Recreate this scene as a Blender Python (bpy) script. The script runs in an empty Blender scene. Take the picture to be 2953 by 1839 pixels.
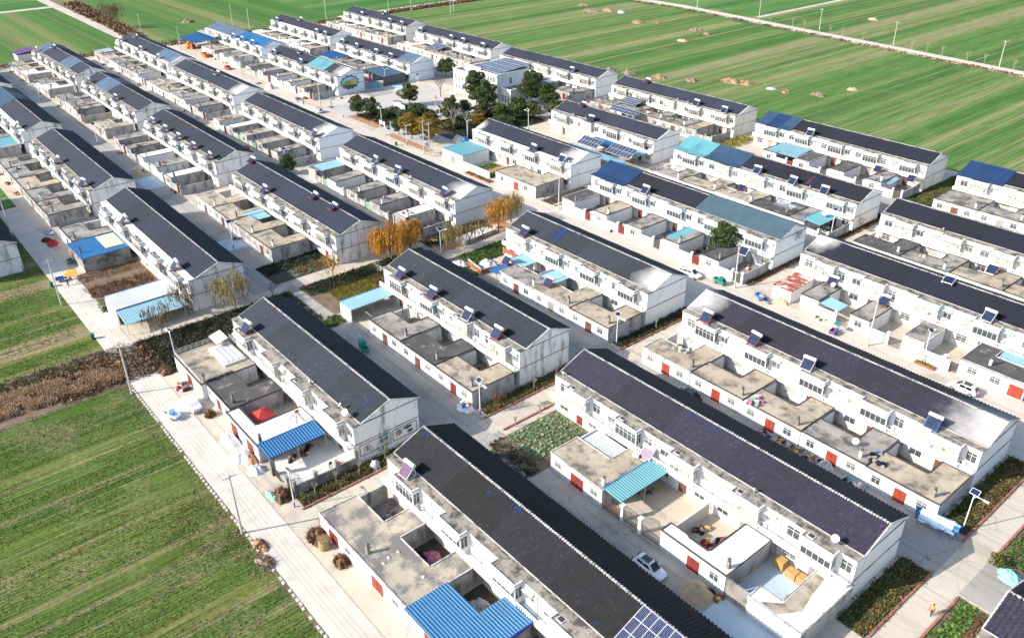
import bpy, math, random
import numpy as np
from mathutils import Matrix, Vector
rnd = random.Random(7)
nrs = np.random.RandomState(11)
R = math.radians
scene = bpy.context.scene
COL = scene.collection
# ------------------------------------------------------------------ camera
CY, CP, CR = R(140.57), R(29.625), R(-0.794)
f = Vector((math.cos(CY) * math.cos(CP), math.sin(CY) * math.cos(CP), -math.sin(CP)))
r = Vector((math.sin(CY), -math.cos(CY), 0))
u = r.cross(f)
rr = r * math.cos(CR) + u * math.sin(CR)
uu = -r * math.sin(CR) + u * math.cos(CR)
cam = bpy.data.cameras.new('camera')
cam.sensor_width = 36
cam.lens = 36 * 2400.8 / 2953
cam.clip_end = 6000
cam.clip_start = 1
co = bpy.data.objects.new('camera', cam)
co.matrix_world = Matrix(((rr.x, uu.x, -f.x, 0), (rr.y, uu.y, -f.y, 0), (rr.z, uu.z, -f.z, 78), (0, 0, 0, 1)))
COL.objects.link(co)
scene.camera = co
# ------------------------------------------------------------------ light
SH_AZ, SUN_EL = R(66), R(31)          # shadows fall towards SH_AZ
world = bpy.data.worlds.new('World')
scene.world = world
world.use_nodes = True
wn = world.node_tree.nodes
sky = wn.new('ShaderNodeTexSky')
sky.sky_type = 'NISHITA'
sky.sun_disc = False
sky.sun_elevation = SUN_EL
sdir = Vector((-math.cos(SH_AZ) * math.cos(SUN_EL), -math.sin(SH_AZ) * math.cos(SUN_EL), math.sin(SUN_EL)))
sky.sun_rotation = math.atan2(sdir.x, sdir.y)
sky.air_density = 1.0
sky.dust_density = 1.5
world.node_tree.links.new(sky.outputs[0], wn['Background'].inputs[0])
wn['Background'].inputs[1].default_value = 0.15
sun = bpy.data.lights.new('sun', 'SUN')
sun.energy = 3.9
sun.angle = R(0.5)
sun.color = (1.0, 0.94, 0.85)
so = bpy.data.objects.new('sun', sun)
so.rotation_euler = sdir.to_track_quat('Z', 'Y').to_euler()
COL.objects.link(so)
vs = scene.view_settings
vs.view_transform = 'Standard'
vs.look = 'None'
vs.gamma = 1
vs.use_curve_mapping = False
vs.exposure = 0.95

# ------------------------------------------------------------------ materials
MATS = {}


class NT:
    def __init__(s, name):
        m = bpy.data.materials.new(name)
        m.use_nodes = True
        s.m, s.t = m, m.node_tree
        s.b = s.t.nodes['Principled BSDF']
        s.pos = None

    def n(s, typ, **kw):
        x = s.t.nodes.new(typ)
        for k, v in kw.items():
            setattr(x, k, v)
        return x

    def l(s, a, b):
        s.t.links.new(a, b)

    def P(s, obj=False):
        if obj:
            return s.n('ShaderNodeTexCoord').outputs['Object']
        if s.pos is None:
            s.pos = s.n('ShaderNodeNewGeometry').outputs['Position']
        return s.pos

    def vec(s, sx, sy, sz, obj=False):
        m = s.n('ShaderNodeVectorMath', operation='MULTIPLY')
        s.l(s.P(obj), m.inputs[0])
        m.inputs[1].default_value = (sx, sy, sz)
        return m.outputs[0]

    def noise(s, sc, vec=None, det=4, rough=.6, dim=None):
        x = s.n('ShaderNodeTexNoise')
        x.inputs['Scale'].default_value = sc
        x.inputs['Detail'].default_value = det
        x.inputs['Roughness'].default_value = rough
        s.l(vec if vec is not None else s.P(), x.inputs['Vector'])
        return x.outputs['Fac']

    def ramp(s, fac, stops):
        x = s.n('ShaderNodeValToRGB')
        e = x.color_ramp.elements
        while len(e) < len(stops):
            e.new(.5)
        for i, (p, c) in enumerate(stops):
            e[i].position = p
            e[i].color = (*c, 1) if len(c) == 3 else c
        s.l(fac, x.inputs[0])
        return x.outputs['Color']

    def mix(s, fac, a, b, mode='MIX'):
        x = s.n('ShaderNodeMix', data_type='RGBA', blend_type=mode)
        for v, i in ((fac, 0), (a, 6), (b, 7)):
            if isinstance(v, (int, float)):
                x.inputs[i].default_value = v
            elif isinstance(v, tuple):
                x.inputs[i].default_value = (*v, 1)
            else:
                s.l(v, x.inputs[i])
        return x.outputs[2]

    def math(s, op, a, b=0.0):
        x = s.n('ShaderNodeMath', operation=op)
        for v, i in ((a, 0), (b, 1)):
            if isinstance(v, (int, float)):
                x.inputs[i].default_value = v
            else:
                s.l(v, x.inputs[i])
        return x.outputs[0]

    def bump(s, h, strength=.4, dist=.05):
        x = s.n('ShaderNodeBump')
        x.inputs['Strength'].default_value = strength
        x.inputs['Distance'].default_value = dist
        s.l(h, x.inputs['Height'])
        s.l(x.outputs[0], s.b.inputs['Normal'])

    def done(s, col, rough=.8, spec=.3, metal=0):
        if isinstance(col, tuple):
            s.b.inputs['Base Color'].default_value = (*col, 1)
        else:
            s.l(col, s.b.inputs['Base Color'])
        s.b.inputs['Roughness'].default_value = rough
        s.b.inputs['Specular IOR Level'].default_value = spec
        s.b.inputs['Metallic'].default_value = metal
        MATS[s.m.name] = s.m
        return s.m


def sc3(c, k):
    return tuple(min(1, x * k) for x in c)


def mat(name, c, rough=.7, var=.12, scale=.7, spec=.3, metal=0, grime=None, gscale=.35, gthr=(.55, .72), stretch=1, bump=0, island=0):
    """paint-like surface: broad tone variation, optional grime stains with their own shape"""
    t = NT(name)
    col = t.ramp(t.noise(scale, det=5), [(.3, sc3(c, 1 - var)), (.7, sc3(c, 1 + var))])
    if island:
        g = t.n('ShaderNodeNewGeometry').outputs['Random Per Island']
        col = t.mix(1.0, col, t.ramp(g, [(0, (1 - island,) * 3), (1, (1, 1, 1))]), 'MULTIPLY')
    if grime:
        n = t.noise(gscale, t.vec(1, 1, stretch), det=7, rough=.68)
        k = t.ramp(n, [(gthr[0], (0, 0, 0)), (gthr[1], (1, 1, 1))])
        col = t.mix(k, col, grime)
    if bump:
        t.bump(t.noise(9, det=3), bump, .03)
    return t.done(col, rough, spec, metal)


mat('white_wall', (.75, .74, .72), .8, .03, .5, grime=(.42, .40, .36), gscale=.9, gthr=(.56, .78), stretch=.16, bump=.15)
mat('stained_wall', (.70, .69, .67), .85, .06, .6, grime=(.22, .21, .19), gscale=.8, gthr=(.51, .68), stretch=.2, bump=.2)
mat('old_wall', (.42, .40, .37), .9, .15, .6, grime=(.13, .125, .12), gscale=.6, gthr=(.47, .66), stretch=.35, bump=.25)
mat('blue_wall', (.42, .49, .54), .85, .08, .5, grime=(.26, .26, .25), gscale=.6, gthr=(.5, .7), stretch=.5)
mat('conc_tan', (.38, .32, .235), .9, .22, .25, grime=(.13, .115, .10), gscale=.45, gthr=(.48, .64), bump=.25)
mat('conc_grey', (.29, .27, .24), .9, .22, .3, grime=(.085, .08, .075), gscale=.4, gthr=(.45, .62), bump=.25)
mat('conc_dark', (.075, .072, .07), .9, .3, .4, grime=(.24, .225, .20), gscale=.55, gthr=(.56, .68), bump=.3)
mat('conc_mix', (.42, .36, .27), .9, .15, .2, grime=(.17, .16, .15), gscale=.28, gthr=(.44, .56), bump=.3)
mat('conc_white', (.62, .595, .55), .85, .06, .3, grime=(.42, .40, .36), gscale=.35, gthr=(.60, .72), bump=.15)
mat('roof_strip', (.32, .285, .23), .9, .22, .3, grime=(.065, .06, .055), gscale=.6, gthr=(.44, .60), bump=.25)
mat('lip', (.055, .052, .05), .9, .3, .5)
mat('mortar', (.52, .50, .46), .9, .2, 1.2, grime=(.25, .24, .22), gscale=.8, gthr=(.5, .62))
mat('trim_white', (.72, .71, .68), .6, .03, .5)
mat('grille', (.70, .69, .66), .5, .05, .5)
mat('frame_dark', (.10, .09, .08), .5, .1, .5)
mat('glass', (.06, .07, .075), .08, .2, .4, spec=.6)
mat('curtain_glass', (.42, .41, .36), .15, .3, .9, spec=.6, grime=(.14, .14, .13), gscale=.9, gthr=(.50, .62))
mat('dirty_glass', (.20, .18, .145), .3, .4, 1.2, spec=.4, grime=(.07, .06, .05), gscale=1.0, gthr=(.45, .6))
mat('awning_blue', (.42, .66, .78), .5, .06, .6)
mat('awning_white', (.70, .74, .75), .5, .06, .6)
mat('awning_deep', (.07, .20, .42), .5, .1, .6)
mat('door_red', (0.230, 0.040, 0.030), .45, .15, 1.5, grime=(.25, .03, .02), gscale=1.5)
mat('door_orange', (0.330, 0.055, 0.030), .45, .12, 1.5)
mat('door_brown', (.16, .07, .045), .5, .2, 1.5)
mat('door_grey', (.30, .29, .26), .5, .2, 1.5, grime=(.12, .1, .09), gscale=2)
mat('door_green', (.36, .58, .42), .6, .1, 1)
mat('metal_blue', (0.036, 0.150, 0.290), .4, .1, .3, grime=(0.030, 0.110, 0.210), gscale=.6)
mat('metal_bright', (0.016, 0.115, 0.270), .45, .08, .3, grime=(0.020, 0.085, 0.190), gscale=.7)
mat('metal_teal', (0.105, 0.290, 0.325), .45, .08, .3, grime=(0.090, 0.220, 0.240), gscale=.7)
mat('metal_sky', (0.220, 0.390, 0.450), .45, .08, .3, grime=(0.180, 0.290, 0.320), gscale=.7)
mat('metal_slate', (0.033, 0.066, 0.115), .4, .12, .3, grime=(0.030, 0.050, 0.080), gscale=.4)
mat('metal_navy', (0.015, 0.040, 0.105), .4, .12, .3)
mat('metal_green', (0.058, 0.098, 0.120), .38, .12, .3)
mat('metal_bluegrey', (.085, .13, .185), .4, .1, .3, grime=(.07, .10, .13), gscale=.4)
mat('metal_white', (.48, .49, .50), .4, .05, .4, grime=(.5, .49, .46), gscale=.5)
mat('metal_grey', (.42, .44, .45), .45, .12, .4, grime=(.22, .21, .2), gscale=.6)
mat('metal_yellow', (.66, .62, .38), .5, .08, .3)
mat('metal_rust', (.30, .075, .04), .8, .3, .7, grime=(.6, .56, .52), gscale=.8, gthr=(.5, .6))
mat('steel', (.45, .46, .47), .35, .1, 1, metal=.6)
mat('pole_conc', (.50, .48, .44), .85, .1, 1)
mat('lamp_white', (.78, .79, .80), .35, .04, 1)
mat('lamp_blue', (.04, .06, .28), .4, .1, 1)
mat('tank_white', (.80, .78, .74), .35, .05, 1)
mat('red_paint', (0.340, 0.040, 0.035), .45, .15, 1)
mat('pv_cell', (.012, .022, .07), .12, .3, 1.3, spec=.6)
mat('collector', (0.030, 0.055, 0.130), .18, .4, 2.5, spec=.6)
mat('collector_purple', (.20, .10, .22), .2, .3, 2.5, spec=.6)
mat('brick_red', (.32, .105, .06), .9, .25, 1.5, bump=.4)
mat('kerb_brick', (.30, .13, .09), .9, .3, 1.2, grime=(.4, .35, .3), gscale=1.5)
mat('kerb_stone', (.55, .51, .45), .9, .2, .9, island=.3)
mat('bark', (.10, .075, .055), .95, .3, 2, bump=.5)
mat('bark_pale', (.30, .27, .22), .95, .25, 2, bump=.4)
mat('soil', (.16, .115, .075), .95, .3, .6, grime=(.09, .065, .045), gscale=1.1, bump=.6)
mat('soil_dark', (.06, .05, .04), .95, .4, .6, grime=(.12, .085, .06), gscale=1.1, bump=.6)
mat('soil_red', (.36, .20, .11), .95, .2, .5, grime=(.2, .13, .08), gscale=.8, bump=.5)
mat('soil_pale', (.46, .35, .24), .95, .2, .4, grime=(.30, .24, .16), gscale=.5, bump=.4)
mat('sand', (.42, .32, .20), .95, .15, 1, bump=.4)
mat('tyre', (.02, .02, .02), .8, .2, 2)
mat('car_white', (.78, .79, .80), .22, .02, 1, spec=.5)
mat('car_black', (.012, .012, .014), .15, .1, 1, spec=.5)
mat('car_red', (.45, .02, .02), .25, .1, 1, spec=.5)
mat('light_red', (.4, .01, .01), .3, .1, 1)
mat('light_clear', (.7, .72, .75), .15, .1, 1)
mat('bin_green', (.02, .16, .08), .5, .1, 1)
mat('trike_green', (.02, .24, .19), .45, .15, 1)
mat('trike_blue', (.04, .14, .42), .45, .15, 1)
mat('box_brown', (.46, .27, .10), .8, .1, 2)
mat('black_cloth', (.015, .015, .017), .9, .3, 2)
mat('skin', (.45, .26, .17), .6, .05, 1)
for nm, c in dict(cloth_red=(.42, .04, .04), cloth_white=(.72, .72, .74), cloth_blue=(.05, .12, .34), cloth_pink=(.45, .16, .25),
                  cloth_purple=(.17, .08, .24), cloth_yellow=(.6, .36, .06), cloth_teal=(.06, .38, .46), cloth_grey=(.33, .33, .33),
                  cloth_orange=(.5, .15, .04), tarp_sky=(.55, .74, .86), tarp_green=(.22, .50, .38), tarp_grey=(.42, .42, .42),
                  cloth_brown=(.16, .08, .05)).items():
    mat(nm, c, .75, .15, 1.2, bump=.2)
mat('paving_blue', (.40, .50, .57), .85, .08, .3, grime=(.33, .36, .37), gscale=.5)
mat('plaza_pave', (.42, .40, .365), .85, .06, .3, grime=(.42, .4, .37), gscale=.3)
mat('straw', (.40, .28, .15), .95, .2, 1, island=.5)
mat('straw_grey', (.32, .25, .18), .95, .2, 1, island=.5)
mat('twig_red', (.19, .085, .045), .95, .3, 1, island=.6)
mat('reed', (.58, .40, .25), .95, .2, .6, island=.5)
mat('reed_dark', (.15, .10, .07), .95, .3, .5, island=.6)
mat('water', (.05, .06, .065), .06, .2, .5, spec=.6)


def leafmat(name, a, b, tr=.0):
    t = NT(name)
    g = t.n('ShaderNodeNewGeometry').outputs['Random Per Island']
    col = t.ramp(g, [(0, a), (.6, tuple((x + y) / 2 for x, y in zip(a, b))), (1, b)])
    col = t.mix(t.ramp(t.noise(.5, det=2), [(.35, (0, 0, 0)), (.65, (.6, .6, .6))]), col, sc3(a, .75))
    return t.done(col, .6, .25)


leafmat('leaf_ever', (.030, .056, .016), (.13, .165, .045))
leafmat('leaf_gold', (.14, .11, .014), (.45, .28, .03))
leafmat('leaf_olive', (.05, .065, .016), (.18, .17, .05))
leafmat('leaf_willow', (.36, .17, .025), (.70, .36, .05))
leafmat('leaf_willow_pale', (.24, .18, .07), (.42, .33, .12))
leafmat('leaf_cabbage', (.08, .14, .06), (.28, .36, .20))
leafmat('leaf_veg', (.035, .085, .015), (.12, .22, .03))
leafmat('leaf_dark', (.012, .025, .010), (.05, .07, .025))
leafmat('leaf_dry', (.10, .055, .03), (.28, .17, .08))
leafmat('leaf_yellow', (.16, .15, .02), (.36, .30, .05))
leafmat('wheat', (.055, .11, .018), (.13, .20, .036))


def ground_mat(name, c1, c2, stain, sscale=.12, joint=None):
    t = NT(name)
    col = t.ramp(t.noise(.08, det=6), [(.3, c1), (.7, c2)])
    col = t.mix(t.ramp(t.noise(sscale, det=8, rough=.7), [(.54, (0, 0, 0)), (.74, (1, 1, 1))]), col, stain)
    col = t.mix(t.ramp(t.noise(2.2, det=4), [(.45, (0, 0, 0)), (.75, (.35, .35, .35))]), col, sc3(c1, .75))
    tr = t.noise(1.0, t.vec(.035, 1.1, 0), det=4, rough=.6)
    col = t.mix(t.ramp(tr, [(.52, (0, 0, 0)), (.68, (.45, .45, .45))]), col, sc3(stain, .9))
    v = t.n('ShaderNodeTexVoronoi', feature='DISTANCE_TO_EDGE')
    v.inputs['Scale'].default_value = .16
    wv = t.n('ShaderNodeVectorMath', operation='ADD')
    nn = t.n('ShaderNodeTexNoise')
    nn.inputs['Scale'].default_value = .7
    t.l(t.P(), nn.inputs['Vector'])
    t.l(t.P(), wv.inputs[0])
    t.l(nn.outputs['Color'], wv.inputs[1])
    t.l(wv.outputs[0], v.inputs['Vector'])
    col = t.mix(t.ramp(v.outputs['Distance'], [(0, (.6, .6, .6)), (.006, (0, 0, 0))]), col, sc3(stain, .5))
    t.bump(t.noise(6, det=4), .25, .03)
    return t.done(col, .9, .2)


ground_mat('village_dirt', (.47, .405, .32), (.55, .485, .395), (.29, .25, .205))
ground_mat('lane_conc', (.30, .285, .255), (.39, .37, .335), (.17, .16, .15))
mat('yard_floor', (.20, .185, .165), .9, .25, .4, grime=(.09, .085, .08), gscale=.5, gthr=(.5, .62), bump=.25)
ground_mat('main_conc', (.50, .445, .37), (.57, .515, .44), (.34, .30, .25))
ground_mat('path_conc', (.46, .405, .325), (.53, .475, .395), (.28, .25, .21))
mat('road_slab', (.52, .48, .42), .9, .1, .35, grime=(.38, .345, .29), gscale=.22, gthr=(.5, .75), bump=.15)


def field_mat(name, ax, stops, wide=.13, rows=1.0, patch=(.16, .12, .06), pamt=.4, seed=0.0, fine=.55, speck=.3):
    """crop strips of uneven width with drill rows; ax=0: strips run along y, ax=1: along x"""
    t = NT(name)
    sx, sy = (1, .006) if ax == 0 else (.006, 1)
    off = t.n('ShaderNodeVectorMath', operation='ADD')
    t.l(t.vec(sx, sy, 0), off.inputs[0])
    off.inputs[1].default_value = (seed * 31, seed * 17, 0)
    v = off.outputs[0]
    n1 = t.noise(wide, v, det=2, rough=.6)
    col = t.ramp(n1, stops)
    n2 = t.noise(wide * 4.5, v, det=2, rough=.6)          # narrow strips
    col = t.mix(t.ramp(n2, [(.53, (0, 0, 0)), (.66, (.75, .75, .75))]), col, patch)
    n5 = t.noise(2.1, t.vec(sx, sy * 4, 0), det=3, rough=.7)   # drill rows and tracks
    col = t.mix(1.0, col, t.ramp(n5, [(.36, (1 - fine,) * 3), (.5, (1, 1, 1)), (.66, (1 + fine * .7,) * 3)]), 'MULTIPLY')
    n3 = t.noise(.05, None, det=7, rough=.72)
    col = t.mix(t.ramp(n3, [(.52, (0, 0, 0)), (.7, (pamt,) * 3)]), col, sc3(patch, 1.1))
    n4 = t.noise(1.6, None, det=7, rough=.82)
    col = t.mix(1.0, col, t.ramp(n4, [(.32, (1 - speck,) * 3), (.5, (1, 1, 1)), (.68, (1 + speck * .8,) * 3)]), 'MULTIPLY')
    w = t.n('ShaderNodeTexWave', wave_type='BANDS', bands_direction='X' if ax == 0 else 'Y')
    w.inputs['Scale'].default_value = rows
    w.inputs['Distortion'].default_value = 1.2
    w.inputs['Detail Scale'].default_value = .15
    t.l(t.P(), w.inputs['Vector'])
    col = t.mix(t.math('MULTIPLY', w.outputs['Fac'], .5), col, t.mix(.55, col, sc3(patch, .45)))
    t.bump(t.math('ADD', w.outputs['Fac'], n5), .5, .12)
    return t.done(col, .95, .05)


GREENS = [(.38, (.046, .135, .028)), (.47, (.075, .170, .038)), (.54, (.120, .200, .055)), (.62, (.23, .23, .11))]
field_mat('field_right', 0, GREENS, .075, .22, (.23, .215, .11), .3, 3.1, .38)
field_mat('field_far', 0, [(.4, (.042, .145, .036)), (.5, (.068, .18, .045)), (.6, (.125, .215, .065))], .06, .2, (.15, .19, .075), .2, 9.4, .35)
field_mat('field_left', 1, [(.38, (.046, .145, .032)), (.5, (.080, .18, .044)), (.56, (.12, .20, .058)), (.64, (.22, .22, .10))], .05, .2, (.17, .16, .075), .3, 5.7, .4)
field_mat('field_front', 0, [(.40, (.052, .108, .018)), (.48, (.082, .136, .024)), (.54, (.120, .150, .036)), (.60, (.25, .21, .115))], .12, .55, (.24, .195, .11), .7, 1.3, .45, .55)


def roof_mat(name, c, blotches=(), rough=.55):
    """dark glazed clay tiles; tone changes tile by tile; whitish glare painted in where given (x, y, radius) in house space"""
    t = NT(name)
    o = t.P(True)
    sn = t.n('ShaderNodeVectorMath', operation='SNAP')
    t.l(o, sn.inputs[0])
    sn.inputs[1].default_value = (.34, .34, 10)
    wn_ = t.n('ShaderNodeTexWhiteNoise', noise_dimensions='3D')
    t.l(sn.outputs[0], wn_.inputs['Vector'])
    col = t.ramp(wn_.outputs['Value'], [(0, sc3(c, .8)), (.7, c), (.97, sc3(c, 1.15)), (1, sc3(c, 1.7))])
    un = t.n('ShaderNodeVectorMath', operation='SNAP')
    t.l(o, un.inputs[0])
    un.inputs[1].default_value = (10.25, 40, 40)
    w2 = t.n('ShaderNodeTexWhiteNoise', noise_dimensions='3D')
    t.l(un.outputs[0], w2.inputs['Vector'])
    col = t.mix(1.0, col, t.ramp(w2.outputs['Value'], [(0, (.82, .86, .82)), (1, (1.12, 1.1, 1.15))]), 'MULTIPLY')
    n = t.noise(.22, det=6, rough=.7)
    col = t.mix(t.ramp(n, [(.4, (0, 0, 0)), (.75, (.4, .4, .4))]), col, sc3((c[0] * 1.1, c[1], c[2] * .8), .75))
    n = t.noise(.9, t.vec(1, .4, .4), det=5, rough=.7)
    col = t.mix(t.ramp(n, [(.66, (0, 0, 0)), (.85, (.3, .3, .3))]), col, (.09, .092, .10))
    for (sx, sy, rad) in blotches:
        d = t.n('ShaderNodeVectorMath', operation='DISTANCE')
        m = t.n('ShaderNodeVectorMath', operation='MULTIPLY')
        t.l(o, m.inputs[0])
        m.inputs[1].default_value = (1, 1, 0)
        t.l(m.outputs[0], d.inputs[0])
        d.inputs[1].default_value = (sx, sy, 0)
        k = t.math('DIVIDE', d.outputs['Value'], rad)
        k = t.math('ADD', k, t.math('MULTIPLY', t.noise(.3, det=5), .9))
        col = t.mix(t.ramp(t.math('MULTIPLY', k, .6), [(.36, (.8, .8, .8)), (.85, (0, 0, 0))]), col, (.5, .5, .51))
    return t.done(col, .55, .10)


# ------------------------------------------------------------------ builders
class MB:
    def __init__(s):
        s.v, s.f, s.m = [], [], []

    def add(s, vs_, fs, m=0):
        n = len(s.v)
        s.v += [tuple(p) for p in vs_]
        s.f += [tuple(i + n for i in q) for q in fs]
        s.m += [m] * len(fs)
        return s

    def box(s, x0, y0, z0, x1, y1, z1, m=0):
        return s.add([(x0, y0, z0), (x1, y0, z0), (x1, y1, z0), (x0, y1, z0), (x0, y0, z1), (x1, y0, z1), (x1, y1, z1), (x0, y1, z1)],
                     [(3, 2, 1, 0), (4, 5, 6, 7), (0, 1, 5, 4), (1, 2, 6, 5), (2, 3, 7, 6), (3, 0, 4, 7)], m)

    def bar(s, p, q, a, b=None, m=0):
        """square bar between two points"""
        p, q = Vector(p), Vector(q)
        b = a if b is None else b
        d = (q - p).normalized()
        up = Vector((0, 0, 1)) if abs(d.z) < .95 else Vector((1, 0, 0))
        e = d.cross(up).normalized()
        g = e.cross(d)
        vv = []
        for c in (p, q):
            vv += [c + e * i * a / 2 + g * j * b / 2 for i, j in ((-1, -1), (1, -1), (1, 1), (-1, 1))]
        return s.add(vv, [(3, 2, 1, 0), (4, 5, 6, 7), (0, 1, 5, 4), (1, 2, 6, 5), (2, 3, 7, 6), (3, 0, 4, 7)], m)

    def prism(s, poly, z0, z1, m=0, caps=True):
        n = len(poly)
        vv = [(x, y, z0) for x, y in poly] + [(x, y, z1) for x, y in poly]
        fs = [(i, (i + 1) % n, n + (i + 1) % n, n + i) for i in range(n)]
        if caps:
            fs += [tuple(range(n - 1, -1, -1)), tuple(range(n, 2 * n))]
        return s.add(vv, fs, m)

    def cyl(s, p, q, r0, r1=None, n=8, m=0, caps=True):
        p, q = Vector(p), Vector(q)
        r1 = r0 if r1 is None else r1
        d = (q - p).normalized()
        up = Vector((0, 0, 1)) if abs(d.z) < .95 else Vector((1, 0, 0))
        e = d.cross(up).normalized()
        g = e.cross(d)
        vv = []
        for c, rad in ((p, r0), (q, r1)):
            vv += [c + e * math.cos(k * math.tau / n) * rad + g * math.sin(k * math.tau / n) * rad for k in range(n)]
        fs = [(k, n + k, n + (k + 1) % n, (k + 1) % n) for k in range(n)]
        if caps:
            fs += [tuple(range(n)), tuple(range(2 * n - 1, n - 1, -1))]
        return s.add(vv, fs, m)

    def panel(s, p0, p1, z0, z1, ops=(), depth=.14, m=0):
        """wall face from p0 to p1 (outside on its right) with recessed openings (s0,s1,za,zb)"""
        d = Vector((p1[0] - p0[0], p1[1] - p0[1]))
        Ln = d.length
        d.normalize()
        nx, ny = -d.y, d.x           # inward
        xs = sorted({0, Ln, *[o[0] for o in ops], *[o[1] for o in ops]})
        zs = sorted({z0, z1, *[o[2] for o in ops], *[o[3] for o in ops]})

        def pt(a, z, k=0):
            return (p0[0] + d.x * a + nx * k, p0[1] + d.y * a + ny * k, z)
        for a, b in zip(xs, xs[1:]):
            run = None
            for c, e in list(zip(zs, zs[1:])) + [(None, None)]:
                solid = c is not None and not any(o[0] < (a + b) / 2 < o[1] and o[2] < (c + e) / 2 < o[3] for o in ops)
                if solid:
                    run = (run[0], e) if run else (c, e)
                elif run:
                    s.add([pt(a, run[0]), pt(b, run[0]), pt(b, run[1]), pt(a, run[1])], [(0, 1, 2, 3)], m)
                    run = None
        for a, b, c, e in ops:
            k = depth
            s.add([pt(a, c), pt(b, c), pt(b, e), pt(a, e), pt(a, c, k), pt(b, c, k), pt(b, e, k), pt(a, e, k)],
                  [(0, 4, 5, 1), (1, 5, 6, 2), (2, 6, 7, 3), (3, 7, 4, 0)], m)
        return s

    def sheet(s, o, w, l, n, amp=.05, th=.05, m=0):
        """corrugated sheet: o corner, w across the ribs, l along them"""
        o, w, l = Vector(o), Vector(w), Vector(l)
        nz = w.cross(l).normalized()
        if nz.z < 0:
            nz = -nz
        pr = [(0, 0), (.35, 0), (.5, 1), (.85, 1)]
        pts = [((i + a) / n, h) for i in range(n) for a, h in pr] + [(1, 0)]
        vv = []
        for end in (0, 1):
            vv += [o + w * a + l * end + nz * amp * h for a, h in pts]
        k = len(pts)
        fs = [(i, i + 1, k + i + 1, k + i) for i in range(k - 1)]
        vv += [o - nz * th, o + w - nz * th, o + w + l - nz * th, o + l - nz * th]
        b = 2 * k
        fs += [(b + 3, b + 2, b + 1, b), (b, b + 1, k - 1, 0), (b + 1, b + 2, 2 * k - 1, k - 1), (b + 2, b + 3, k, 2 * k - 1), (b + 3, b, 0, k)]
        return s.add(vv, fs, m)

    def mesh(s, name, *mats, smooth=False):
        me = bpy.data.meshes.new(name)
        me.from_pydata(s.v, [], s.f)
        for k in mats:
            me.materials.append(MATS[k])
        if len(mats) > 1:
            me.polygons.foreach_set('material_index', s.m)
        if smooth:
            me.polygons.foreach_set('use_smooth', [True] * len(s.f))
        me.update()
        return me


def npmesh(name, V, F, matname, smooth=False):
    """V (n,3), F (m,k) numpy"""
    me = bpy.data.meshes.new(name)
    k = F.shape[1]
    me.vertices.add(len(V))
    me.vertices.foreach_set('co', V.astype(np.float32).ravel())
    me.loops.add(F.size)
    me.loops.foreach_set('vertex_index', F.astype(np.int32).ravel())
    me.polygons.add(len(F))
    me.polygons.foreach_set('loop_start', np.arange(0, F.size, k, dtype=np.int32))
    me.polygons.foreach_set('loop_total', np.full(len(F), k, np.int32))
    if smooth:
        me.polygons.foreach_set('use_smooth', np.ones(len(F), bool))
    me.materials.append(MATS[matname])
    me.update(calc_edges=True)
    return me


def qmesh(name, Q, matname):
    Q = np.asarray(Q)
    n = len(Q)
    return npmesh(name, Q.reshape(-1, 3), np.arange(n * 4).reshape(n, 4), matname)


def ob(name, me, parent=None, loc=(0, 0, 0), rz=0, kind=None, rot=None):
    o = bpy.data.objects.new(name, me)
    COL.objects.link(o)
    o.location = loc
    if rot is not None:
        o.rotation_euler = rot
    elif rz:
        o.rotation_euler = (0, 0, rz)
    if parent is not None:
        o.parent = parent
    if kind:
        o['kind'] = kind
    return o


LABELS = {}


def tag(o, label, cat, group=None):
    o['label'] = label
    o['category'] = cat
    if group:
        o['group'] = group
    LABELS.setdefault(label, []).append(o.name)
    return o


def thing(name, label, cat, loc=(0, 0, 0), rz=0, group=None):
    return tag(ob(name, None, None, loc, rz), label, cat, group)


def copy_tree(o, parent=None):
    c = o.copy()
    COL.objects.link(c)
    c.parent = parent
    for ch in list(o.children):
        copy_tree(ch, c)
    return c


def struct(name, me, label=None, loc=(0, 0, 0), parent=None):
    o = ob(name, me, parent, loc)
    if parent is None:
        o['kind'] = 'structure'
        if label:
            o['label'] = label
    return o


def rect_struct(name, x0, y0, x1, y1, z, m, label=None):
    b = MB().add([(x0, y0, z), (x1, y0, z), (x1, y1, z), (x0, y1, z)], [(0, 1, 2, 3)])
    return struct(name, b.mesh(name, m), label)


def poly_struct(name, poly, z, m, label=None):
    b = MB().add([(x, y, z) for x, y in poly], [tuple(range(len(poly)))])
    return struct(name, b.mesh(name, m), label)


CACHE = {}


def cached(key, fn):
    if key not in CACHE:
        CACHE[key] = fn()
    return CACHE[key]


# ------------------------------------------------------------------ leaves and scatter
def leaf_quads(P, size, flat=.0, jitter=.4):
    """random small quads at points P (n,3)"""
    n = len(P)
    a = nrs.normal(size=(n, 3))
    a[:, 2] *= (1 - flat)
    a /= np.linalg.norm(a, axis=1)[:, None] + 1e-9
    b = nrs.normal(size=(n, 3))
    b[:, 2] *= (1 - flat)
    b -= a * (a * b).sum(1)[:, None]
    b /= np.linalg.norm(b, axis=1)[:, None] + 1e-9
    s_ = size * (1 + jitter * nrs.uniform(-1, 1, n))[:, None]
    a, b = a * s_ * .5, b * s_ * .33
    return np.stack([P - a, P + b, P + a, P - b], axis=1)


def blade_quads(P, h, w, lean=.35):
    n = len(P)
    th = nrs.uniform(0, math.tau, n)
    e = np.stack([np.cos(th), np.sin(th), np.zeros(n)], 1) * (w * nrs.uniform(.6, 1.3, n))[:, None] * .5
    hh = h * nrs.uniform(.5, 1.25, n)
    t = np.stack([nrs.normal(0, lean, n) * hh, nrs.normal(0, lean, n) * hh, hh], 1)
    return np.stack([P - e, P + e, P + t + e * .25, P + t - e * .25], axis=1)


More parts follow.
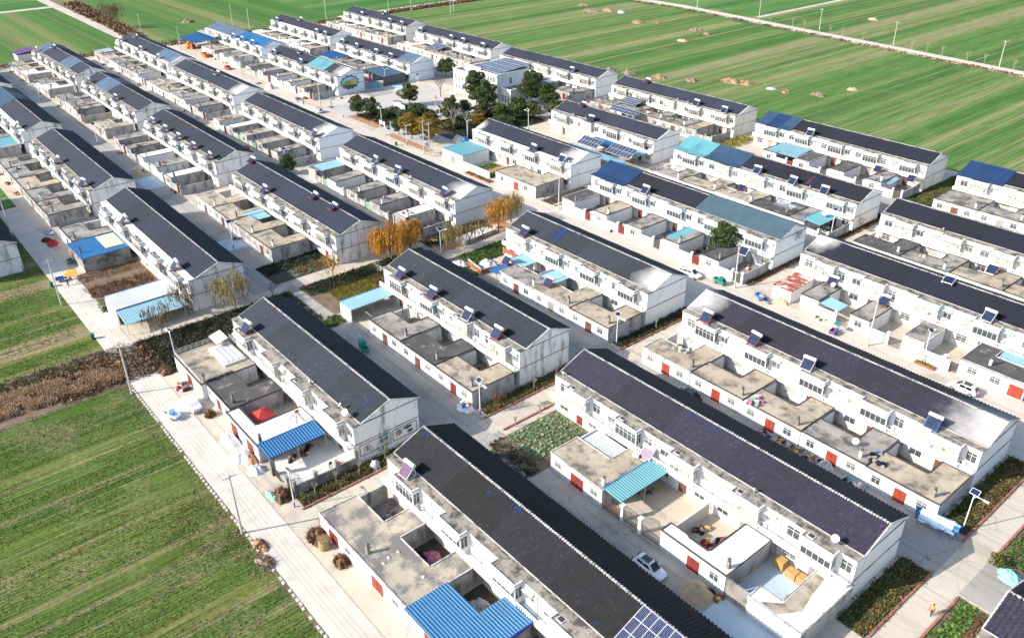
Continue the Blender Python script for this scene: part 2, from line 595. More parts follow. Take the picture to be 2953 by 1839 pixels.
def inpoly(n, poly):
    poly = np.array(poly, float)
    lo, hi = poly.min(0), poly.max(0)
    out = []
    tot = 0
    while tot < n:
        p = nrs.uniform(lo, hi, (n * 2, 2))
        c = np.zeros(len(p), bool)
        j = len(poly) - 1
        for i in range(len(poly)):
            xi, yi = poly[i]
            xj, yj = poly[j]
            with np.errstate(divide='ignore', invalid='ignore'):
                c ^= ((yi > p[:, 1]) != (yj > p[:, 1])) & (p[:, 0] < (xj - xi) * (p[:, 1] - yi) / (yj - yi + 1e-12) + xi)
            j = i
        out.append(p[c])
        tot += c.sum()
    return np.concatenate(out)[:n]


def clump_field(seed, p, sc):
    q = p * sc
    return np.sin(q[:, 0] * 1.3 + seed) * np.cos(q[:, 1] * 1.7 - seed) + .5 * np.sin(q[:, 0] * 3.1 - q[:, 1] * 2.3 + seed * 2)


def rosettes(P, k, size, height=.2):
    """vegetable heads: k leaf quads fanned out round each point"""
    n = len(P)
    th = nrs.uniform(0, math.tau, (n, k))
    sz = size * nrs.uniform(.7, 1.25, (n, 1)) * nrs.uniform(.8, 1.2, (n, k))
    up = nrs.uniform(.25, 1.0, (n, k)) * height / size
    d = np.stack([np.cos(th), np.sin(th), up], -1) * sz[..., None]
    e = np.stack([-np.sin(th), np.cos(th), np.zeros_like(th)], -1) * sz[..., None] * .42
    c = np.repeat(P[:, None, :], k, 1)
    Q = np.stack([c, c + d * .55 + e, c + d, c + d * .55 - e], axis=2)
    return Q.reshape(-1, 4, 3)

# ------------------------------------------------------------------ ground and roads
rect_struct('ground', -3000, -900, 1500, 3000, -.06, 'field_far', 'green farmland reaching beyond the village')
rect_struct('field', -132.5, -300, 120, 24.3, -.03, 'field_front', 'olive and green wheat field in the lower left corner')
rect_struct('field', -430, -300, -144.5, 24.6, -.03, 'field_front', 'wheat field left of the reed ditch')
poly_struct('field', [(-408, 231), (300, 231), (300, 329), (-121, 351), (-400, 376)], -.03, 'field_right', 'striped green wheat field behind the terraces')
poly_struct('field', [(-408, 386), (-121, 357), (300, 335), (300, 2500), (-258, 2500), (-262, 386)], -.03, 'field_right', 'striped wheat field beyond the far road')
rect_struct('field', -560, -400, -412, 118, -.03, 'field_left', 'wheat field at the upper left edge')
rect_struct('field', -1200, 128, -418, 225, -.03, 'field_left', 'wheat field behind the farthest terraces')
# field tracks
poly_struct('road', [(-600, 389), (-600, 384), (-311, 377.5), (-122, 352.6), (300, 330.5), (300, 336), (-121, 358.2), (-311, 383.5)], -.02, 'main_conc', 'pale concrete field road crossing the far fields')
poly_struct('verge', [(-600, 383), (-311, 374.5), (-122, 349.5), (300, 328), (300, 331), (-122, 353), (-311, 377.8), (-600, 384)], -.022, 'soil_pale', 'bare earth verge along the far field road')
rect_struct('track', -264.5, 382, -261.5, 900, -.018, 'path_conc', 'dirt track running off between the far fields')
poly_struct('track', [(-900, 128), (-900, 122), (-445, 118.5), (-405, 118.5), (-405, 123.5), (-445, 123.5)], -.018, 'path_conc', 'dirt track leaving the village to the upper left')
rect_struct('track', -563, 60, -557, 120, -.016, 'path_conc', 'narrow dirt track between the upper left fields')
rect_struct('verge', -900, 124, -420, 129, -.024, 'soil', 'brown scrub verge beside the dirt track')
rect_struct('road', -417, 225, -411.5, 900, -.018, 'main_conc', 'concrete road past the farthest terrace')
rect_struct('verge', -411.4, 232, -404, 700, -.023, 'soil_dark', 'dark ditch bank beside the far concrete road')
# village floor, lanes
rect_struct('village_ground', -410, 29.2, 60, 229, 0, 'village_dirt', 'pale beaten earth and concrete floor of the village')
ROWS = {1: 49.1, 2: 80.0, 3: 110.7, 4: 147.8, 5: 178.3, 6: 215.3}
for a, nm in ((2, 'lane behind the first terraces'), (3, 'lane behind the second terraces'), (5, 'lane behind the fourth terraces'), (6, 'lane behind the fifth terraces')):
    rect_struct('lane', -404, ROWS[a - 1] + 4.9, -8, ROWS[a] - 16.45, .004, 'lane_conc', 'grey concrete ' + nm)
rect_struct('main_street', -406, 116, 60, 131.2, .004, 'main_conc', 'wide cream concrete main street through the village')
rect_struct('plaza', -262, 133, -206, 176, .008, 'plaza_pave', 'pale paved village square')
rect_struct('ditch_bank', -146, -60, -131, 31, -.02, 'soil', 'dark brown bank of the reed ditch')
rect_struct('ditch_water', -143.2, -60, -139.8, 8, -.012, 'water', 'still grey ditch water')
# front road: cast slabs and edging stones
rd = rect_struct('road', -232, 24.55, 60, 29.3, .006, 'conc_tan', 'bright concrete road along the front fields')
slab = cached('slab', lambda: MB().box(.006, 0, 0, 4.994, 4.7, .05).mesh('slab', 'road_slab'))
for i in range(58):
    ob('slab', slab, rd, (-232 + i * 5, 24.58, .008))
stones = [cached(('ks', k), lambda: (lambda w_, h_: MB().add([(0, .05, 0), (w_, 0, 0), (w_, .38, 0), (0, .4, 0), (.03, .06, h_), (w_ - .03, .03, h_ * .9), (w_ - .04, .36, h_), (.02, .37, h_ * 1.1)],
          [(4, 5, 6, 7), (0, 1, 5, 4), (1, 2, 6, 5), (2, 3, 7, 6), (3, 0, 4, 7)]))(rnd.uniform(.55, .85), rnd.uniform(.08, .16)).mesh('kerb_stone', 'kerb_stone')) for k in range(5)]
kb = struct('kerb', MB().box(-134, 24.05, -.03, 60, 24.5, .03).mesh('kerb', 'soil'), 'stone edging between the front road and the wheat field')
for i in range(118):
    if rnd.random() < .9:
        ob('kerb_stone', stones[i % 5], kb, (-133.5 + i * .88, 24.08 + rnd.uniform(-.06, .05), .02), rnd.uniform(-.08, .08))


def kerb_line(x, y0, y1, w, label, m='kerb_brick', n=None):
    n = int((y1 - y0) / 1.0)
    k = struct('kerb', MB().box(x - w / 2 + .03, y0, 0, x + w / 2 - .03, y1, .12).mesh('kerb', 'soil'), label)
    st = cached(('kl', m, w), lambda: MB().box(-w / 2, .02, 0, w / 2, .98, .22).mesh('brick', m))
    for i in range(n):
        ob('brick', st, k, (x + rnd.uniform(-.02, .02), y0 + i, 0), rnd.uniform(-.01, .01))
    return k


def path(x0, x1, y0, y1, label, m='path_conc'):
    return rect_struct('path', x0, y0, x1, y1, .012, m, label)


path(-23.7, -20.3, 55, 116, 'cream concrete path between the right column and the corner gardens')
path(-84.2, -80.4, 29.3, 54, 'cream path past the gable of the first central terrace')
path(-84.4, -80.6, 62, 86, 'cream path past the gable of the second central terrace')
path(-84.6, -80.8, 93, 117, 'cream path past the gable of the third central terrace')
path(-84.6, -80.8, 131, 155, 'cream path beside the teal metal roof')
path(-84.6, -80.8, 161, 188, 'cream path beside the fifth central terrace')
path(-147.2, -144.6, 30, 94, 'narrow concrete path under the willows')
poly_struct('path', [(-137.2, 92), (-135.4, 92), (-136.6, 117), (-138.4, 117)], .013, 'path_conc', 'narrow concrete path by the low concrete tank')
rect_struct('path', -147.2, 60.5, -130, 62.3, .014, 'lane_conc', 'grey concrete crossing beside the ditch')
for (x, y0, y1, lb) in ((-23.95, 71, 86, 'red brick kerb before the right gable garden'), (-24.0, 93.5, 116, 'red brick kerb beside the street lamp garden'),
                        (-20.05, 62, 84.5, 'red brick kerb of the vegetable bed in the lower right'), (-20.1, 93.5, 116, 'red brick kerb of the far lower right garden'),
                        (-84.45, 32.2, 54, 'red brick kerb beside the painted gable'), (-84.6, 63.5, 85, 'red brick kerb beside the second central gable'),
                        (-84.8, 94.5, 116, 'red brick kerb beside the third central gable'), (-80.3, 64, 75, 'red brick kerb of the cabbage garden'),
                        (-84.8, 132, 155, 'red brick kerb beside the teal metal roofed terrace'), (-84.8, 163, 186, 'red brick kerb beside the fifth central gable')):
    kerb_line(x, y0, y1, .28, lb)
poly_struct('paving', [(-38.2, 58.2), (-29.6, 58.2), (-29.6, 63.3), (-38.2, 63.3)], .010, 'paving_blue', 'pale blue concrete slab in front of the last right yard')
rect_struct('paving', -177.5, 58.4, -171, 63.4, .010, 'paving_blue', 'pale blue concrete slab before the second left terrace')
rect_struct('paving', -232, 58.4, -222, 63.5, .010, 'paving_blue', 'pale blue concrete slab before the second far-left terrace')
rect_struct('paving', -262, 134, -246, 150, .016, 'plaza_pave', 'white basketball court by the square')
rect_struct('paving', -284, 164, -262, 171, .012, 'paving_blue', 'pale blue forecourt of the dark canopy')

# ------------------------------------------------------------------ terraces
COLN = dict(C='right column', A='central column', B='left column', L='far-left column', M='distant column', N='farthest column', D='corner column')
ORD = ['front', 'first', 'second', 'third', 'fourth', 'fifth', 'sixth']


def HD(h):
    return ORD[int(h[1])] + ' terrace, ' + COLN[h[0]]


HOUSES = dict(
    C1=(-79.2, -28.2, 49.2, 5), C2=(-79.2, -28.2, 80.0, 5), C3=(-79.5, -27.9, 110.6, 5), C4=(-79.6, -28.0, 146.8, 5), C5=(-79.6, -28.0, 177.4, 5), C6=(-80.2, -28.5, 214.1, 5),
    A1=(-129.2, -88.0, 49.1, 4), A2=(-129.2, -87.9, 80.1, 4), A3=(-128.5, -87.8, 110.6, 4), A4=(-139.8, -86.0, 147.6, 5), A5=(-139.5, -86.0, 178.3, 5), A6=(-139.5, -88.0, 214.6, 5),
    B0=(-243.0, -190.5, 17.0, 5), B1=(-202.6, -148.8, 48.8, 5), B2=(-201.0, -148.5, 80.3, 5), B3=(-201.7, -148.1, 111.4, 5), B4=(-189.7, -148.3, 148.4, 4), B5=(-189.4, -147.4, 179.0, 4), B6=(-199.0, -147.4, 215.3, 5),
    L1=(-266.5, -212.2, 48.7, 5), L2=(-265.4, -211.8, 80.2, 5), L3=(-264.4, -212.4, 110.9, 5), L6=(-261.5, -208.3, 216.9, 5),
    M1=(-332.8, -277.0, 48.3, 5), M2=(-331.4, -275.4, 80.6, 5), M3=(-329.9, -273.6, 112.0, 5), M4=(-328.5, -272.6, 150.7, 5), M5=(-327.1, -271.5, 181.1, 5), M6=(-323.8, -270.4, 219.2, 5),
    N1=(-402.0, -341.5, 48.6, 6), N2=(-401.0, -340.8, 80.6, 6), N3=(-397.9, -336.0, 113.0, 6), N4=(-397.1, -338.4, 152.4, 6), N5=(-395.1, -338.0, 184.0, 6), N6=(-391.5, -335.5, 221.6, 6),
    D2=(-14.7, 37.0, 80.0, 5))
RC = dict(char=(.017, .018, .023), purple=(.021, .021, .036), slate=(.022, .029, .043), night=(.009, .011, .022), navy=(.014, .020, .038))
ROOFC = {}
for h in HOUSES:
    ROOFC[h] = 'navy'
ROOFC.update(C1='char', C2='purple', C3='purple', C4='night', C5='night', C6='night', A1='slate', A2='slate', A3='slate', A4='night', A5='night', A6='night', D2='purple')
ROOF_GLARE = dict(A3=[(40.5, -3, 6.5)], B3=[(53, -3, 7)], B2=[(1, 0, .1)], B4=[(40.5, -2, 7), (0, -4, 3)], L3=[(52, -3, 8)], M3=[(56, -3, 8)], M4=[(56, -2, 8)], M5=[(56, -2, 5)], C3=[(0, -2, 6), (51.5, -1.5, 9)], C4=[(1, -1, 4)],  # overexposed glare near roof ends, painted into the tile colour
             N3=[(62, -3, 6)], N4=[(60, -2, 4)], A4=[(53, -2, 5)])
STAINED = {'A1', 'A2', 'B1', 'B2', 'L1', 'L2', 'M1', 'M2', 'N2', 'B0'}
WALLC = dict(M4='pale_wall', M5='pale_wall', L3='pale_wall', B3='pale_wall', N4='pale_wall', A4='pale_wall', C5='cream_wall', B6='cream_wall', A6='cream_wall', N6='cream_wall')
mat('pale_wall', (.68, .72, .76), .8, .03, .5, grime=(.45, .46, .47), gscale=.8, gthr=(.6, .8), stretch=.2, bump=.15)
mat('cream_wall', (.74, .70, .62), .8, .04, .5, grime=(.42, .38, .32), gscale=.8, gthr=(.55, .76), stretch=.2, bump=.15)
LOOK = dict(
    C1='two-storey white terrace nearest the camera, charcoal tiles, solar panels on its roof',
    C2='white terrace with purple tiled roof and teal canopy yard, second in right column',
    C3='long white terrace with purple roof and many flat courtyard roofs, third in right column',
    C4='white terrace with near-black roof facing the main street, fourth in right column',
    C5='white terrace with black roof cut by the right edge, fifth in right column',
    C6='white terrace with navy metal roof end at the right edge of the fields',
    A1='white terrace with slate blue tiles, red tent yard and painted gable',
    A2='white terrace with slate tiles and four big solar heaters, second in central column',
    A3='white terrace with slate roof and bright blue tile patch, third in central column',
    A4='white terrace whose right half has ribbed teal-grey metal roofing',
    A5='white terrace with pale teal and slate metal roof sections at its left end',
    A6='white terrace by the fields with faded blue metal roof at its left end',
    B0='terrace gable south of the front road at the left edge',
    B1='stained white terrace with bare willows and blue roofed yard, first in left column',
    B2='white terrace with navy roof and flat courtyard roofs, second in left column',
    B3='white terrace with navy roof behind the orange willows, third in left column',
    B4='white terrace with navy roof and glare-painted right end facing the square',
    B5='white terrace with navy roof and solar canopies in its front yard',
    B6='white terrace with navy roof by the fields, sixth in left column',
    L1='grey-stained terrace with navy roof, first in far-left column',
    L2='terrace with five solar heaters in a row, second in far-left column',
    L3='white terrace with navy roof beside the main street, third in far-left column',
    L6='white terrace with dark roof directly behind the village hall',
    M1='terrace with blue roof patch at the left edge, first in distant column',
    M2='terrace with grey metal roof section in its middle, second in distant column',
    M3='white terrace with pale glare-painted right roof end, third in distant column',
    M4='white terrace with the painted fruit mural on its gable',
    M5='white terrace with dark awning yard beside the square, fifth in distant column',
    M6='white terrace with yard solar array beside the fields, sixth in distant column',
    N1='terrace roof end at the left edge, first in farthest column',
    N2='terrace with two grey metal roof sections at the upper left field edge',
    N3='terrace with navy roof and pale metal end, third in farthest column',
    N4='terrace with faded blue metal roof along the main street',
    N5='white terrace with navy roof, fifth in farthest column',
    N6='white terrace at the top corner of the village beside the far road',
    D2='purple tiled terrace corner cut by the bottom right edge')


def tile_slope(L, sl, pitch, course, rise, yd):
    """tiled roof plane from the eave (y=yd*4.9,z 6.62) up to the ridge"""
    nc = max(8, int(round(L / pitch)))
    k = 3
    X = np.linspace(0, L, nc * k + 1)
    ph = (np.arange(nc * k + 1) % k) / k
    prof = np.where(ph == 0, 0, np.where(ph < .5, .135, .115)) * (pitch / .28) ** .5
    m = max(4, int(round(sl / course)))
    rows = []
    hs = []
    for c in range(m):
        rows += [c / m, (c + 1) / m]
        hs += [.075, .0]
    rows = np.array(rows)
    hs = np.array(hs)
    y0, z0, y1, z1 = yd * 4.95, 6.55, 0.0, 8.45
    ny, nz = (-(z1 - z0) * np.sign(y1 - y0), abs(y1 - y0))
    q = math.hypot(ny, nz)
    ny, nz = ny / q, nz / q
    T, XX = np.meshgrid(rows, X, indexing='ij')
    H = hs[:, None] + prof[None, :]
    sag = .03 * np.sin(XX * .35) * np.sin(T * math.pi) + .02 * np.sin(XX * 1.1 + 2)
    H = H + sag
    Y = y0 + (y1 - y0) * T + ny * H
    Z = z0 + (z1 - z0) * T + nz * H + .03
    V = np.stack([XX, Y, Z], -1).reshape(-1, 3)
    nr_, ncx = T.shape
    a = (np.arange(nr_ - 1)[:, None] * ncx + np.arange(ncx - 1)[None, :]).ravel()
    F = np.stack([a, a + 1, a + ncx + 1, a + ncx], 1)
    if yd > 0:
        F = F[:, ::-1]
    return V, F


def slope_z(y):
    return 8.45 - abs(y) * (1.9 / 4.95)


def window_mesh(w, h, style):
    b = MB()
    t = .05
    if style == 'bay':
        n = max(2, int(round(w / .85)))
    else:
        n = 2 if w < 2.1 else 3
    y0, y1 = .05, .11
    b.box(0, y0, 0, w, y1, t).box(0, y0, h - t, w, y1, h)
    for i in range(n + 1):
        x = min(max(w * i / n - t / 2, 0), w - t)
        b.box(x, y0, t, x + t, y1, h - t)
    b.box(t, y0, h * .68, w - t, y1, h * .68 + t * .8)
    if style != 'bay':
        b.box(-.08, -.07, -.09, w + .08, .1, -.01)           # sill
    if style == 'grille':
        for i in range(int(w / .34) + 1):
            x = i * w / int(w / .34)
            b.box(x - .008, -.10, 0, x + .008, -.085, h)
        for k in (0, .33, .66, 1):
            b.box(-.02, -.11, h * k - .015, w + .02, -.065, h * k + .015)
    return b.mesh('window', 'trim_white' if style != 'grille' else 'grille'), n


def add_window(parent, loc, ang, w, h, style='plain', glass='glass', deep=True):
    w, h = round(w, 2), round(h, 2)
    me, n = cached(('win', w, h, style), lambda: window_mesh(w, h, style))
    o = ob('window', me, parent, loc, ang)
    if not deep:
        n = 1
    pw = w / n
    pm = cached(('pane', round(pw, 3), h, glass), lambda: MB().box(.01, .08, .01, pw - .01, .1, h - .01).mesh('pane', glass))
    for i in range(n):
        ob('pane', pm, o, (i * pw, 0, 0))
    return o


def add_door(parent, loc, ang, w, h, m):
    w, h = round(w, 2), round(h, 2)

    def mk():
        b = MB().box(0, .06, 0, w, .12, h)
        n = 2 if w > 1.2 else 1
        for i in range(n):
            x = i * w / n
            q = w / n
            b.box(x + .04, .02, .04, x + q - .04, .07, h - .05)
            b.box(x + q * .18, -.005, h * .52, x + q * .82, .03, h * .88)
            b.box(x + q * .18, -.005, h * .1, x + q * .82, .03, h * .45)
        return b.mesh('door', m)
    o = ob('door', cached(('door', w, h, m), mk), parent, loc, ang)
    hm = cached('handle', lambda: MB().box(0, -.05, 0, .05, .0, .18).mesh('handle', 'steel'))
    ob('handle', hm, o, (w * .5 - .02, 0, h * .45))
    return o


DOORS = ['door_red', 'door_red', 'door_brown', 'door_brown', 'door_brown', 'door_grey', 'door_grey']


def build_house(h):
    x0, x1, yr, n = HOUSES[h]
    L = x1 - x0
    w = L / n
    k = w / 10.25
    near = h[0] in 'CA'
    root = thing('terraced_house', LOOK[h], 'house', (x0, yr, 0), group='two-storey terraced houses')
    wm = 'stained_wall' if h in STAINED else WALLC.get(h, 'white_wall')
    YF, YS, YB = -6.3, -4.75, 4.72
    b = MB()
    ops = []
    wins = []
    doors = []
    for i in range(n):
        o = i * w
        for (a, c, z, t) in ((1.15, 2.9, 4.15, 5.75), (8.45, 9.85, 4.15, 5.75), (1.2, 3.0, .95, 2.5), (7.6, 9.3, .95, 2.5)):
            op = (o + a * k, o + c * k, z, t)
            ops.append(op)
            wins.append(op)
        op = (o + 4.9 * k, o + 6.3 * k, .06, 2.3)
        ops.append(op)
        doors.append(op)
    b.panel((0, YF), (L, YF), 0, 6.55, ops)
    g = [(YF, 0), (YB, 0), (YB, 6.5), (0, 8.36), (YS, 6.5), (YF, 6.55)]
    b.add([(L, y, z) for y, z in g], [tuple(range(6))])
    b.add([(0, y, z) for y, z in g], [tuple(range(5, -1, -1))])
    b.add([(L, YB, 0), (0, YB, 0), (0, YB, 6.5), (L, YB, 6.5)], [(0, 1, 2, 3)])
    ob('wall', b.mesh('wall', wm), root)
    deep = near
    wstyle = 'grille' if rnd.random() < .5 else 'plain'
    for (a, c, z, t) in wins:
        gl = 'curtain_glass' if rnd.random() < .35 else 'glass'
        st = ('grille' if rnd.random() < .55 else 'plain')
        add_window(root, (a, YF, z), 0, c - a, t - z, st, gl, deep)
    for (a, c, z, t) in doors:
        add_door(root, (a, YF, z), 0, c - a, t - z, rnd.choice(DOORS))
    # flat strip in front of the tiles, with a lip
    sb = MB().box(-.12, YF - .12, 6.553, L + .12, YS + .25, 6.66)
    ob('flat_roof', sb.mesh('flat_roof', 'roof_strip' if near or rnd.random() < .6 else 'conc_white'), root)
    for i in range(n):
        ob('downpipe', cached('dpipe', lambda: MB().cyl((0, 0, .1), (0, 0, 6.5), .055, n=6).mesh('downpipe', 'metal_grey')), root, (i * w + .25, YF - .07, 0))
    # balcony slab
    ob('balcony_slab', MB().box(0.02, -7.5, 2.98, L - .02, YF - .003, 3.14).mesh('balcony_slab', wm), root)
    # string courses on the visible gable
    for z in (3.25, 6.42):
        ob('string_course', MB().box(L + .003, YF + .02, z, L + .09, YB, z + .12).mesh('string_course', 'conc_grey'), root)
    # bays
    roofed = METAL.get(h, [])
    aw = 'awning_blue' if rnd.random() < .55 else 'awning_white'
    for i in range(n):
        o = i * w
        a, c = o + 3.72 * k, o + 7.95 * k
        bw = c - a
        wm_ = wm
        wm = 'stained_wall' if not near else wm
        bm = cached(('bay', round(bw, 2), wm), lambda: MB()
                    .panel((0, 0), (bw, 0), 3.145, 6.42, [(.12, bw - .12, 4.1, 5.85)], .1)
                    .panel((bw, 0), (bw, 1.2), 3.145, 6.42, [(.12, 1.08, 4.1, 5.85)], .1)
                    .panel((0, 1.2), (0, 0), 3.145, 6.42, [(.12, 1.08, 4.1, 5.85)], .1)
                    .box(.1, .1, 3.146, bw - .1, 1.1, 3.2).box(.02, .02, 6.2, bw - .02, 1.19, 6.415).mesh('bay', wm))
        bay = ob('bay', bm, root, (a, -7.5, 0))
        gl = 'dirty_glass' if not near and rnd.random() < .75 else ('curtain_glass' if rnd.random() < .35 else 'glass')
        add_window(bay, (.12, 0, 4.1), 0, bw - .24, 1.75, 'bay', gl, deep)
        add_window(bay, (bw, .12, 4.1), R(90), .96, 1.75, 'bay', gl, False)
        rm = cached(('bayroof', round(bw, 2)), lambda: MB().box(-.15, -.2, 6.425, bw + .15, 1.05, 6.55)
                    .box(-.15, -.2, 6.551, bw + .15, -.05, 6.72, 1).box(-.15, -.05, 6.551, -.02, 1.05, 6.72, 1).box(bw + .02, -.05, 6.551, bw + .15, 1.05, 6.72, 1).mesh('bay_roof', 'roof_strip', wm))
        ob('bay_roof', rm, root, (a, -7.5, 0))
        wm = wm_
        if rnd.random() < .75:
            am = cached(('awn', round(bw, 2), aw), lambda: MB().sheet((-.1, -.62, 5.82), (bw + .2, 0, 0), (0, .55, .42), int(bw / .3), .02, .03).mesh('awning', aw))
            ob('awning', am, root, (a, -7.5, 0))
        for (s0, s1) in ((1.05, 3.0), (8.35, 9.95)):
            if rnd.random() < .6:
                am = cached(('awn2', round((s1 - s0) * k, 2), aw), lambda: MB().sheet((0, -.6, 5.78), ((s1 - s0) * k, 0, 0), (0, .58, .32), 6, .02, .03).mesh('awning', aw))
                ob('awning', am, root, (o + s0 * k, YF, 0))
        if rnd.random() < .4:
            um = cached('aircon', lambda: MB().box(0, -.38, 0, .85, -.02, .6).cyl((.3, -.40, .3), (.3, -.37, .3), .2, n=10, m=1).mesh('air_conditioner', 'trim_white', 'frame_dark'))
            ob('air_conditioner', um, root, (o + 7.0 * k + .98, YF, 3.5))
    # balustrade runs between the bays, solid apron on the older terraces
    runs = [(0.05, 3.70 * k)] + [(i * w + 7.97 * k, (i + 1) * w + 3.70 * k) for i in range(n - 1)] + [(L - w + 7.97 * k, L - .05)]
    for (a, c) in runs:
        if near:
            rl = MB().box(a, -7.49, 3.141, c, -7.30, 3.24).box(a, -7.50, 3.86, c, -7.29, 3.97)
            q = int((c - a) / 2.6) + 1
            for j in range(q + 1):
                x = a + (c - a - .18) * j / q
                rl.box(x, -7.50, 3.241, x + .18, -7.29, 3.859)
            rb = ob('balustrade', rl.mesh('balustrade', 'trim_white'), root)
            bb = MB()
            m_ = int((c - a) / .36)
            for j in range(m_):
                x = a + .13 + j * (c - a) / m_
                bb.box(x - .06, -7.46, 3.242, x + .06, -7.34, 3.858)
            ob('balusters', bb.mesh('balusters', 'trim_white'), rb, kind='stuff')
        else:
            ob('balcony_apron', MB().box(a, -7.49, 3.141, c, -7.34, 3.95).mesh('balcony_apron', wm), root)
    # tiled roof
    rc = RC[ROOFC[h]]
    rmn = 'roof_' + h
    roof_mat(rmn, sc3(rc, rnd.uniform(.9, 1.12)), ROOF_GLARE.get(h, ()))
    pitch, course = (.34, .34) if near else (.56, .61)
    for yd, nm in ((-1, 'roof'), (1, 'roof')):
        if yd > 0:
            V, F = tile_slope(L + .3, 5.3, pitch * 1.5, course * 1.5, 0, yd)
        else:
            V, F = tile_slope(L + .3, 5.3, pitch, course, 0, yd)
        V[:, 0] -= .15
        ro = ob(nm, npmesh('roof', V, F, rmn), root, kind='stuff')
        if yd < 0:
            front = ro
    # white mortared ridge with tile ends, verges
    rb = MB().box(-.2, -.11, 8.42, L + .2, .11, 8.60)
    st = .42 if near else .84
    for j in range(int((L + .3) / st)):
        x = -.15 + j * st
        hh = rnd.uniform(.05, .12)
        rb.box(x, -.13 - rnd.uniform(0, .05), 8.52, x + st * .5, .13, 8.58 + hh)
    rg = ob('ridge_cap', rb.mesh('ridge_cap', 'mortar'), root, kind='stuff')
    for x in (-.2, L + .02):
        for sgn in (-1, 1):
            vb = MB().add([(x, sgn * 4.98, 6.50), (x + .2, sgn * 4.98, 6.50), (x + .2, 0, 8.42), (x, 0, 8.42),
                           (x, sgn * 4.98, 6.72), (x + .2, sgn * 4.98, 6.72), (x + .2, 0, 8.63), (x, 0, 8.63)],
                          [(3, 2, 1, 0), (4, 5, 6, 7), (0, 1, 5, 4), (1, 2, 6, 5), (2, 3, 7, 6), (3, 0, 4, 7)] if sgn < 0 else
                          [(0, 1, 2, 3), (7, 6, 5, 4), (4, 5, 1, 0), (5, 6, 2, 1), (6, 7, 3, 2), (7, 4, 0, 3)])
            ob('verge', vb.mesh('verge', 'mortar' if near or h in STAINED else 'trim_white'), root)
    ob('eave', MB().box(-.15, -5.14, 6.56, L + .15, -4.98, 6.71).mesh('eave', 'mortar'), root)
    # metal sheet sections laid over the tiles
    for (sx0, sx1, m_, yfr) in roofed:
        a, c = sx0 - x0, sx1 - x0
        nrib = int((c - a) / .75) + 1
        zf = slope_z(4.95) + .22
        mb_ = MB()
        if yfr < -5:
            mb_.sheet((a, yfr, 6.78), (c - a, 0, 0), (0, -4.6 - yfr, .12), nrib, .05, .05)
            mb_.sheet((a, -4.75, 6.86), (c - a, 0, 0), (0, 4.75, 1.86), nrib, .05, .05)
        else:
            mb_.sheet((a, -5.15, 6.76), (c - a, 0, 0), (0, 5.15, 1.96), nrib, .05, .05)
        mb_.sheet((a, 5.1, 6.72), (c - a, 0, 0), (0, -5.1, 2.0), nrib, .05, .05)
        mb_.box(a - .02, -.25, 8.66, c + .02, .25, 8.82)
        mm = ob('metal_roof', mb_.mesh('metal_roof', m_), root)
    # patches of newer tiles
    for (px, py, pw, ph, pm) in PATCH.get(h, []):
        pb = MB()
        nx, ny_ = max(1, int(pw / .28)), max(1, int(ph / .3))
        for ii in range(nx):
            for jj in range(ny_):
                if rnd.random() < .12:
                    continue
                X = px - x0 + ii * .28
                Y = -py + jj * .3
                z0_, z1_ = slope_z(Y) + .19, slope_z(Y + .3) + .17
                pb.add([(X, Y, z0_ - .03), (X + .14, Y, z0_ + .03), (X + .27, Y, z0_ - .03), (X, Y + .32, z1_ - .03), (X + .14, Y + .32, z1_ + .02), (X + .27, Y + .32, z1_ - .03)],
                       [(0, 1, 4, 3), (1, 2, 5, 4), (0, 2, 1)])
        ob('tile_patch', pb.mesh('tile_patch', pm), root, kind='stuff')
    # satellite dishes and vent pots on the flat strip
    for j in range(rnd.choice([0, 1, 1, 2])):
        vx = rnd.uniform(1, L - 1)
        vm = cached('pot', lambda: MB().cyl((0, 0, 0), (0, 0, .55), .16, n=10).cyl((0, 0, .55), (0, 0, .75), .24, .08, n=10).mesh('vent_pot', 'steel'))
        ob('vent_pot', vm, root, (vx, -5.6, 6.66))
    for j in range(n):
        if rnd.random() < .55:
            hx = j * w + 5.3 * k
            hm = cached('hatch', lambda: MB().box(0, 0, 0, .9, .8, .12).box(.1, .1, .121, .8, .7, .15, 1).mesh('roof_hatch', 'conc_white', 'lip'))
            ob('roof_hatch', hm, root, (hx - 1.2, -7.15, 6.552))
    return root


# metal overlays: (x0, x1, material, front y)
METAL = dict(A4=[(-139.9, -128.8, 'metal_navy', -6.9), (-108.3, -85.9, 'metal_green', -5)],
             A5=[(-139.7, -129.4, 'metal_teal', -6.9), (-129.3, -118.7, 'metal_slate', -6.9)],
             A6=[(-139.7, -136, 'metal_slate', -6.9), (-135.9, -132, 'metal_navy', -6.9), (-131.9, -128.1, 'metal_slate', -6.9)],
             C6=[(-80.4, -69.6, 'metal_navy', -6.9)], N2=[(-401.2, -391, 'metal_bluegrey', -5), (-366.6, -353, 'metal_bluegrey', -5)],
             M2=[(-320.9, -307.1, 'metal_bluegrey', -5)], N3=[(-354.2, -336.5, 'metal_bluegrey', -5)],
             N4=[(-397.3, -365.5, 'metal_bluegrey', -5), (-365.4, -338.2, 'metal_bright', -5)],
             M4=[(-297.4, -284.5, 'metal_teal', -5)], M5=[(-281.6, -272, 'metal_bluegrey', -5)],
             M1=[(-333, -310, 'metal_slate', -5)])
mat('tile_blue', (.016, .045, .16), .4, .2, 2)
mat('tile_rose', (.42, .05, .10), .5, .2, 2)
mat('tile_white', (.5, .5, .5), .6, .2, 2)
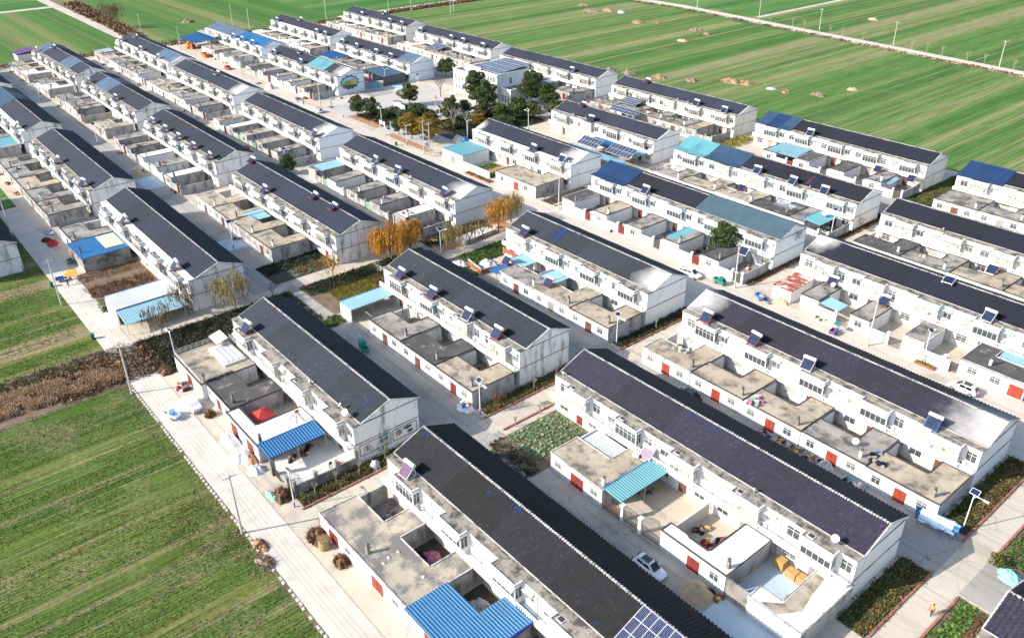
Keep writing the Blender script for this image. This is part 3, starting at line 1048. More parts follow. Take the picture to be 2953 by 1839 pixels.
PATCH = dict(C1=[(-78.6, .9, 1.2, .9, 'tile_blue'), (-78.9, 3.4, .6, .6, 'tile_blue'), (-61.5, .9, .3, .6, 'tile_blue'), (-59.6, .9, 1.7, .6, 'tile_blue'), (-63.5, 1.6, .6, .6, 'tile_blue'), (-41.5, 4.5, .6, .5, 'tile_blue')],
             C2=[(-58, .9, 2.0, .6, 'tile_blue'), (-54.5, .9, 2.4, .5, 'tile_blue')],
             A1=[(-91, 3.6, 1.4, 2.6, 'tile_blue'), (-107.5, .8, .9, .6, 'tile_blue'), (-124.2, 2.6, .9, 1.8, 'tile_rose')],
             A2=[(-112, .9, 1.6, .5, 'tile_blue'), (-96, 3, .6, .8, 'tile_blue')],
             A3=[(-117.6, 3.9, 2.6, 3.6, 'tile_blue'), (-126, .8, 2.2, .5, 'tile_blue')],
             A5=[(-99.6, 4.2, 1.2, 3.6, 'tile_blue'), (-100.6, 4.2, .6, 3.3, 'tile_rose')],
             B1=[(-179, 3.0, 2.0, 1.6, 'tile_blue')], L2=[(-240.5, 4.4, 2.2, 3.6, 'tile_blue')], L1=[(-243, 3.4, 1.5, 1.2, 'tile_blue')],
             B4=[(-176, 2.4, 1.5, 1.6, 'tile_blue')], C3=[(-66, .9, .6, .6, 'tile_blue')], B5=[], M1=[(-309, 4.2, 1, 3.8, 'tile_blue')])
for h in HOUSES:
    build_house(h)

# ------------------------------------------------------------------ courtyard annexes
ORDU = ['leftmost', 'second', 'third', 'fourth', 'fifth', 'sixth']
TONE = dict(t='conc_tan', g='conc_grey', d='conc_dark', w='conc_white')
TONEW = dict(t='tan', g='grey', d='blackened', w='white')


def chimney(root, x, y, z=3.1, kind=0):
    c = ob('chimney', cached(('chim', kind), lambda: MB().box(-.2, -.2, 0, .2, .2, 1.1).mesh('chimney', 'white_wall' if kind == 0 else 'conc_grey')), root, (x, y, z))
    ob('chimney_pot', cached('chimpot', lambda: MB().cyl((0, 0, 1.1), (0, 0, 1.45), .17, .14, 10).cyl((0, 0, 1.45), (0, 0, 1.62), .26, .05, 10).mesh('chimney_pot', 'frame_dark')), c)


def flat_block(root, poly, tone='conc_tan', wallm='white_wall', z=2.95, front=(), lip=True, plinth='blue_wall'):
    """one-storey block with a slab roof. poly counter-clockwise. front: list of ('w'|'d', s0, s1[, mat]) along edge 0"""
    b = MB()
    n = len(poly)
    ops = []
    p0, p1 = poly[0], poly[1]
    ang = math.atan2(p1[1] - p0[1], p1[0] - p0[0])
    d = Vector((math.cos(ang), math.sin(ang)))
    for it in front:
        k, s0, s1 = it[:3]
        hh = (.05, 2.25) if k == 'd' else (1.05, 2.3)
        ops.append((s0, s1, *hh))
        loc = (p0[0] + d.x * s0, p0[1] + d.y * s0, hh[0])
        if k == 'd':
            add_door(root, loc, ang, s1 - s0, hh[1] - hh[0], it[3] if len(it) > 3 else rnd.choice(DOORS))
        else:
            add_window(root, loc, ang, s1 - s0, hh[1] - hh[0], 'grille' if rnd.random() < .6 else 'plain', 'glass', True)
    for i in range(n):
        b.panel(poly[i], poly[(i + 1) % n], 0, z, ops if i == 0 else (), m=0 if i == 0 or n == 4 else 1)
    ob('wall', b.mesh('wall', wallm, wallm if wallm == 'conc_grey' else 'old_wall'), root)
    if plinth:
        cuts = [0.0] + [v for it in front if it[0] == 'd' for v in (it[1], it[2])] + [(Vector(p1) - Vector(p0)).length]
        for a_, c_ in zip(cuts[::2], cuts[1::2]):
            pb_ = MB()
            q0, q1 = Vector(p0) + d * a_, Vector(p0) + d * c_
            nx_, ny_ = d.y * .006, -d.x * .006
            pb_.bar((q0.x + nx_, q0.y + ny_, .3), (q1.x + nx_, q1.y + ny_, .3), .02, .6)
            ob('plinth', pb_.mesh('plinth', plinth), root)
    # slab, pushed out a little
    cx = sum(p[0] for p in poly) / n
    off = []
    for i in range(n):
        a, c, e = Vector(poly[i - 1]), Vector(poly[i]), Vector(poly[(i + 1) % n])
        d1, d2 = (c - a).normalized(), (e - c).normalized()
        n1, n2 = Vector((d1.y, -d1.x)), Vector((d2.y, -d2.x))
        off.append(tuple(c + (n1 + n2) * .1))
    ob('roof_slab', MB().prism(off, z + .002, z + .14).mesh('roof_slab', tone), root)
    if lip:
        lb = MB()
        for i in range(n):
            a, c = Vector(off[i]), Vector(off[(i + 1) % n])
            dd = (c - a).normalized()
            inn = Vector((-dd.y, dd.x))
            q0, q1 = a + inn * .08 + dd * .0, c + inn * .08 - dd * .16
            lb.bar((q0.x, q0.y, z + .2), (q1.x, q1.y, z + .2), .15, .12)
        ob('roof_rim', lb.mesh('roof_rim', 'lip' if rnd.random() < .7 else 'mortar'), root)
    return off


def annex(h, i, code, tone=None, wallm=None, hole=None, doorm=None, label=None, ch=None, w0=0, w1=None):
    x0, x1, yr, n = HOUSES[h]
    w = (x1 - x0) / n
    w1 = w1 or w
    k = w / 10.25
    tone = tone or rnd.choice('ttggd' if h[0] in 'CAB' else 'ttggwg')
    old = h[0] in 'LMNB'
    wallm = wallm or ('old_wall' if old and rnd.random() < .6 else ('stained_wall' if rnd.random() < .4 else 'white_wall'))
    lab = label or 'flat-roofed annex with %s roof, %s yard of the %s' % (TONEW[tone], ORDU[i], HD(h))
    root = thing('courtyard_annex', lab, 'annex', (x0 + i * w, yr, 0), group='flat-roofed annexes in the front yards')
    yf = -16.3 + rnd.uniform(-.1, .15)
    e0, e1 = w0 + .03, w1 - .03
    dm = doorm or rnd.choice(DOORS)
    if code == 'L':
        hx = hole if hole else 6.3 * k
        fr = [('w', 1.0, 2.3), ('d', 4.3 * k, 4.3 * k + 1.7, dm), ('w', 7.4 * k, 7.4 * k + 1.4)]
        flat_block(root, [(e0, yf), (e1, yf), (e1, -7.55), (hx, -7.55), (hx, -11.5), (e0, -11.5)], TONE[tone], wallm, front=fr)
        chimney(root, e1 - rnd.uniform(.8, 1.6), yf + rnd.uniform(.8, 2), 3.08, rnd.choice([0, 1]))
        ob('yard_floor', MB().box(e0, -11.49, .012, hx - .005, -6.5, .03).mesh('yard_floor', 'yard_floor'), root)
        if w0 == 0:
            ob('yard_wall', MB().box(e0, -11.49, 0, e0 + .2, -7.55, 2.6).mesh('yard_wall', wallm), root)
    elif code == 'W':
        ww = (w0 + 4.2 * k)
        fr = [('w', 1.2, 2.6)] if rnd.random() < .6 else []
        flat_block(root, [(e0, yf), (ww, yf), (ww, -7.55), (e0, -7.55)], TONE[tone], wallm, front=fr)
        if rnd.random() < .6:
            chimney(root, ww - .6, yf + 1.2, 3.08, rnd.choice([0, 1]))
        g0, g1 = e1 - 2.9, e1 - .5
        ob('yard_wall', MB().box(ww + .002, yf + .05, 0, g0, yf + .28, 1.9).mesh('yard_wall', wallm), root)
        for gx in (g0, g1):
            ob('gate_pillar', MB().box(gx, yf - .05, 0, gx + .42, yf + .37, 2.4).box(gx - .06, yf - .11, 2.4, gx + .48, yf + .43, 2.55).mesh('gate_pillar', wallm), root)
        gm = rnd.choice(['door_red', 'door_green', 'frame_dark', 'door_grey'])
        gb = MB()
        q = (g1 - g0 - .46) / 2
        for s_ in (0, 1):
            gx = g0 + .44 + s_ * q
            gb.box(gx, yf + .12, .1, gx + q - .02, yf + .17, 2.0)
            for j in range(5):
                gb.box(gx + j * q / 5 + .04, yf + .08, .2, gx + j * q / 5 + .1, yf + .12, 1.9)
        ob('gate', gb.mesh('gate', gm), root)
        ob('dividing_wall', MB().box(e1 - .2, yf + .4, 0, e1, -7.55, 2.3).mesh('dividing_wall', 'old_wall'), root)
        ob('yard_floor', MB().box(ww + .01, yf + .3, .012, e1 - .21, -6.5, .03).mesh('yard_floor', 'conc_grey'), root)
    elif code == 'F':
        fr = [('w', 1.0, 2.3), ('d', 4.3 * k, 4.3 * k + 1.7, dm), ('w', 7.4 * k, 7.4 * k + 1.4)]
        flat_block(root, [(e0, yf), (e1, yf), (e1, -7.55), (e0, -7.55)], TONE[tone], wallm, front=fr)
        chimney(root, e1 - 1, yf + 1.2)
    return root


def canopy(x0, y0, x1, y1, z, m, label, along='y', drop=.35, posts=True, group=None, fascia='awning_deep', name='metal_canopy', wallm=None, walls=''):
    """corrugated roof on posts; ribs run across the short way"""
    root = thing(name, label, 'canopy' if name == 'metal_canopy' else 'shed', (x0, y0, 0), group=group)
    w, d = x1 - x0, y1 - y0
    b = MB()
    if along == 'y':      # slopes down towards +x, ribs along x
        b.sheet((0, 0, z), (0, d, 0), (w, 0, -drop), int(d / .42), .06, .05)
    else:                 # slopes down to -y, ribs along y
        b.sheet((0, 0, z - drop), (w, 0, 0), (0, d, drop), int(w / .42), .06, .05)
    ob('roof_sheet', b.mesh('roof_sheet', m), root)
    fb = MB()
    if along == 'y':
        fb.bar((0, .0, z - .02), (0, d, z - .02), .12, .24)
    else:
        fb.bar((0, d, z - .02), (w, d, z - .02), .12, .24)
    ob('fascia', fb.mesh('fascia', fascia), root)
    if posts:
        for px in (.12, w - .12):
            for py in np.linspace(.12, d - .12, max(2, int(d / 4) + 1)):
                zz = z - drop * ((px / w) if along == 'y' else (1 - py / d)) - .08
                ob('post', MB().cyl((px, py, 0), (px, py, zz), .05, n=6).mesh('post', 'steel'), root)
    if wallm:
        segs = dict(f=((.05, .05), (w - .05, .05)), r=((w - .05, .05), (w - .05, d - .05)), b=((w - .05, d - .05), (.05, d - .05)), l=((.05, d - .05), (.05, .05)))
        for s_ in walls:
            p, q = segs[s_]
            zz = z - drop - .12
            ob('wall', MB().bar((*p, zz / 2), (*q, zz / 2), .2, zz).mesh('wall', wallm), root)
    return root


YARDS = dict(
    C3='LLLLL', C5='LLLLL', C6='FLLLL', A2='.LLL', A3='.LLL', A5='LLLLW', A6='.WWWW',
    A4='WWWWW', B2='LLLL.', B3='WWWWW', B6='LLLLW', L1='LLLLL', L2='WWWWW', L3='WWWWW', L6='LLLWL', M1='LLWLL', M2='LLW.L', M3='LLLWW',
    M4='WWWWW', M5='.LLW.', M6='LLLLL', N2='LLL.LL', N3='LLLLLW', N4='..LWWW', N5='LLLLLL', N6='LLLLLL', N1='.....L')
TONES = dict(C3='tttgt', A2='.gdt', A3='.gtt', C5='dgttt', A5='gttdg', B2='ttt', L1='ggtgg', B3='ggggw')
YC = []
for h, s in YARDS.items():
    for i, c in enumerate(s):
        if c in 'LWF':
            tn = TONES.get(h, '')
            kw = {}
            if h == 'A2':
                kw = dict(wallm='stained_wall')
            if h == 'C3':
                kw = dict(doorm='door_orange', wallm='white_wall')
            if h in ('A3', 'C3', 'A4'):
                kw['wallm'] = 'white_wall'
            annex(h, i, c, tn[i] if i < len(tn) and tn[i] in TONE else None, **kw)

            if h[0] in 'LMNB' or h in ('C5', 'A5', 'A4', 'A6'):
                x0_, x1_, yr_, n_ = HOUSES[h]
                YC.append((x0_ + (x1_ - x0_) / n_ * i + (3.0 if c == 'L' else 6.3), yr_ - (9.4 if c == 'L' else 10.5), h, i, c))

# C1 yard: wide weathered roof with two sunk courts, blue sheet roof
r1 = thing('courtyard_annex', 'wide weathered concrete roof with two sunk courts below the nearest terrace', 'annex', (0, 49.2, 0), group='flat-roofed annexes in the front yards')
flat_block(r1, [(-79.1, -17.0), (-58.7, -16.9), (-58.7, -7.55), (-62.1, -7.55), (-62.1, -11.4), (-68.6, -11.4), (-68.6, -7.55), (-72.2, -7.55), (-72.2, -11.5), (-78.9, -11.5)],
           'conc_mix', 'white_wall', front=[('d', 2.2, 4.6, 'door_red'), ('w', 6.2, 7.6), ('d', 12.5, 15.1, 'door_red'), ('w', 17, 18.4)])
ob('yard_wall', MB().box(-78.9, -11.45, 0, -78.68, -7.0, 2.7).mesh('yard_wall', 'old_wall'), r1)
chimney(r1, -68.9, -15.8, 3.08, 1)
ob('yard_floor', MB().box(-78.6, -11.4, .012, -72.3, -6.5, .03).mesh('yard_floor', 'yard_floor'), r1)
ob('yard_floor', MB().box(-68.5, -11.3, .012, -62.2, -6.5, .03).mesh('yard_floor', 'soil_dark'), r1)
r1 = thing('courtyard_annex', 'annex with bright blue ribbed L-shaped roof beside the nearest terrace', 'annex', (0, 49.2, 0), group='flat-roofed annexes in the front yards')
flat_block(r1, [(-58.5, -16.9), (-48.1, -16.9), (-48.1, -7.55), (-52.6, -7.55), (-52.6, -11.2), (-58.5, -11.2)], 'conc_grey', 'white_wall', front=[('d', 3, 5, 'door_red'), ('w', 7, 8.4)])
ob('yard_floor', MB().box(-58.4, -11.1, .012, -52.7, -6.5, .03).mesh('yard_floor', 'soil_dark'), r1)
b = MB().sheet((-58.8, -17.3, 3.25), (0, 6.1, 0), (10.9, 0, .12), 15, .07, .05).sheet((-52.7, -11.2, 3.30), (0, 4.5, 0), (4.8, 0, .07), 11, .07, .05)
ob('metal_roof', b.mesh('metal_roof', 'metal_blue'), r1)
ob('fascia', MB().box(-47.9, -17.2, 2.95, -47.8, -6.8, 3.45).mesh('fascia', 'lamp_blue'), r1)
annex('C1', 3, 'L', 't', 'white_wall', w0=.2)
annex('C1', 4, 'L', 'g', 'white_wall')

# C2 yards
r1 = thing('courtyard_annex', 'tan roofed annex with red double door left of the teal canopy', 'annex', (0, 80, 0), group='flat-roofed annexes in the front yards')
flat_block(r1, [(-68.8, -16.6), (-58.3, -16.9), (-58.3, -7.55), (-62.1, -7.55), (-62.1, -11.4), (-68.8, -11.4)], 'conc_tan', 'white_wall',
           front=[('w', .8, 2.2), ('d', 4.2, 6.8, 'door_red'), ('w', 8.2, 9.6)])
ob('yard_wall', MB().box(-68.8, -11.39, 0, -68.6, -7.6, 2.8).mesh('yard_wall', 'stained_wall'), r1)
chimney(r1, -59, -15.9)
canopy(-68.2, 68.8, -62.3, 72.3, 2.9, 'metal_grey', 'grey corrugated sheet over the court left of the teal canopy', 'y', .15)
canopy(-58.25, 63.2, -55.0, 73.0, 3.5, 'metal_teal', 'long teal corrugated canopy over a barred yard', 'y', .3)
r1 = thing('yard_gate', 'black scrolled iron gate between white pillars beside the teal canopy', 'gate', (-55.2, 63.6, 0))
for gx in (0, 3.2):
    ob('gate_pillar', MB().box(gx, -.25, 0, gx + .5, .25, 2.5).box(gx - .07, -.32, 2.5, gx + .57, .32, 2.68).mesh('gate_pillar', 'white_wall'), r1)


def gate_leaf(w_, hgt, arch=.5):
    b_ = MB().box(0, -.03, .12, w_, .03, .2).box(0, -.03, hgt * .5, w_, .03, hgt * .5 + .06)
    n_ = int(w_ / .16)
    for j in range(n_ + 1):
        x = j * w_ / n_
        b_.box(x - .018, -.02, .12, x + .018, .02, hgt + arch * math.sin(math.pi * x / w_))
    for j in range(n_):
        x = j * w_ / n_
        b_.bar((x, 0, hgt + arch * math.sin(math.pi * x / w_)), (x + w_ / n_, 0, hgt + arch * math.sin(math.pi * (x + w_ / n_) / w_)), .05)
    return b_


ob('gate', gate_leaf(2.6, 1.8).mesh('gate', 'frame_dark'), r1, (.55, 0, 0))
r1 = thing('yard_fence', 'black iron fence right of the scrolled gate', 'fence', (-51.5, 63.6, 0))
ob('railing', gate_leaf(3.1, 1.5, .15).mesh('railing', 'frame_dark'), r1, (.1, 0, 0))
r1 = thing('yard_fence', 'brown barred fence under the front of the teal canopy', 'fence', (-58.0, 63.4, 0))
ob('railing', gate_leaf(2.7, 1.7, 0).mesh('railing', 'door_brown'), r1)
r1 = thing('courtyard_annex', 'pale roofed annex with sunlit court and drying laundry in the right column', 'annex', (0, 80, 0), group='flat-roofed annexes in the front yards')
flat_block(r1, [(-48.3, -16.5), (-38.3, -16.5), (-38.3, -6.6 - .95), (-42.1, -7.55), (-42.1, -14.9), (-45.5, -14.9), (-45.5, -14.6), (-48.3, -14.6)], 'conc_white', 'white_wall',
           front=[('d', 4.3, 6.2, 'door_red'), ('w', 7.7, 9.0)])
ob('yard_wall', MB().box(-48.3, -14.59, 0, -48.08, -7.0, 2.2).mesh('yard_wall', 'conc_white'), r1)
chimney(r1, -39.0, -15.2, 3.08, 1)
r1 = thing('courtyard_annex', 'freshly whitewashed flat roof round a blue court at the lower right', 'annex', (0, 80, 0), group='flat-roofed annexes in the front yards')
flat_block(r1, [(-34.8, -17.0), (-27.9, -17.0), (-27.9, -6.4), (-31.9, -6.6 - .95), (-31.9, -14.8), (-34.8, -14.8)], 'conc_white', 'white_wall')
ob('yard_wall', MB().box(-38.1, -16.6, 0, -34.9, -16.35, 3.0).mesh('yard_wall', 'conc_grey'), r1)
ob('roof_patch', MB().add([(-33.5, -16.6, 3.096), (-31.2, -16.7, 3.096), (-29.6, -14.2, 3.096), (-30.2, -11.2, 3.096), (-30.6, -8.0, 3.096), (-31.7, -8.0, 3.096), (-31.7, -14.9, 3.096)], [tuple(range(7))]).mesh('roof_patch', 'conc_tan'), r1)
rect_struct('paving', -38, 65, -32, 73, .014, 'paving_blue', 'pale blue concrete floor of the court with cardboard boxes')
for i, (bx, by, ww, hh) in enumerate(((-37.2, 71.9, 1.3, 1.3), (-35.4, 71.6, 1.4, 1.0), (-33.8, 71.5, 1.5, 1.2))):
    bo = ob('cardboard_box', MB().box(0, 0, 0, ww, 1.1, hh).box(.02, .5, hh, ww - .02, .6, hh + .008, 1).mesh('cardboard_box', 'box_brown', 'sand'), None, (bx, by, .02))
    tag(bo, ['leftmost cardboard box in the blue court', 'low middle cardboard box in the blue court', 'rightmost cardboard box beside the red door of the blue court'][i], 'box', 'cardboard boxes in the blue court')

# C4: narrow wings along the main street
for i, (a, c, tn) in enumerate(((-73.0, -69.3, 'g'), (-62.7, -59.0, 'g'), (-52.6, -48.9, 'g'), (-42.6, -32.2, 'd'))):
    r1 = thing('courtyard_annex', ['grey roofed wing with sky-blue sheet porch on the main street', 'grey roofed wing behind the tall pole on the main street', 'grey roofed wing left of the white notice wall',
               'dark roofed annex with orange double door behind the white car'][i], 'annex', (0, 146.8, 0), group='flat-roofed annexes in the front yards')
    if i < 3:
        flat_block(r1, [(a, -15.3), (c, -15.3), (c, -7.55), (a, -7.55)], TONE[tn], 'white_wall', front=[('w', 1.0, 2.4)] if i == 1 else [])
        ob('yard_wall', MB().box(c + .05, -15.3, 0, c + 3.4, -15.05, 1.9).mesh('yard_wall', 'white_wall'), r1)
        ob('gate_pillar', MB().box(c + 3.6, -15.4, 0, c + 4.05, -14.95, 2.6).mesh('gate_pillar', 'white_wall'), r1)
        ob('gate', gate_leaf(1.9, 1.7, .1).mesh('gate', 'frame_dark'), r1, (c + 4.1, -15.2, 0))
    else:
        flat_block(r1, [(a, -15.4), (c, -15.4), (c, -10.5), (-39.2, -10.5), (-39.2, -7.55), (a, -7.55)], TONE[tn], 'white_wall', front=[('w', 1.4, 2.9), ('w', 5.0, 6.6), ('d', 8.0, 10.2, 'door_orange')])
        chimney(r1, -38.6, -13.8)
r1 = thing('shed', 'white shed with rusty flaking flat roof near the main street', 'shed', (0, 146.8, 0))
flat_block(r1, [(-79.1, -15.5), (-75.0, -15.5), (-75.2, -6.9 - .65), (-79.1, -7.55)], 'metal_rust', 'white_wall', z=2.7, lip=False)
canopy(-69.2, 131.6, -65.2, 135.1, 2.75, 'metal_sky', 'sky-blue sheet porch roof on the main street', 'y', .3)
canopy(-39.0, 136.8, -31.0, 141.0, 3.3, 'metal_sky', 'pale blue sheet roof above the orange door annex', 'x', .5)
# A1
r1 = thing('courtyard_annex', 'flat terrace roof with thin railings and ribbed skylights beside the ditch', 'annex', (0, 49.1, 0), group='flat-roofed annexes in the front yards')
flat_block(r1, [(-130.0, -17.0), (-118.2, -17.0), (-118.2, -7.55), (-130.0, -7.55)], 'conc_tan', 'stained_wall', front=[('d', 5, 7.4, 'door_red'), ('w', 9, 10.4)])
rb = MB()
for (p, q) in (((-129.9, -16.9), (-118.3, -16.9)), ((-118.3, -16.9), (-118.3, -8)), ((-129.9, -16.9), (-129.9, -8))):
    for z in (3.45, 3.75, 4.05):
        rb.bar((*p, z), (*q, z), .035)
    n_ = int((Vector(q) - Vector(p)).length / .9)
    for j in range(n_ + 1):
        t_ = j / n_
        rb.bar((p[0] + (q[0] - p[0]) * t_, p[1] + (q[1] - p[1]) * t_, 3.1), (p[0] + (q[0] - p[0]) * t_, p[1] + (q[1] - p[1]) * t_, 4.05), .03)
ob('railing', rb.mesh('railing', 'grille'), r1)
b = MB().box(-127.6, -11.9, 3.1, -120.6, -8.2, 3.5)
ob('skylight_kerb', b.mesh('skylight_kerb', 'conc_white'), r1)
b = MB()
for j in range(4):
    b.box(-127.2, -11.4 + j * .85, 3.5, -121, -10.8 + j * .85, 3.62)
ob('skylight', b.mesh('skylight', 'metal_white'), r1)
ob('skylight_hatch', MB().box(0, 0, 0, 3.6, 2.2, .08).mesh('skylight_hatch', 'metal_white'), r1, (-130.2, -10.6, 4.2), rot=(R(14), 0, 0))
chimney(r1, -118.8, -16.2, 3.08, 1)
annex('A1', 1, 'L', 'd', 'stained_wall', label='flat roof black with soot beside the railed terrace')
r1 = thing('courtyard_annex', 'pale roof framing the court with the red tent', 'annex', (0, 49.1, 0), group='flat-roofed annexes in the front yards')
flat_block(r1, [(-108.2, -17.0), (-97.3, -17.0), (-97.3, -7.55), (-102.2, -7.55), (-102.2, -15.0), (-108.2, -15.0)], 'conc_white', 'white_wall', front=[('d', 1.0, 3.6, 'door_red'), ('d', 6.6, 9.2, 'door_red')])
chimney(r1, -97.9, -16.2, 3.08, 1)
canopy(-97.2, 32.1, -93.6, 41.2, 3.5, 'metal_bright', 'bright blue ribbed canopy beside the white courtyard', 'y', .4)
r1 = thing('yard_fence', 'grey wall with slim railings closing the courtyard beside the blue canopy', 'fence', (-88.0, 33.0, 0))
ob('base_wall', MB().box(-.15, 0, 0, .15, 10.0, 1.2).mesh('base_wall', 'conc_grey'), r1)
for py in (0, 3.2, 6.6, 9.8):
    ob('fence_pillar', MB().box(-.28, py - .25, 0, .28, py + .25, 2.3).mesh('fence_pillar', 'conc_grey'), r1)
rb = MB()
for py in np.arange(.3, 9.6, .22):
    rb.box(-.02, py, 1.21, .02, py + .03, 2.1)
rb.box(-.03, .25, 1.3, .03, 9.6, 1.35).box(-.03, .25, 1.95, .03, 9.6, 2.0)
ob('railing', rb.mesh('railing', 'grille'), r1)
r1 = thing('yard_gate', 'pair of grey gate pillars with dark leaves on the front road', 'gate', (-94.0, 32.5, 0))
for gx in (0, 4.9):
    ob('gate_pillar', MB().box(gx, -.3, 0, gx + .6, .3, 2.8).mesh('gate_pillar', 'conc_grey'), r1)
ob('gate', gate_leaf(1.9, 1.5, .2).mesh('gate', 'frame_dark'), r1, (.65, 0, 0))
ob('gate', gate_leaf(1.9, 1.5, .2).mesh('gate', 'frame_dark'), r1, (4.8, .2, 0), R(75))
rect_struct('paving', -97, 33, -88.4, 42.6, .016, 'conc_white', 'bright concrete floor of the walled courtyard')
# A2, A3 extras
canopy(-128.7, 63.4, -124.6, 73.0, 2.9, 'metal_sky', 'long pale blue shed roof at the end of the second central terrace', 'y', .2, walls='fl', wallm='white_wall', name='shed')
canopy(-120.4, 93.2, -118.1, 98.4, 3.0, 'metal_bright', 'small blue sheet roof beside the brick yard', 'y', .1)
canopy(-121.2, 98.7, -116.8, 103.5, 3.3, 'metal_sky', 'pale blue sheet roof beside the dark water heater', 'y', .3)
canopy(-111.2, 98.9, -107.1, 103.6, 3.3, 'metal_sky', 'pale blue sheet roof over the court of the third central terrace', 'y', .3)
# A4, A5, A6 extras
canopy(-107.5, 132.6, -103.8, 140.2, 3.3, 'metal_teal', 'teal canopy in front of the teal-grey metal roof', 'y', .4)
canopy(-93.5, 163.0, -89.0, 170.3, 3.3, 'metal_teal', 'teal sheet roof over the last yard of the fifth central terrace', 'y', .3, fascia='lamp_blue')
canopy(-103.6, 162.6, -98.6, 168.6, 3.2, 'metal_grey', 'grey corrugated roof over a yard of the fifth central terrace', 'x', .4)
canopy(-128.4, 198.6, -119.2, 206.6, 3.6, 'metal_sky', 'patchwork blue canopy in front of the sixth central terrace', 'x', .5)
canopy(-98.0, 200.0, -92.4, 204.5, 3.0, 'metal_sky', 'pale blue lean-to between yards of the sixth central terrace', 'x', .4)
# B1
r1 = thing('courtyard_annex', 'grey walled annex with vivid blue flat roof beside the vegetable plots', 'annex', (0, 48.8, 0), group='flat-roofed annexes in the front yards')
flat_block(r1, [(-191.6, -17.6), (-180.9, -17.4), (-181.2, -7.55), (-191.6, -7.55)], 'metal_bright', 'conc_grey', lip=False, z=3.0, front=[('d', 2, 4)])
ob('roof_panel', MB().box(-190.8, -11.8, 3.17, -183.2, -8.0, 3.25).mesh('roof_panel', 'metal_yellow'), r1)
chimney(r1, -184.6, -16.6, 3.1, 1)
annex('B1', 0, 'L', 'g')
canopy(-159.4, 29.6, -152.9, 41.6, 3.5, 'metal_white', 'white corrugated shed roof beside the reed ditch', 'y', .3, walls='fl', wallm='white_wall', name='shed')
canopy(-152.7, 29.6, -147.6, 41.4, 3.0, 'metal_sky', 'blue edged lean-to on the right of the white shed', 'y', .7, fascia='metal_bright')
# B4: front yard
r1 = thing('courtyard_annex', 'white annex with pale teal roof facing the square', 'annex', (0, 148.4, 0), group='flat-roofed annexes in the front yards')
flat_block(r1, [(-190.0, -17.0), (-180.5, -17.0), (-180.5, -7.55), (-190.0, -7.55)], 'metal_teal', 'white_wall', z=3.3, lip=False, front=[('d', 4, 6, 'door_grey')])
r1 = thing('courtyard_annex', 'white annex with railed tan roof and red door on the main street', 'annex', (0, 148.4, 0), group='flat-roofed annexes in the front yards')
flat_block(r1, [(-165.5, -17.2), (-149.5, -17.2), (-149.5, -7.55), (-155, -7.55), (-155, -10), (-165.5, -10)], 'conc_tan', 'white_wall', front=[('w', 2, 3.3), ('d', 7.4, 9.4, 'door_orange'), ('w', 11.4, 12.8)])
ob('yard_wall', MB().box(-180.4, -17.0, 0, -168.5, -16.7, 1.9).mesh('yard_wall', 'blue_wall'), r1)
# B5 canopies
canopy(-168.5, 167.0, -157.5, 172.2, 3.4, 'metal_bright', 'blue sheet canopy behind the left yard solar array', 'x', .5)
canopy(-157.0, 167.4, -148.4, 172.2, 3.4, 'metal_sky', 'pale blue canopy behind the right yard solar array', 'x', .5)
canopy(-170, 159.5, -148, 162.6, 2.9, 'metal_sky', 'long pale blue porch roof on the lane behind the fourth left terrace', 'x', .3)
# B2/L extras
canopy(-182, 68.0, -176.5, 72.3, 3.2, 'metal_sky', 'pale blue sheet over a court of the second left terrace', 'y', .2)
canopy(-286.5, 33.5, -278.0, 41.0, 3.4, 'metal_teal', 'teal roof corner at the left edge of the picture', 'y', .3)
canopy(-201.0, 96.5, -196.4, 103.6, 3.5, 'metal_sky', 'pale sheet roof beside the palm hedge in the third left yard', 'y', .4)
canopy(-399.5, 134.2, -379.5, 145.4, 5.0, 'metal_bright', 'big blue canopy at the far end of the main street', 'x', 1.0)
canopy(-326.5, 165.6, -314, 172.8, 3.6, 'metal_bright', 'blue canopy roof in the fifth distant yard', 'x', .5)
canopy(-286, 163.5, -272.6, 173.3, 4.0, 'metal_slate', 'dark open canopy beside the square', 'y', .5, fascia='frame_dark', walls='rb', wallm='frame_dark')
canopy(-400, 63.5, -393, 67.5, 3.0, 'metal_teal', 'teal sheet roof at the far left yards', 'x', .3)
canopy(-399, 97, -391.5, 103.5, 3.6, 'metal_white', 'blue and white striped sheet roof at the third farthest terrace', 'x', .3)
canopy(-399.5, 143, -379, 145.5, 5.6, 'metal_white', 'white flat roof strip behind the big blue canopy', 'x', .2)
r1 = thing('shed', 'small white hut with maroon roof at the field edge', 'shed', (-421, 70, 0))
flat_block(r1, [(0, 0), (7.5, 0), (7.5, 7), (0, 7)], 'door_red', 'white_wall', z=3.0, lip=False, front=[('w', 1, 2.4), ('d', 4, 5.4, 'door_grey')])
ob('metal_roof', MB().sheet((-.3, -.4, 3.2), (8.1, 0, 0), (0, 7.8, 1.2), 18, .06, .05).mesh('metal_roof', 'cloth_purple'), r1)
# brick yard walls
r1 = thing('brick_wall', 'long red brick yard wall in the second farthest row', 'wall', (-356.5, 64.5, 0))
ob('wall', MB().box(0, 0, 0, .3, 10, 2.6).mesh('wall', 'brick_red'), r1)
ob('coping', MB().box(-.05, -.05, 2.6, .35, 10, 2.68).mesh('coping', 'conc_grey'), r1)


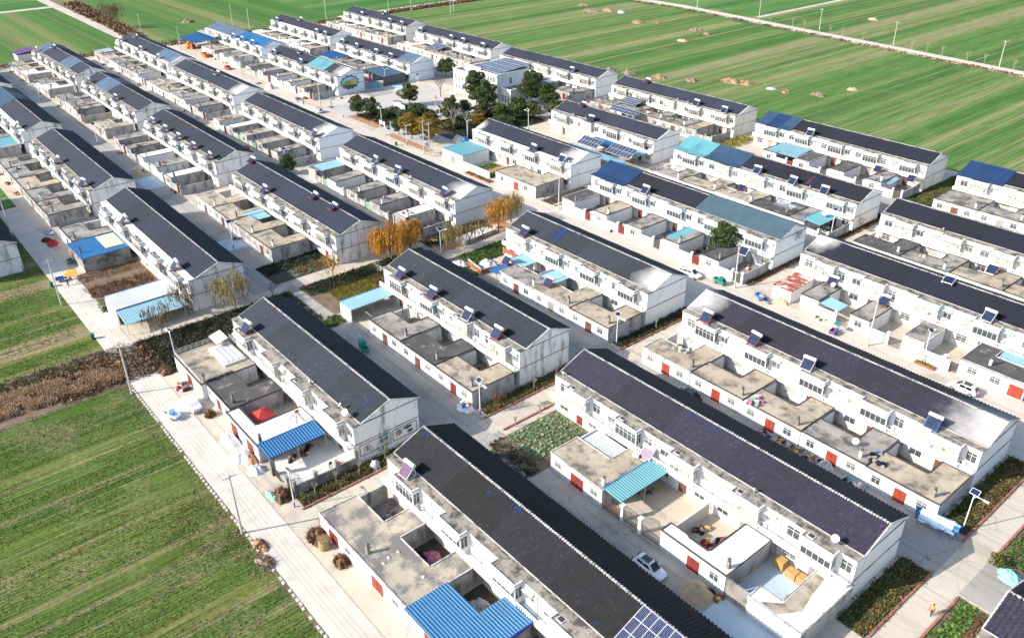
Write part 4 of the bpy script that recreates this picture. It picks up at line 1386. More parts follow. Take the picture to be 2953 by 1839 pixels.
def brick_wall(x0, y0, x1, y1, hgt, label):
    root = thing('brick_wall', label, 'wall', (x0, y0, 0), rz=math.atan2(y1 - y0, x1 - x0))
    Lw = math.hypot(x1 - x0, y1 - y0)
    ob('wall', MB().box(0, -.1, 0, Lw, .1, hgt - .02).mesh('wall', 'mortar'), root)
    bm = cached('bigbrick', lambda: MB().box(.015, -.13, .01, .485, .13, .19).mesh('brick', 'brick_red'))
    for j in range(int(hgt / .2)):
        for i in range(int(Lw / .5)):
            if rnd.random() < .97:
                ob('brick', bm, root, (i * .5 + (.12 if j % 2 else -.1), rnd.uniform(-.01, .01), j * .2))
    return root


brick_wall(-130.2, 95.2, -124.6, 94.3, 1.4, 'broken red brick wall round the sack yard')
brick_wall(-129.4, 104.2, -121.8, 104.0, 1.6, 'red brick wall behind the sack yard')
brick_wall(-124.6, 94.3, -124.3, 97.6, 1.2, 'short brick return wall of the sack yard')

# ------------------------------------------------------------------ solar water heaters
def heater_parts(root, frame='red_paint', coll='collector', flat=False, sc=1.0):
    W = 1.75 * sc
    if flat:
        lo, hi = (-1.5, .30), (.1, .95)
    else:
        lo, hi = (-.85, .18), (.35, 1.5)
    b = MB()
    dy, dz = hi[0] - lo[0], hi[1] - lo[1]
    q = math.hypot(dy, dz)
    ny, nz = -dz / q, dy / q
    n = 14
    b.add([(-W / 2, lo[0], lo[1]), (W / 2, lo[0], lo[1]), (W / 2, hi[0], hi[1]), (-W / 2, hi[0], hi[1])], [(0, 1, 2, 3), (3, 2, 1, 0)])
    for i in range(n):
        x = -W / 2 + (i + .5) * W / n
        b.cyl((x, lo[0] + ny * .06, lo[1] + nz * .06), (x, hi[0] + ny * .06, hi[1] + nz * .06), .045, n=6)
    ob('collector', b.mesh('collector', coll), root)
    t = MB().cyl((-W / 2 - .12, hi[0] + .12, hi[1] + .16), (W / 2 + .12, hi[0] + .12, hi[1] + .16), .27, n=14)
    ob('tank', t.mesh('tank', 'tank_white'), root)
    fb = MB()
    for x in (-W / 2 - .03, W / 2 + .03):
        fb.bar((x, lo[0], 0), (x, lo[0], lo[1]), .05).bar((x, lo[0], lo[1]), (x, hi[0] + .1, hi[1]), .06)
        fb.bar((x, hi[0] + .35, 0), (x, hi[0] + .15, hi[1]), .05).bar((x, lo[0], .05), (x, hi[0] + .35, .05), .05)
        fb.bar((x, hi[0] + .35, .1), (x, (lo[0] + hi[0]) / 2, (lo[1] + hi[1]) / 2), .04)
    fb.bar((-W / 2, lo[0], lo[1]), (W / 2, lo[0], lo[1]), .12)
    fb.bar((-W / 2, hi[0] + .3, .6), (W / 2, hi[0] + .3, .6), .04)
    ob('stand', fb.mesh('stand', frame), root)


HEAT = dict(
    C1=[(-74.3, 'p')], C3=[(-74.5, 'r'), (-64.7, 'r'), (-54.8, 'w'), (-34.9, 'b')], C4=[(-53, 'wf'), (-43.3, 'w')],
    A1=[(-123.2, 'r')], A2=[(-123.1, 'r'), (-112.7, 'r'), (-102.0, 'w'), (-93.9, 'r')], A3=[(-122.6, 'r')], A4=[(-122.2, 'w')],
    A5=[(-113.1, 'w'), (-103, 'w'), (-94.5, 'w')], A6=[(-121.7, 'w')], B1=[(-185.7, 'r'), (-155.4, 'r')], B2=[(-200.2, 'rf'), (-182.4, 'r'), (-167.1, 'rf'), (-158.3, 'rf')],
    B3=[(-183.1, 'w'), (-172.5, 'w'), (-152.5, 'r')], B4=[(-163.1, 'r'), (-151.5, 'w')], B5=[(-181, 'rf'), (-172.2, 'r')], B6=[(-187.6, 'rf'), (-162.5, 'w'), (-151.8, 'w')],
    L1=[(-239.1, 'r'), (-216.5, 'r')], L2=[(-258.6, 'w'), (-248, 'r'), (-237.6, 'r'), (-226.5, 'r'), (-215.3, 'r')], L3=[(-214.4, 'r')], M1=[(-281.3, 'r')],
    M2=[(-324, 'r'), (-294.4, 'r')], M3=[(-298.1, 'wf')], M4=[(-322.8, 'w'), (-309.9, 'wf'), (-300.5, 'w')], M5=[(-321.9, 'w'), (-310.6, 'w'), (-295.5, 'w'), (-284.9, 'w')],
    M6=[(-320.2, 'w'), (-297.4, 'w'), (-289, 'w'), (-275.6, 'w')], N2=[(-395.5, 'w'), (-388.6, 'wf')], N3=[(-391.5, 'w'), (-386.7, 'wf'), (-366.7, 'w'), (-346.4, 'w')],
    N4=[(-365.8, 'b'), (-356.8, 'b'), (-346.5, 'b')], N5=[(-388.8, 'w'), (-374.4, 'wf'), (-350, 'w'), (-342.2, 'w')], N6=[(-374.1, 'w'), (-361.2, 'wf'), (-349, 'w'), (-339.1, 'w')], L6=[(-220.7, 'w')])
PROTO = {}
HG = 'solar water heaters on the terrace roofs'
for h, lst in HEAT.items():
    nn = len(lst)
    for i, (hx, c) in enumerate(lst):
        key = c
        fr = dict(r='red_paint', w='grille', b='trike_blue', p='lamp_white')[c[0]]
        pos = ('' if nn == 1 else (['leftmost ', 'second ', 'third ', 'fourth ', 'fifth '][i] if i < nn - 1 else 'rightmost '))
        lb = '%ssolar water heater with %s stand on the %s' % (pos, dict(r='red', w='pale', b='blue', p='white')[c[0]], HD(h))
        yr = HOUSES[h][2]
        fl = c.endswith('f')
        loc = (hx, yr - .5, 8.42) if fl else (hx, yr - 6.15, 6.67)
        if key not in PROTO:
            root = thing('solar_water_heater', lb, 'water heater', loc, group=HG)
            heater_parts(root, fr, 'collector_purple' if c[0] == 'p' else 'collector', fl)
            PROTO[key] = root
        else:
            root = copy_tree(PROTO[key])
            root.location = loc
            tag(root, lb, 'water heater', HG)
        root.rotation_euler = (0, 0, rnd.uniform(-.12, .12))
for (x, y, z, k, lb) in ((-59.0, 72.6, 3.1, 'p', 'purple water heater on the flat roof beside the teal canopy'), (-71.2, 139.0, 3.1, 'r', 'water heater on the grey wing with the sky-blue porch'),
                         (-60.7, 139.2, 3.1, 'r', 'red-framed water heater on the wing behind the tall pole'), (-98.8, 205, 3.1, 'r', 'left water heater on the yard roofs of the sixth central terrace'),
                         (-89.6, 204.6, 3.1, 'r', 'right water heater on the yard roofs of the sixth central terrace'), (-120.0, 97.6, 3.12, 'r', 'red-framed water heater on the flat roof beside the sack yard'),
                         (-107.0, 97.4, 3.12, 'r', 'low water heater on the flat roofs of the third central terrace'), (-113.6, 167.5, 3.1, 'r', 'red-framed water heater on the flat roofs of the fifth central terrace'),
                         (-53.5, 167.5, 3.1, 'r', 'water heater on the tan flat roof of the fifth right yards'), (-91.0, 137.8, 3.1, 'w', 'pale water heater on the last wing before the teal metal gable'),
                         (-149.9, 172.4, 3.1, 'r', 'water heater beside the right yard solar array')):
    root = copy_tree(PROTO[k])
    root.location = (x, y, z)
    tag(root, lb, 'water heater', 'water heaters on the yard roofs')

# ------------------------------------------------------------------ photovoltaic arrays


def pv_array(x0, y0, x1, z0, run, tilt, cols, rows, label, rowgap=.0):
    root = thing('solar_panel_array', label, 'solar panels', (x0, y0, z0), group='photovoltaic arrays')
    root.rotation_euler = (tilt, 0, 0)
    pw, ph = (x1 - x0) / cols, run / rows
    pm = MB().box(.04, .04, .0, pw - .04, ph - .04, .05)
    for i in range(1, 6):
        pm.box(pw * i / 6 - .008, .04, .051, pw * i / 6 + .008, ph - .04, .054, 1)
    pm = pm.mesh('panel', 'pv_cell', 'metal_grey')
    fb = MB()
    for i in range(cols + 1):
        fb.bar((i * pw, 0, .03), (i * pw, run, .03), .08, .07)
    for j in range(rows + 1):
        wd = .08 if not (rowgap and j % 2 == 0) else rowgap
        fb.bar((0, j * ph, .03), (cols * pw, j * ph, .03), wd, .075)
    ob('frame', fb.mesh('frame', 'metal_white'), root)
    for i in range(cols):
        for j in range(rows):
            ob('panel', pm, root, (i * pw, j * ph, .01))
    return root


pv_array(-38.5, 49.2 - 4.75, -30.0, 6.98, 4.9, R(21), 8, 3, 'photovoltaic panels on the near end of the closest tiled roof')
pv_array(-238.6, 180.6, -224.8, 10.25, 14.6, R(4), 10, 8, 'large photovoltaic array on the village hall roof', .22)
pv_array(-190, 203, -182.3, 3.7, 4.8, R(13), 7, 4, 'left photovoltaic array in the yard of the sixth left terrace')
pv_array(-186, 194.6, -174.6, 3.5, 2.8, R(18), 9, 2, 'front photovoltaic array in the yard of the sixth left terrace')
pv_array(-168, 163.2, -160.3, 3.4, 3.4, R(26), 6, 2, 'left photovoltaic array over the fifth left yard')
pv_array(-157, 163.6, -148.1, 3.4, 4.0, R(24), 7, 2, 'right photovoltaic array over the fifth left yard')
pv_array(-304, 204.7, -295.7, 3.6, 5.6, R(15), 6, 4, 'photovoltaic array in the sixth distant yard')
# supports of the yard arrays
for (x0, y0, x1, y1, z) in ((-190, 203.2, -182.4, 207.4, 3.6), (-186, 194.8, -174.8, 197, 3.5), (-168, 163.4, -160.4, 166, 3.4), (-157, 163.8, -148.2, 167, 3.4), (-304, 205, -295.8, 209.6, 3.6)):
    root = thing('array_shed', 'steel frame shed carrying the solar array %s' % {-190: 'left of the sixth left yard', -186: 'in front of the sixth left yard', -168: 'left of the fifth left yard', -157: 'right of the fifth left yard', -304: 'of the sixth distant yard'}[x0], 'frame', (x0, y0, 0))
    for px in (0, (x1 - x0) / 2, x1 - x0):
        for py, zz in ((0, z - .1), (y1 - y0, z + .75)):
            ob('post', MB().cyl((px, py, 0), (px, py, zz), .05, n=6).mesh('post', 'steel'), root)

# ------------------------------------------------------------------ village hall
r1 = thing('village_hall', 'white two-storey village hall with solar roof behind the evergreen trees', 'building', (0, 0, 0))


def block(root, x0, y0, x1, y1, z1, frontw, m='white_wall', rightw=(), par=.5, name='wall'):
    b_ = MB()
    b_.panel((x0, y0), (x1, y0), 0, z1, frontw)
    b_.panel((x1, y0), (x1, y1), 0, z1, rightw)
    b_.panel((x1, y1), (x0, y1), 0, z1)
    b_.panel((x0, y1), (x0, y0), 0, z1)
    ob(name, b_.mesh(name, m), root)
    ob('flat_roof', MB().box(x0 + .01, y0 + .01, z1 - .3, x1 - .01, y1 - .01, z1 - .2).mesh('flat_roof', 'conc_grey'), root)
    pb_ = MB().box(x0 - .1, y0 - .1, z1, x1 + .1, y0 + .25, z1 + par).box(x0 - .1, y1 - .25, z1, x1 + .1, y1 + .1, z1 + par).box(x0 - .1, y0 + .251, z1, x0 + .25, y1 - .251, z1 + par).box(x1 - .25, y0 + .251, z1, x1 + .1, y1 - .251, z1 + par)
    ob('parapet', pb_.mesh('parapet', m), root)
    for (a, c, z, t) in frontw:
        add_window(root, (x0 + a, y0, z), 0, c - a, t - z, 'plain', 'glass', False)
    for (a, c, z, t) in rightw:
        add_window(root, (x1, y0 + a, z), R(90), c - a, t - z, 'plain', 'glass', False)


lw = [(0.9 + i * 1.9, 1.9 + i * 1.9, z, z + (1.7 if z < 2 else 2.2)) for i in range(4) for z in (1.0, 4.1)]
block(r1, -250.5, 180.0, -242.2, 194, 7.4, lw)
cw = [(1.0 + i * 1.25, 2.0 + i * 1.25, 4.5, 6.4) for i in range(6)] + [(10 + i * 1.9, 11.1 + i * 1.9, z, z + 1.9) for i in range(4) for z in (1.0, 4.3)] + [(3.5, 6.2, .1, 2.6)]
cw = cw + [(1.0 + i * 1.6, 2.1 + i * 1.6, 7.3, 8.9) for i in range(10)]
block(r1, -242.1, 179.4, -224.4, 193.8, 9.6, cw, par=.6, rightw=[(5.5, 6.6, 6.2, 8.3)])
block(r1, -224.3, 180.6, -218.7, 194, 5.4, [(.8 + i * 1.5, 1.7 + i * 1.5, 1.1, 3.4) for i in range(3)], rightw=[(6.5, 8.0, 1.6, 3.6)], par=.45)
ob('cornice', MB().box(-242.5, 178.9, 9.2, -224.0, 179.29, 9.75).mesh('cornice', 'trim_white'), r1)
ob('roof_truss', MB().prism([(-238.4, 183), (-225, 183), (-225, 193.5), (-238.4, 193.5)], 9.45, 10.15).mesh('roof_truss', 'frame_dark'), r1)
sb = ob('sign_board', MB().box(-242.0, 179.1, 10.2, -233.2, 179.3, 11.1).mesh('sign_board', 'trim_white'), r1)
gb = MB()
for i in range(9):                      # red characters, too small to read in the photograph
    x = -241.7 + i * .95
    for q in range(5):
        if rnd.random() < .5:
            gb.box(x + .05, 179.06, 10.3 + q * .15, x + .7, 179.095, 10.37 + q * .15)
    for q in range(3):
        if rnd.random() < .7:
            gb.box(x + .1 + q * .22, 179.05, 10.28, x + .17 + q * .22, 179.09, 10.98)
ob('lettering', gb.mesh('lettering', 'red_paint'), sb, kind='stuff')
canopy(-233, 197, -222, 203, 4.2, 'metal_bright', 'blue metal roof behind the village hall', 'y', .6)

# ------------------------------------------------------------------ murals on gables
def disc(cx, cz, rx, rz, x, n=20, jag=0):
    return [(x, cx + math.cos(k * math.tau / n) * rx * (1 + (jag * (1 if k % 2 else -1))), cz + math.sin(k * math.tau / n) * rz * (1 + (jag * (1 if k % 2 else -1)))) for k in range(n)]


def flat(poly, name, m, parent):
    n_ = len(poly)
    b_ = MB().add(poly, [tuple(range(n_))])
    return ob(name, b_.mesh(name, m), parent)


mx = HOUSES['M4'][1] + .10
mat('paint_plum', (.12, .05, .09), .8)
mat('paint_sky', (.25, .52, .66), .8, .2, .6)
mat('paint_green', (.16, .36, .06), .8, .35, .7)
mat('paint_melon', (.62, .34, .06), .8, .2, 1)
mat('paint_dkgreen', (.03, .13, .06), .8, .3, 1)
mat('paint_teal', (.18, .56, .47), .8, .1, .8)
r1 = thing('wall_mural', 'round fruit mural bursting through a painted wall on the terrace gable', 'mural', (0, 0, 0))
flat(disc(149.4, 3.9, 3.7, 2.4, mx, 24, .09), 'painted_crack', 'paint_plum', r1)
flat(disc(149.4, 3.9, 3.2, 2.0, mx + .006, 24, .05), 'painted_sky', 'paint_sky', r1)
flat(disc(148.9, 3.5, 2.4, 1.2, mx + .012, 16, .08), 'painted_hill', 'paint_green', r1)
flat(disc(150.6, 4.0, 1.15, .95, mx + .018), 'painted_melon', 'paint_melon', r1)
flat(disc(149.8, 2.5, 2.6, .55, mx + .024, 16, .1), 'painted_leaves', 'paint_dkgreen', r1)
flat(disc(147.6, 3.0, .75, .5, mx + .030), 'painted_tomato', 'red_paint', r1)
gx = HOUSES['A1'][1] + .10
r1 = thing('wall_mural', 'painted panels with teal figures and small emblem on the slate terrace gable', 'mural', (0, 49.1, 0))
for (a, c) in ((-5.6, -.4), (0, 4.2)):
    b = MB()
    for (p, q) in (((gx, a, 1.0), (gx, c, 1.0)), ((gx, a, 2.9), (gx, c, 2.9)), ((gx, a, 1.0), (gx, a, 2.9)), ((gx, c, 1.0), (gx, c, 2.9))):
        b.bar(p, q, .06)
    ob('painted_border', b.mesh('painted_border', 'conc_dark'), r1)
flat(disc(-1.6, 2.05, 1.0, .7, gx + .004, 16, .1), 'painted_cloud', 'paint_teal', r1)
flat(disc(-1.9, 2.1, .3, .4, gx + .010, 12, .1), 'painted_figure', 'cloth_red', r1)
flat(disc(-1.2, 2.2, .35, .35, gx + .010, 12, .15), 'painted_figure', 'cloth_blue', r1)
flat(disc(-1.4, 1.7, .4, .25, gx + .012, 12, .15), 'painted_figure', 'cloth_yellow', r1)
b = MB()
for k in range(16):
    a0, a1 = k * math.tau / 16, (k + 1) * math.tau / 16
    b.bar((gx + .01, -4.4 + math.cos(a0) * .55, 2.0 + math.sin(a0) * .55), (gx + .01, -4.4 + math.cos(a1) * .55, 2.0 + math.sin(a1) * .55), .04)
for (p, q) in (((-4.7, 2.2), (-4.1, 2.2)), ((-4.4, 2.4), (-4.4, 1.65)), ((-4.7, 1.95), (-4.1, 1.95)), ((-4.65, 1.7), (-4.15, 1.7))):
    b.bar((gx + .012, *p), (gx + .012, *q), .05)
ob('painted_emblem', b.mesh('painted_emblem', 'conc_dark'), r1)
flat(disc(1.0, 2.1, .6, .55, gx + .006, 14, .1), 'painted_wheel', 'conc_grey', r1)
flat(disc(2.6, 2.4, .8, .3, gx + .006, 12, .25), 'painted_tree', 'conc_dark', r1)
flat(disc(3.0, 1.6, .5, .3, gx + .008, 10, .25), 'painted_figure', 'conc_dark', r1)

# ------------------------------------------------------------------ poles, lamps, wires
pole_me = MB().cyl((0, 0, 0), (0, 0, 10), .17, .10, 10).mesh('shaft', 'pole_conc')
arm_me = MB().bar((-.9, 0, 9.5), (.9, 0, 9.5), .09).bar((-.5, 0, 9.0), (0, 0, 9.45), .04).mesh('crossarm', 'steel')
ins_me = MB().cyl((0, 0, 9.54), (0, 0, 9.75), .05, .04, 8).mesh('insulator', 'trim_white')
POLES = [(-85.5, 24.0, 90, 'concrete power pole beside the lower left wheat field'), (-127.9, 23.7, 90, 'leaning concrete power pole beside the reed ditch mouth'), (-168.7, 23.4, 90, 'power pole opposite the vegetable plots on the front road'),
         (-211, 23.8, 90, 'power pole beside the left edge gable'), (-44.5, 24.0, 90, 'power pole past the bottom edge on the front road'),
         (-57.1, 128.6, 90, 'tall power pole in front of the grey wing on the main street'), (-86.2, 129.0, 90, 'power pole beside the green tricycle on the main street'), (-140.0, 130.4, 90, 'power pole at the corner of the fourth central terrace'),
         (-262.4, 131.6, 90, 'power pole behind the white car at the square'), (-325.6, 131.4, 90, 'power pole halfway down the far main street'), (-390.8, 131.5, 90, 'power pole by the big blue canopy'),
         (-430.8, 173.1, 0, 'left power pole in the field behind the farthest terraces'), (-412.1, 173.8, 0, 'right power pole behind the blue metal roof'), (-436.8, 129.6, 0, 'power pole beside the dirt track'),
         (-411.7, 216, 0, 'left pole beside the top road'), (-405, 250, 0, 'pole standing in the field beside the far concrete road'), (-404.2, 264, 0, 'second pole in the field beside the far concrete road'),
         (-380.2, 273.1, 0, 'pole in the top field left of centre'), (-386.1, 279.5, 0, 'slim pole in the top field behind its twin'),
         (-301.3, 380.5, 0, 'leftmost pole on the far field road'), (-260.3, 379, 0, 'second pole on the far field road'), (-222, 373, 0, 'third pole on the far field road'), (-181.9, 367, 0, 'fourth pole on the far field road'), (-134.1, 360, 0, 'rightmost pole on the far field road'),
         (-197.4, 130.0, 90, 'left concrete post of the transformer frame'), (-194.6, 130.1, 90, 'right concrete post of the transformer frame')]
pp = None
for (x, y, a, lb) in POLES:
    if pp is None:
        pp = root = thing('power_pole', lb, 'pole', (x, y, 0), R(a), 'concrete power poles')
        ob('shaft', pole_me, root)
        ob('crossarm', arm_me, root)
        for q in (-.8, -.3, .3, .8):
            ob('insulator', ins_me, root, (q, 0, 0))
    else:
        root = copy_tree(pp)
        root.location = (x, y, 0)
        root.rotation_euler = (R(rnd.uniform(-1, 1)), R(rnd.uniform(-1, 1)), R(a))
        tag(root, lb, 'pole', 'concrete power poles')
r1 = thing('transformer', 'grey transformer slung between two concrete posts by the square', 'transformer', (-196.0, 130.05, 0))
ob('platform', MB().box(-1.6, -.3, 2.6, 1.6, .3, 2.8).mesh('platform', 'steel'), r1)
ob('tank', MB().box(-.6, -.45, 2.8, .6, .45, 4.1).mesh('tank', 'metal_grey'), r1)
b = MB()
for i in range(8):
    b.box(-.55 + i * .15, -.6, 2.95, -.5 + i * .15, .6, 3.95)
ob('cooling_fins', b.mesh('cooling_fins', 'metal_grey'), r1)
for z in (5.6, 7.4):
    ob('beam', MB().bar((-1.6, 0, z), (1.6, 0, z), .12).mesh('beam', 'steel'), r1)


def wire(p, q, label, sag=.9, group=None):
    b_ = MB()
    prev = None
    for i in range(13):
        t = i / 12
        c = Vector(p).lerp(Vector(q), t) - Vector((0, 0, sag * 4 * t * (1 - t)))
        if prev is not None:
            b_.cyl(prev, c, .014, n=4, caps=False)
        prev = c
    tag(ob('overhead_wire', b_.mesh('overhead_wire', 'frame_dark')), label, 'wire', group)


fp = [-211, -168.7, -127.9, -85.5, -44.5, 0]
for k in range(4):
    for i, dy in enumerate((-.8, -.3, .3, .8)):
        wire((fp[k], 23.8 + dy, 9.72), (fp[k + 1], 23.9 + dy, 9.72), 'thin power wires over the front road, %s span' % ['left edge', 'vegetable plot', 'parked cars', 'near wheat field'][k], group='wires of span %d' % k)
mp = [-390.8, -325.6, -262.4, -197.4, -140, -86.2, -57.1]
for k in range(6):
    for dy in (-.8, .8):
        wire((mp[k], 131 + dy * .8, 9.7), (mp[k + 1], 130.5 + dy * .8, 9.7), 'thin power wires over the main street, %s span' % ['far', 'mural house', 'square', 'transformer', 'teal roof', 'tricycle'][k], group='main street wires %d' % k)

LAMPS = [(-85.6, 31.6, 180, 'solar street lamp beside the courtyard fence on the front road'), (-132.8, 33.0, 180, 'solar street lamp at the corner of the railed terrace'), (-85.8, 63.8, 0, 'solar street lamp at the second central gable'),
         (-86.2, 94.9, 0, 'solar street lamp at the third central gable'), (-24.9, 95.6, 0, 'solar street lamp beside the sheeted frame in the lower right'), (-137.3, 93.1, 90, 'solar street lamp near the orange willows'),
         (-87.6, 166.0, 0, 'solar street lamp beside the fifth central gable'), (-48.0, 130.4, 90, 'solar street lamp over the white notice wall'), (-195.0, 168.1, 180, 'solar street lamp behind the fourth left terrace'),
         (-199.7, 202.1, 180, 'solar street lamp behind the fifth left terrace'), (-228.7, 135.3, 90, 'solar street lamp at the corner of the square'), (-216.2, 149.3, 90, 'solar street lamp inside the evergreen garden'),
         (-207.6, 130.9, 90, 'solar street lamp before the golden tree'), (-256.4, 168.1, 90, 'solar street lamp right of the dark canopy'), (-273.6, 165.0, 90, 'solar street lamp left of the dark canopy'),
         (-246.3, 131.4, 90, 'solar street lamp at the basketball court'), (-199.1, 147.2, 90, 'solar street lamp behind the tarpaulin stack'), (-171.6, 60.4, 90, 'solar street lamp beside the blue slab of the left column'),
         (-271.4, 60.6, 90, 'solar street lamp behind the first distant terrace'), (-339.9, 60.8, 90, 'solar street lamp by the far brick wall'), (-210.5, 92.9, 90, 'solar street lamp beside the round tree of the far-left yards'),
         (-146.5, 91.0, 90, 'solar street lamp behind the second left terrace'), (-207.0, 124.5, 90, 'solar street lamp on the main street by the square')]
lp = None
for (x, y, a, lb) in LAMPS:
    if lp is None:
        lp = root = thing('street_lamp', lb, 'street lamp', (x, y, 0), R(a), 'solar street lamps')
        ob('pole', MB().cyl((0, 0, .9), (0, 0, 6.3), .085, .06, 10).mesh('pole', 'lamp_white'), root)
        ob('base', MB().cyl((0, 0, 0), (0, 0, .9), .10, .10, 10).mesh('base', 'lamp_blue'), root)
        b = MB()
        pts = [(0, 0, 5.5), (.25, 0, 5.95), (.7, 0, 6.05), (1.3, 0, 6.0)]
        for p, q in zip(pts, pts[1:]):
            b.cyl(p, q, .045, n=6)
        b.cyl((0, 0, 5.95), (-.3, 0, 6.2), .04, n=6).cyl((-.3, 0, 6.2), (0, 0, 6.35), .04, n=6)
        ob('arm', b.mesh('arm', 'lamp_white'), root)
        ob('lamp_head', MB().box(1.2, -.14, 5.93, 1.85, .14, 6.06).mesh('lamp_head', 'lamp_white'), root)
        pn = ob('solar_panel', MB().box(-.55, -.42, 0, .55, .42, .05).box(-.5, -.37, .051, .5, .37, .06, 1).mesh('solar_panel', 'lamp_white', 'pv_cell'), root, (0, 0, 6.55), rot=(R(35), 0, R(-a) if False else 0))
    else:
        root = copy_tree(lp)
        root.location = (x, y, 0)
        root.rotation_euler = (0, 0, R(a))
        tag(root, lb, 'street lamp', 'solar street lamps')

# ------------------------------------------------------------------ trees and plants
def branch_tree(b_, p, d, length, rad, lev, tips, droop=0.0, split=3, rg=rnd):
    q = p + d * length
    b_.cyl(p, q, rad, rad * .66, 6 if lev > 1 else 4, caps=False)
    if lev == 0:
        tips.append(q)
        return
    for i in range(split):
        nd = (d + Vector((rg.uniform(-1, 1), rg.uniform(-1, 1), rg.uniform(-.25, .7) - droop)) * .75).normalized()
        branch_tree(b_, p + d * length * rg.uniform(.6, 1), nd, length * rg.uniform(.6, .82), rad * .58, lev - 1, tips, droop, split, rg)
    if lev >= 2:
        tips.append(q)


def evergreen(x, y, hgt, wid, label, leaf='leaf_ever', n=2600, group='evergreen trees round the square', trunk=.22, size=.34, name='evergreen_tree'):
    root = thing(name, label, 'tree', (x, y, 0), rz=rnd.uniform(0, 6), group=group)
    tb = MB()
    tips = []
    th = hgt * trunk
    tb.cyl((0, 0, 0), (0, 0, th + .3), .07 + hgt * .013, .05 + hgt * .009, 8)
    for i in range(5):
        a = i * 1.26 + rnd.uniform(-.4, .4)
        branch_tree(tb, Vector((0, 0, th)), Vector((math.cos(a) * .6, math.sin(a) * .6, 1)).normalized(), hgt * .22, .08, 1, tips, 0, 2)
    ob('trunk', tb.mesh('trunk', 'bark'), root)
    # crown: uneven lobes, leaves dense near the surface, gaps between lobes
    lob = []
    m = 11
    for i in range(m):
        t = (i + .5) / m
        z = th + (hgt - th) * (.12 + .78 * t)
        rad = wid * .5 * (.95 * math.sin(math.pi * (.18 + .72 * t)) ** .8)
        a = i * 2.4 + rnd.uniform(-.5, .5)
        off = rad * rnd.uniform(.35, .7)
        lob.append((off * math.cos(a), off * math.sin(a), z, rad * rnd.uniform(.5, .72), (hgt - th) * rnd.uniform(.10, .17)))
    lob.append((0, 0, th + (hgt - th) * .5, wid * .3, (hgt - th) * .38))
    P = []
    per = n // len(lob)
    for (lx, ly, lz, lr, lh) in lob:
        v = nrs.normal(size=(per, 3))
        v /= np.linalg.norm(v, axis=1)[:, None]
        rr_ = nrs.uniform(.55, 1.08, per)[:, None] ** .6
        P.append(v * rr_ * np.array([lr, lr, lh]) + np.array([lx, ly, lz]))
    P = np.concatenate(P)
    P = P[clump_field(x * .1, P[:, :2] + P[:, 2:3] * .7, 1.9) > -.62]
    ob('crown', qmesh('crown', leaf_quads(P, size), leaf), root)
    return root


def bare_tree(x, y, hgt, label, wid=1.0, leaf=None, nleaf=0, strands=0, group='leafless trees', m='bark', name='bare_tree', lev=3, seed=None):
    rg = random.Random(seed if seed is not None else int(x * 7 + y * 13))
    root = thing(name, label, 'tree', (x, y, 0), group=group)
    tb = MB()
    tips = []
    th = hgt * .3
    tb.cyl((0, 0, 0), (0, 0, th), .05 + hgt * .014, .04 + hgt * .010, 8)
    for i in range(5):
        a = i * 1.26 + rg.uniform(-.5, .5)
        branch_tree(tb, Vector((0, 0, th * rg.uniform(.85, 1))), Vector((math.cos(a) * .55 * wid, math.sin(a) * .55 * wid, 1)).normalized(), hgt * .27, .03 + hgt * .006, lev, tips, 0.0, 3, rg)
    ob('trunk', tb.mesh('trunk', m), root)
    if strands and tips:
        T = np.array([tuple(t) for t in tips])
        T = T[nrs.randint(0, len(T), strands)] + nrs.normal(0, .35, (strands, 3))
        ln = np.minimum(nrs.uniform(.3, .85, strands) * hgt * .6, T[:, 2] - .5)
        Q = []
        sway = nrs.normal(0, .22, (strands, 2))
        for k in range(5):
            z0, z1 = k / 5, (k + 1) / 5
            A = T.copy()
            Bp = T.copy()
            for arr, t in ((A, z0), (Bp, z1)):
                arr[:, 2] -= ln * t
                arr[:, :2] += sway * (t ** .6)[..., None] if False else sway * t ** .6
            wv = nrs.normal(0, 1, (strands, 3)) * .03
            wv[:, 2] = 0
            Q.append(np.stack([A - wv, A + wv, Bp + wv * .8, Bp - wv * .8], 1))
            Lp = A + (Bp - A) * nrs.uniform(0, 1, (strands, 1)) + nrs.normal(0, .05, (strands, 3))
            Q.append(leaf_quads(Lp[nrs.uniform(size=strands) < .55], .13))
        ob('crown', qmesh('crown', np.concatenate(Q), leaf), root)
    elif nleaf:
        T = np.array([tuple(t) for t in tips])
        P = T[nrs.randint(0, len(T), nleaf)] + nrs.normal(0, .3, (nleaf, 3))
        ob('crown', qmesh('crown', leaf_quads(P, .25), leaf), root)
    return root


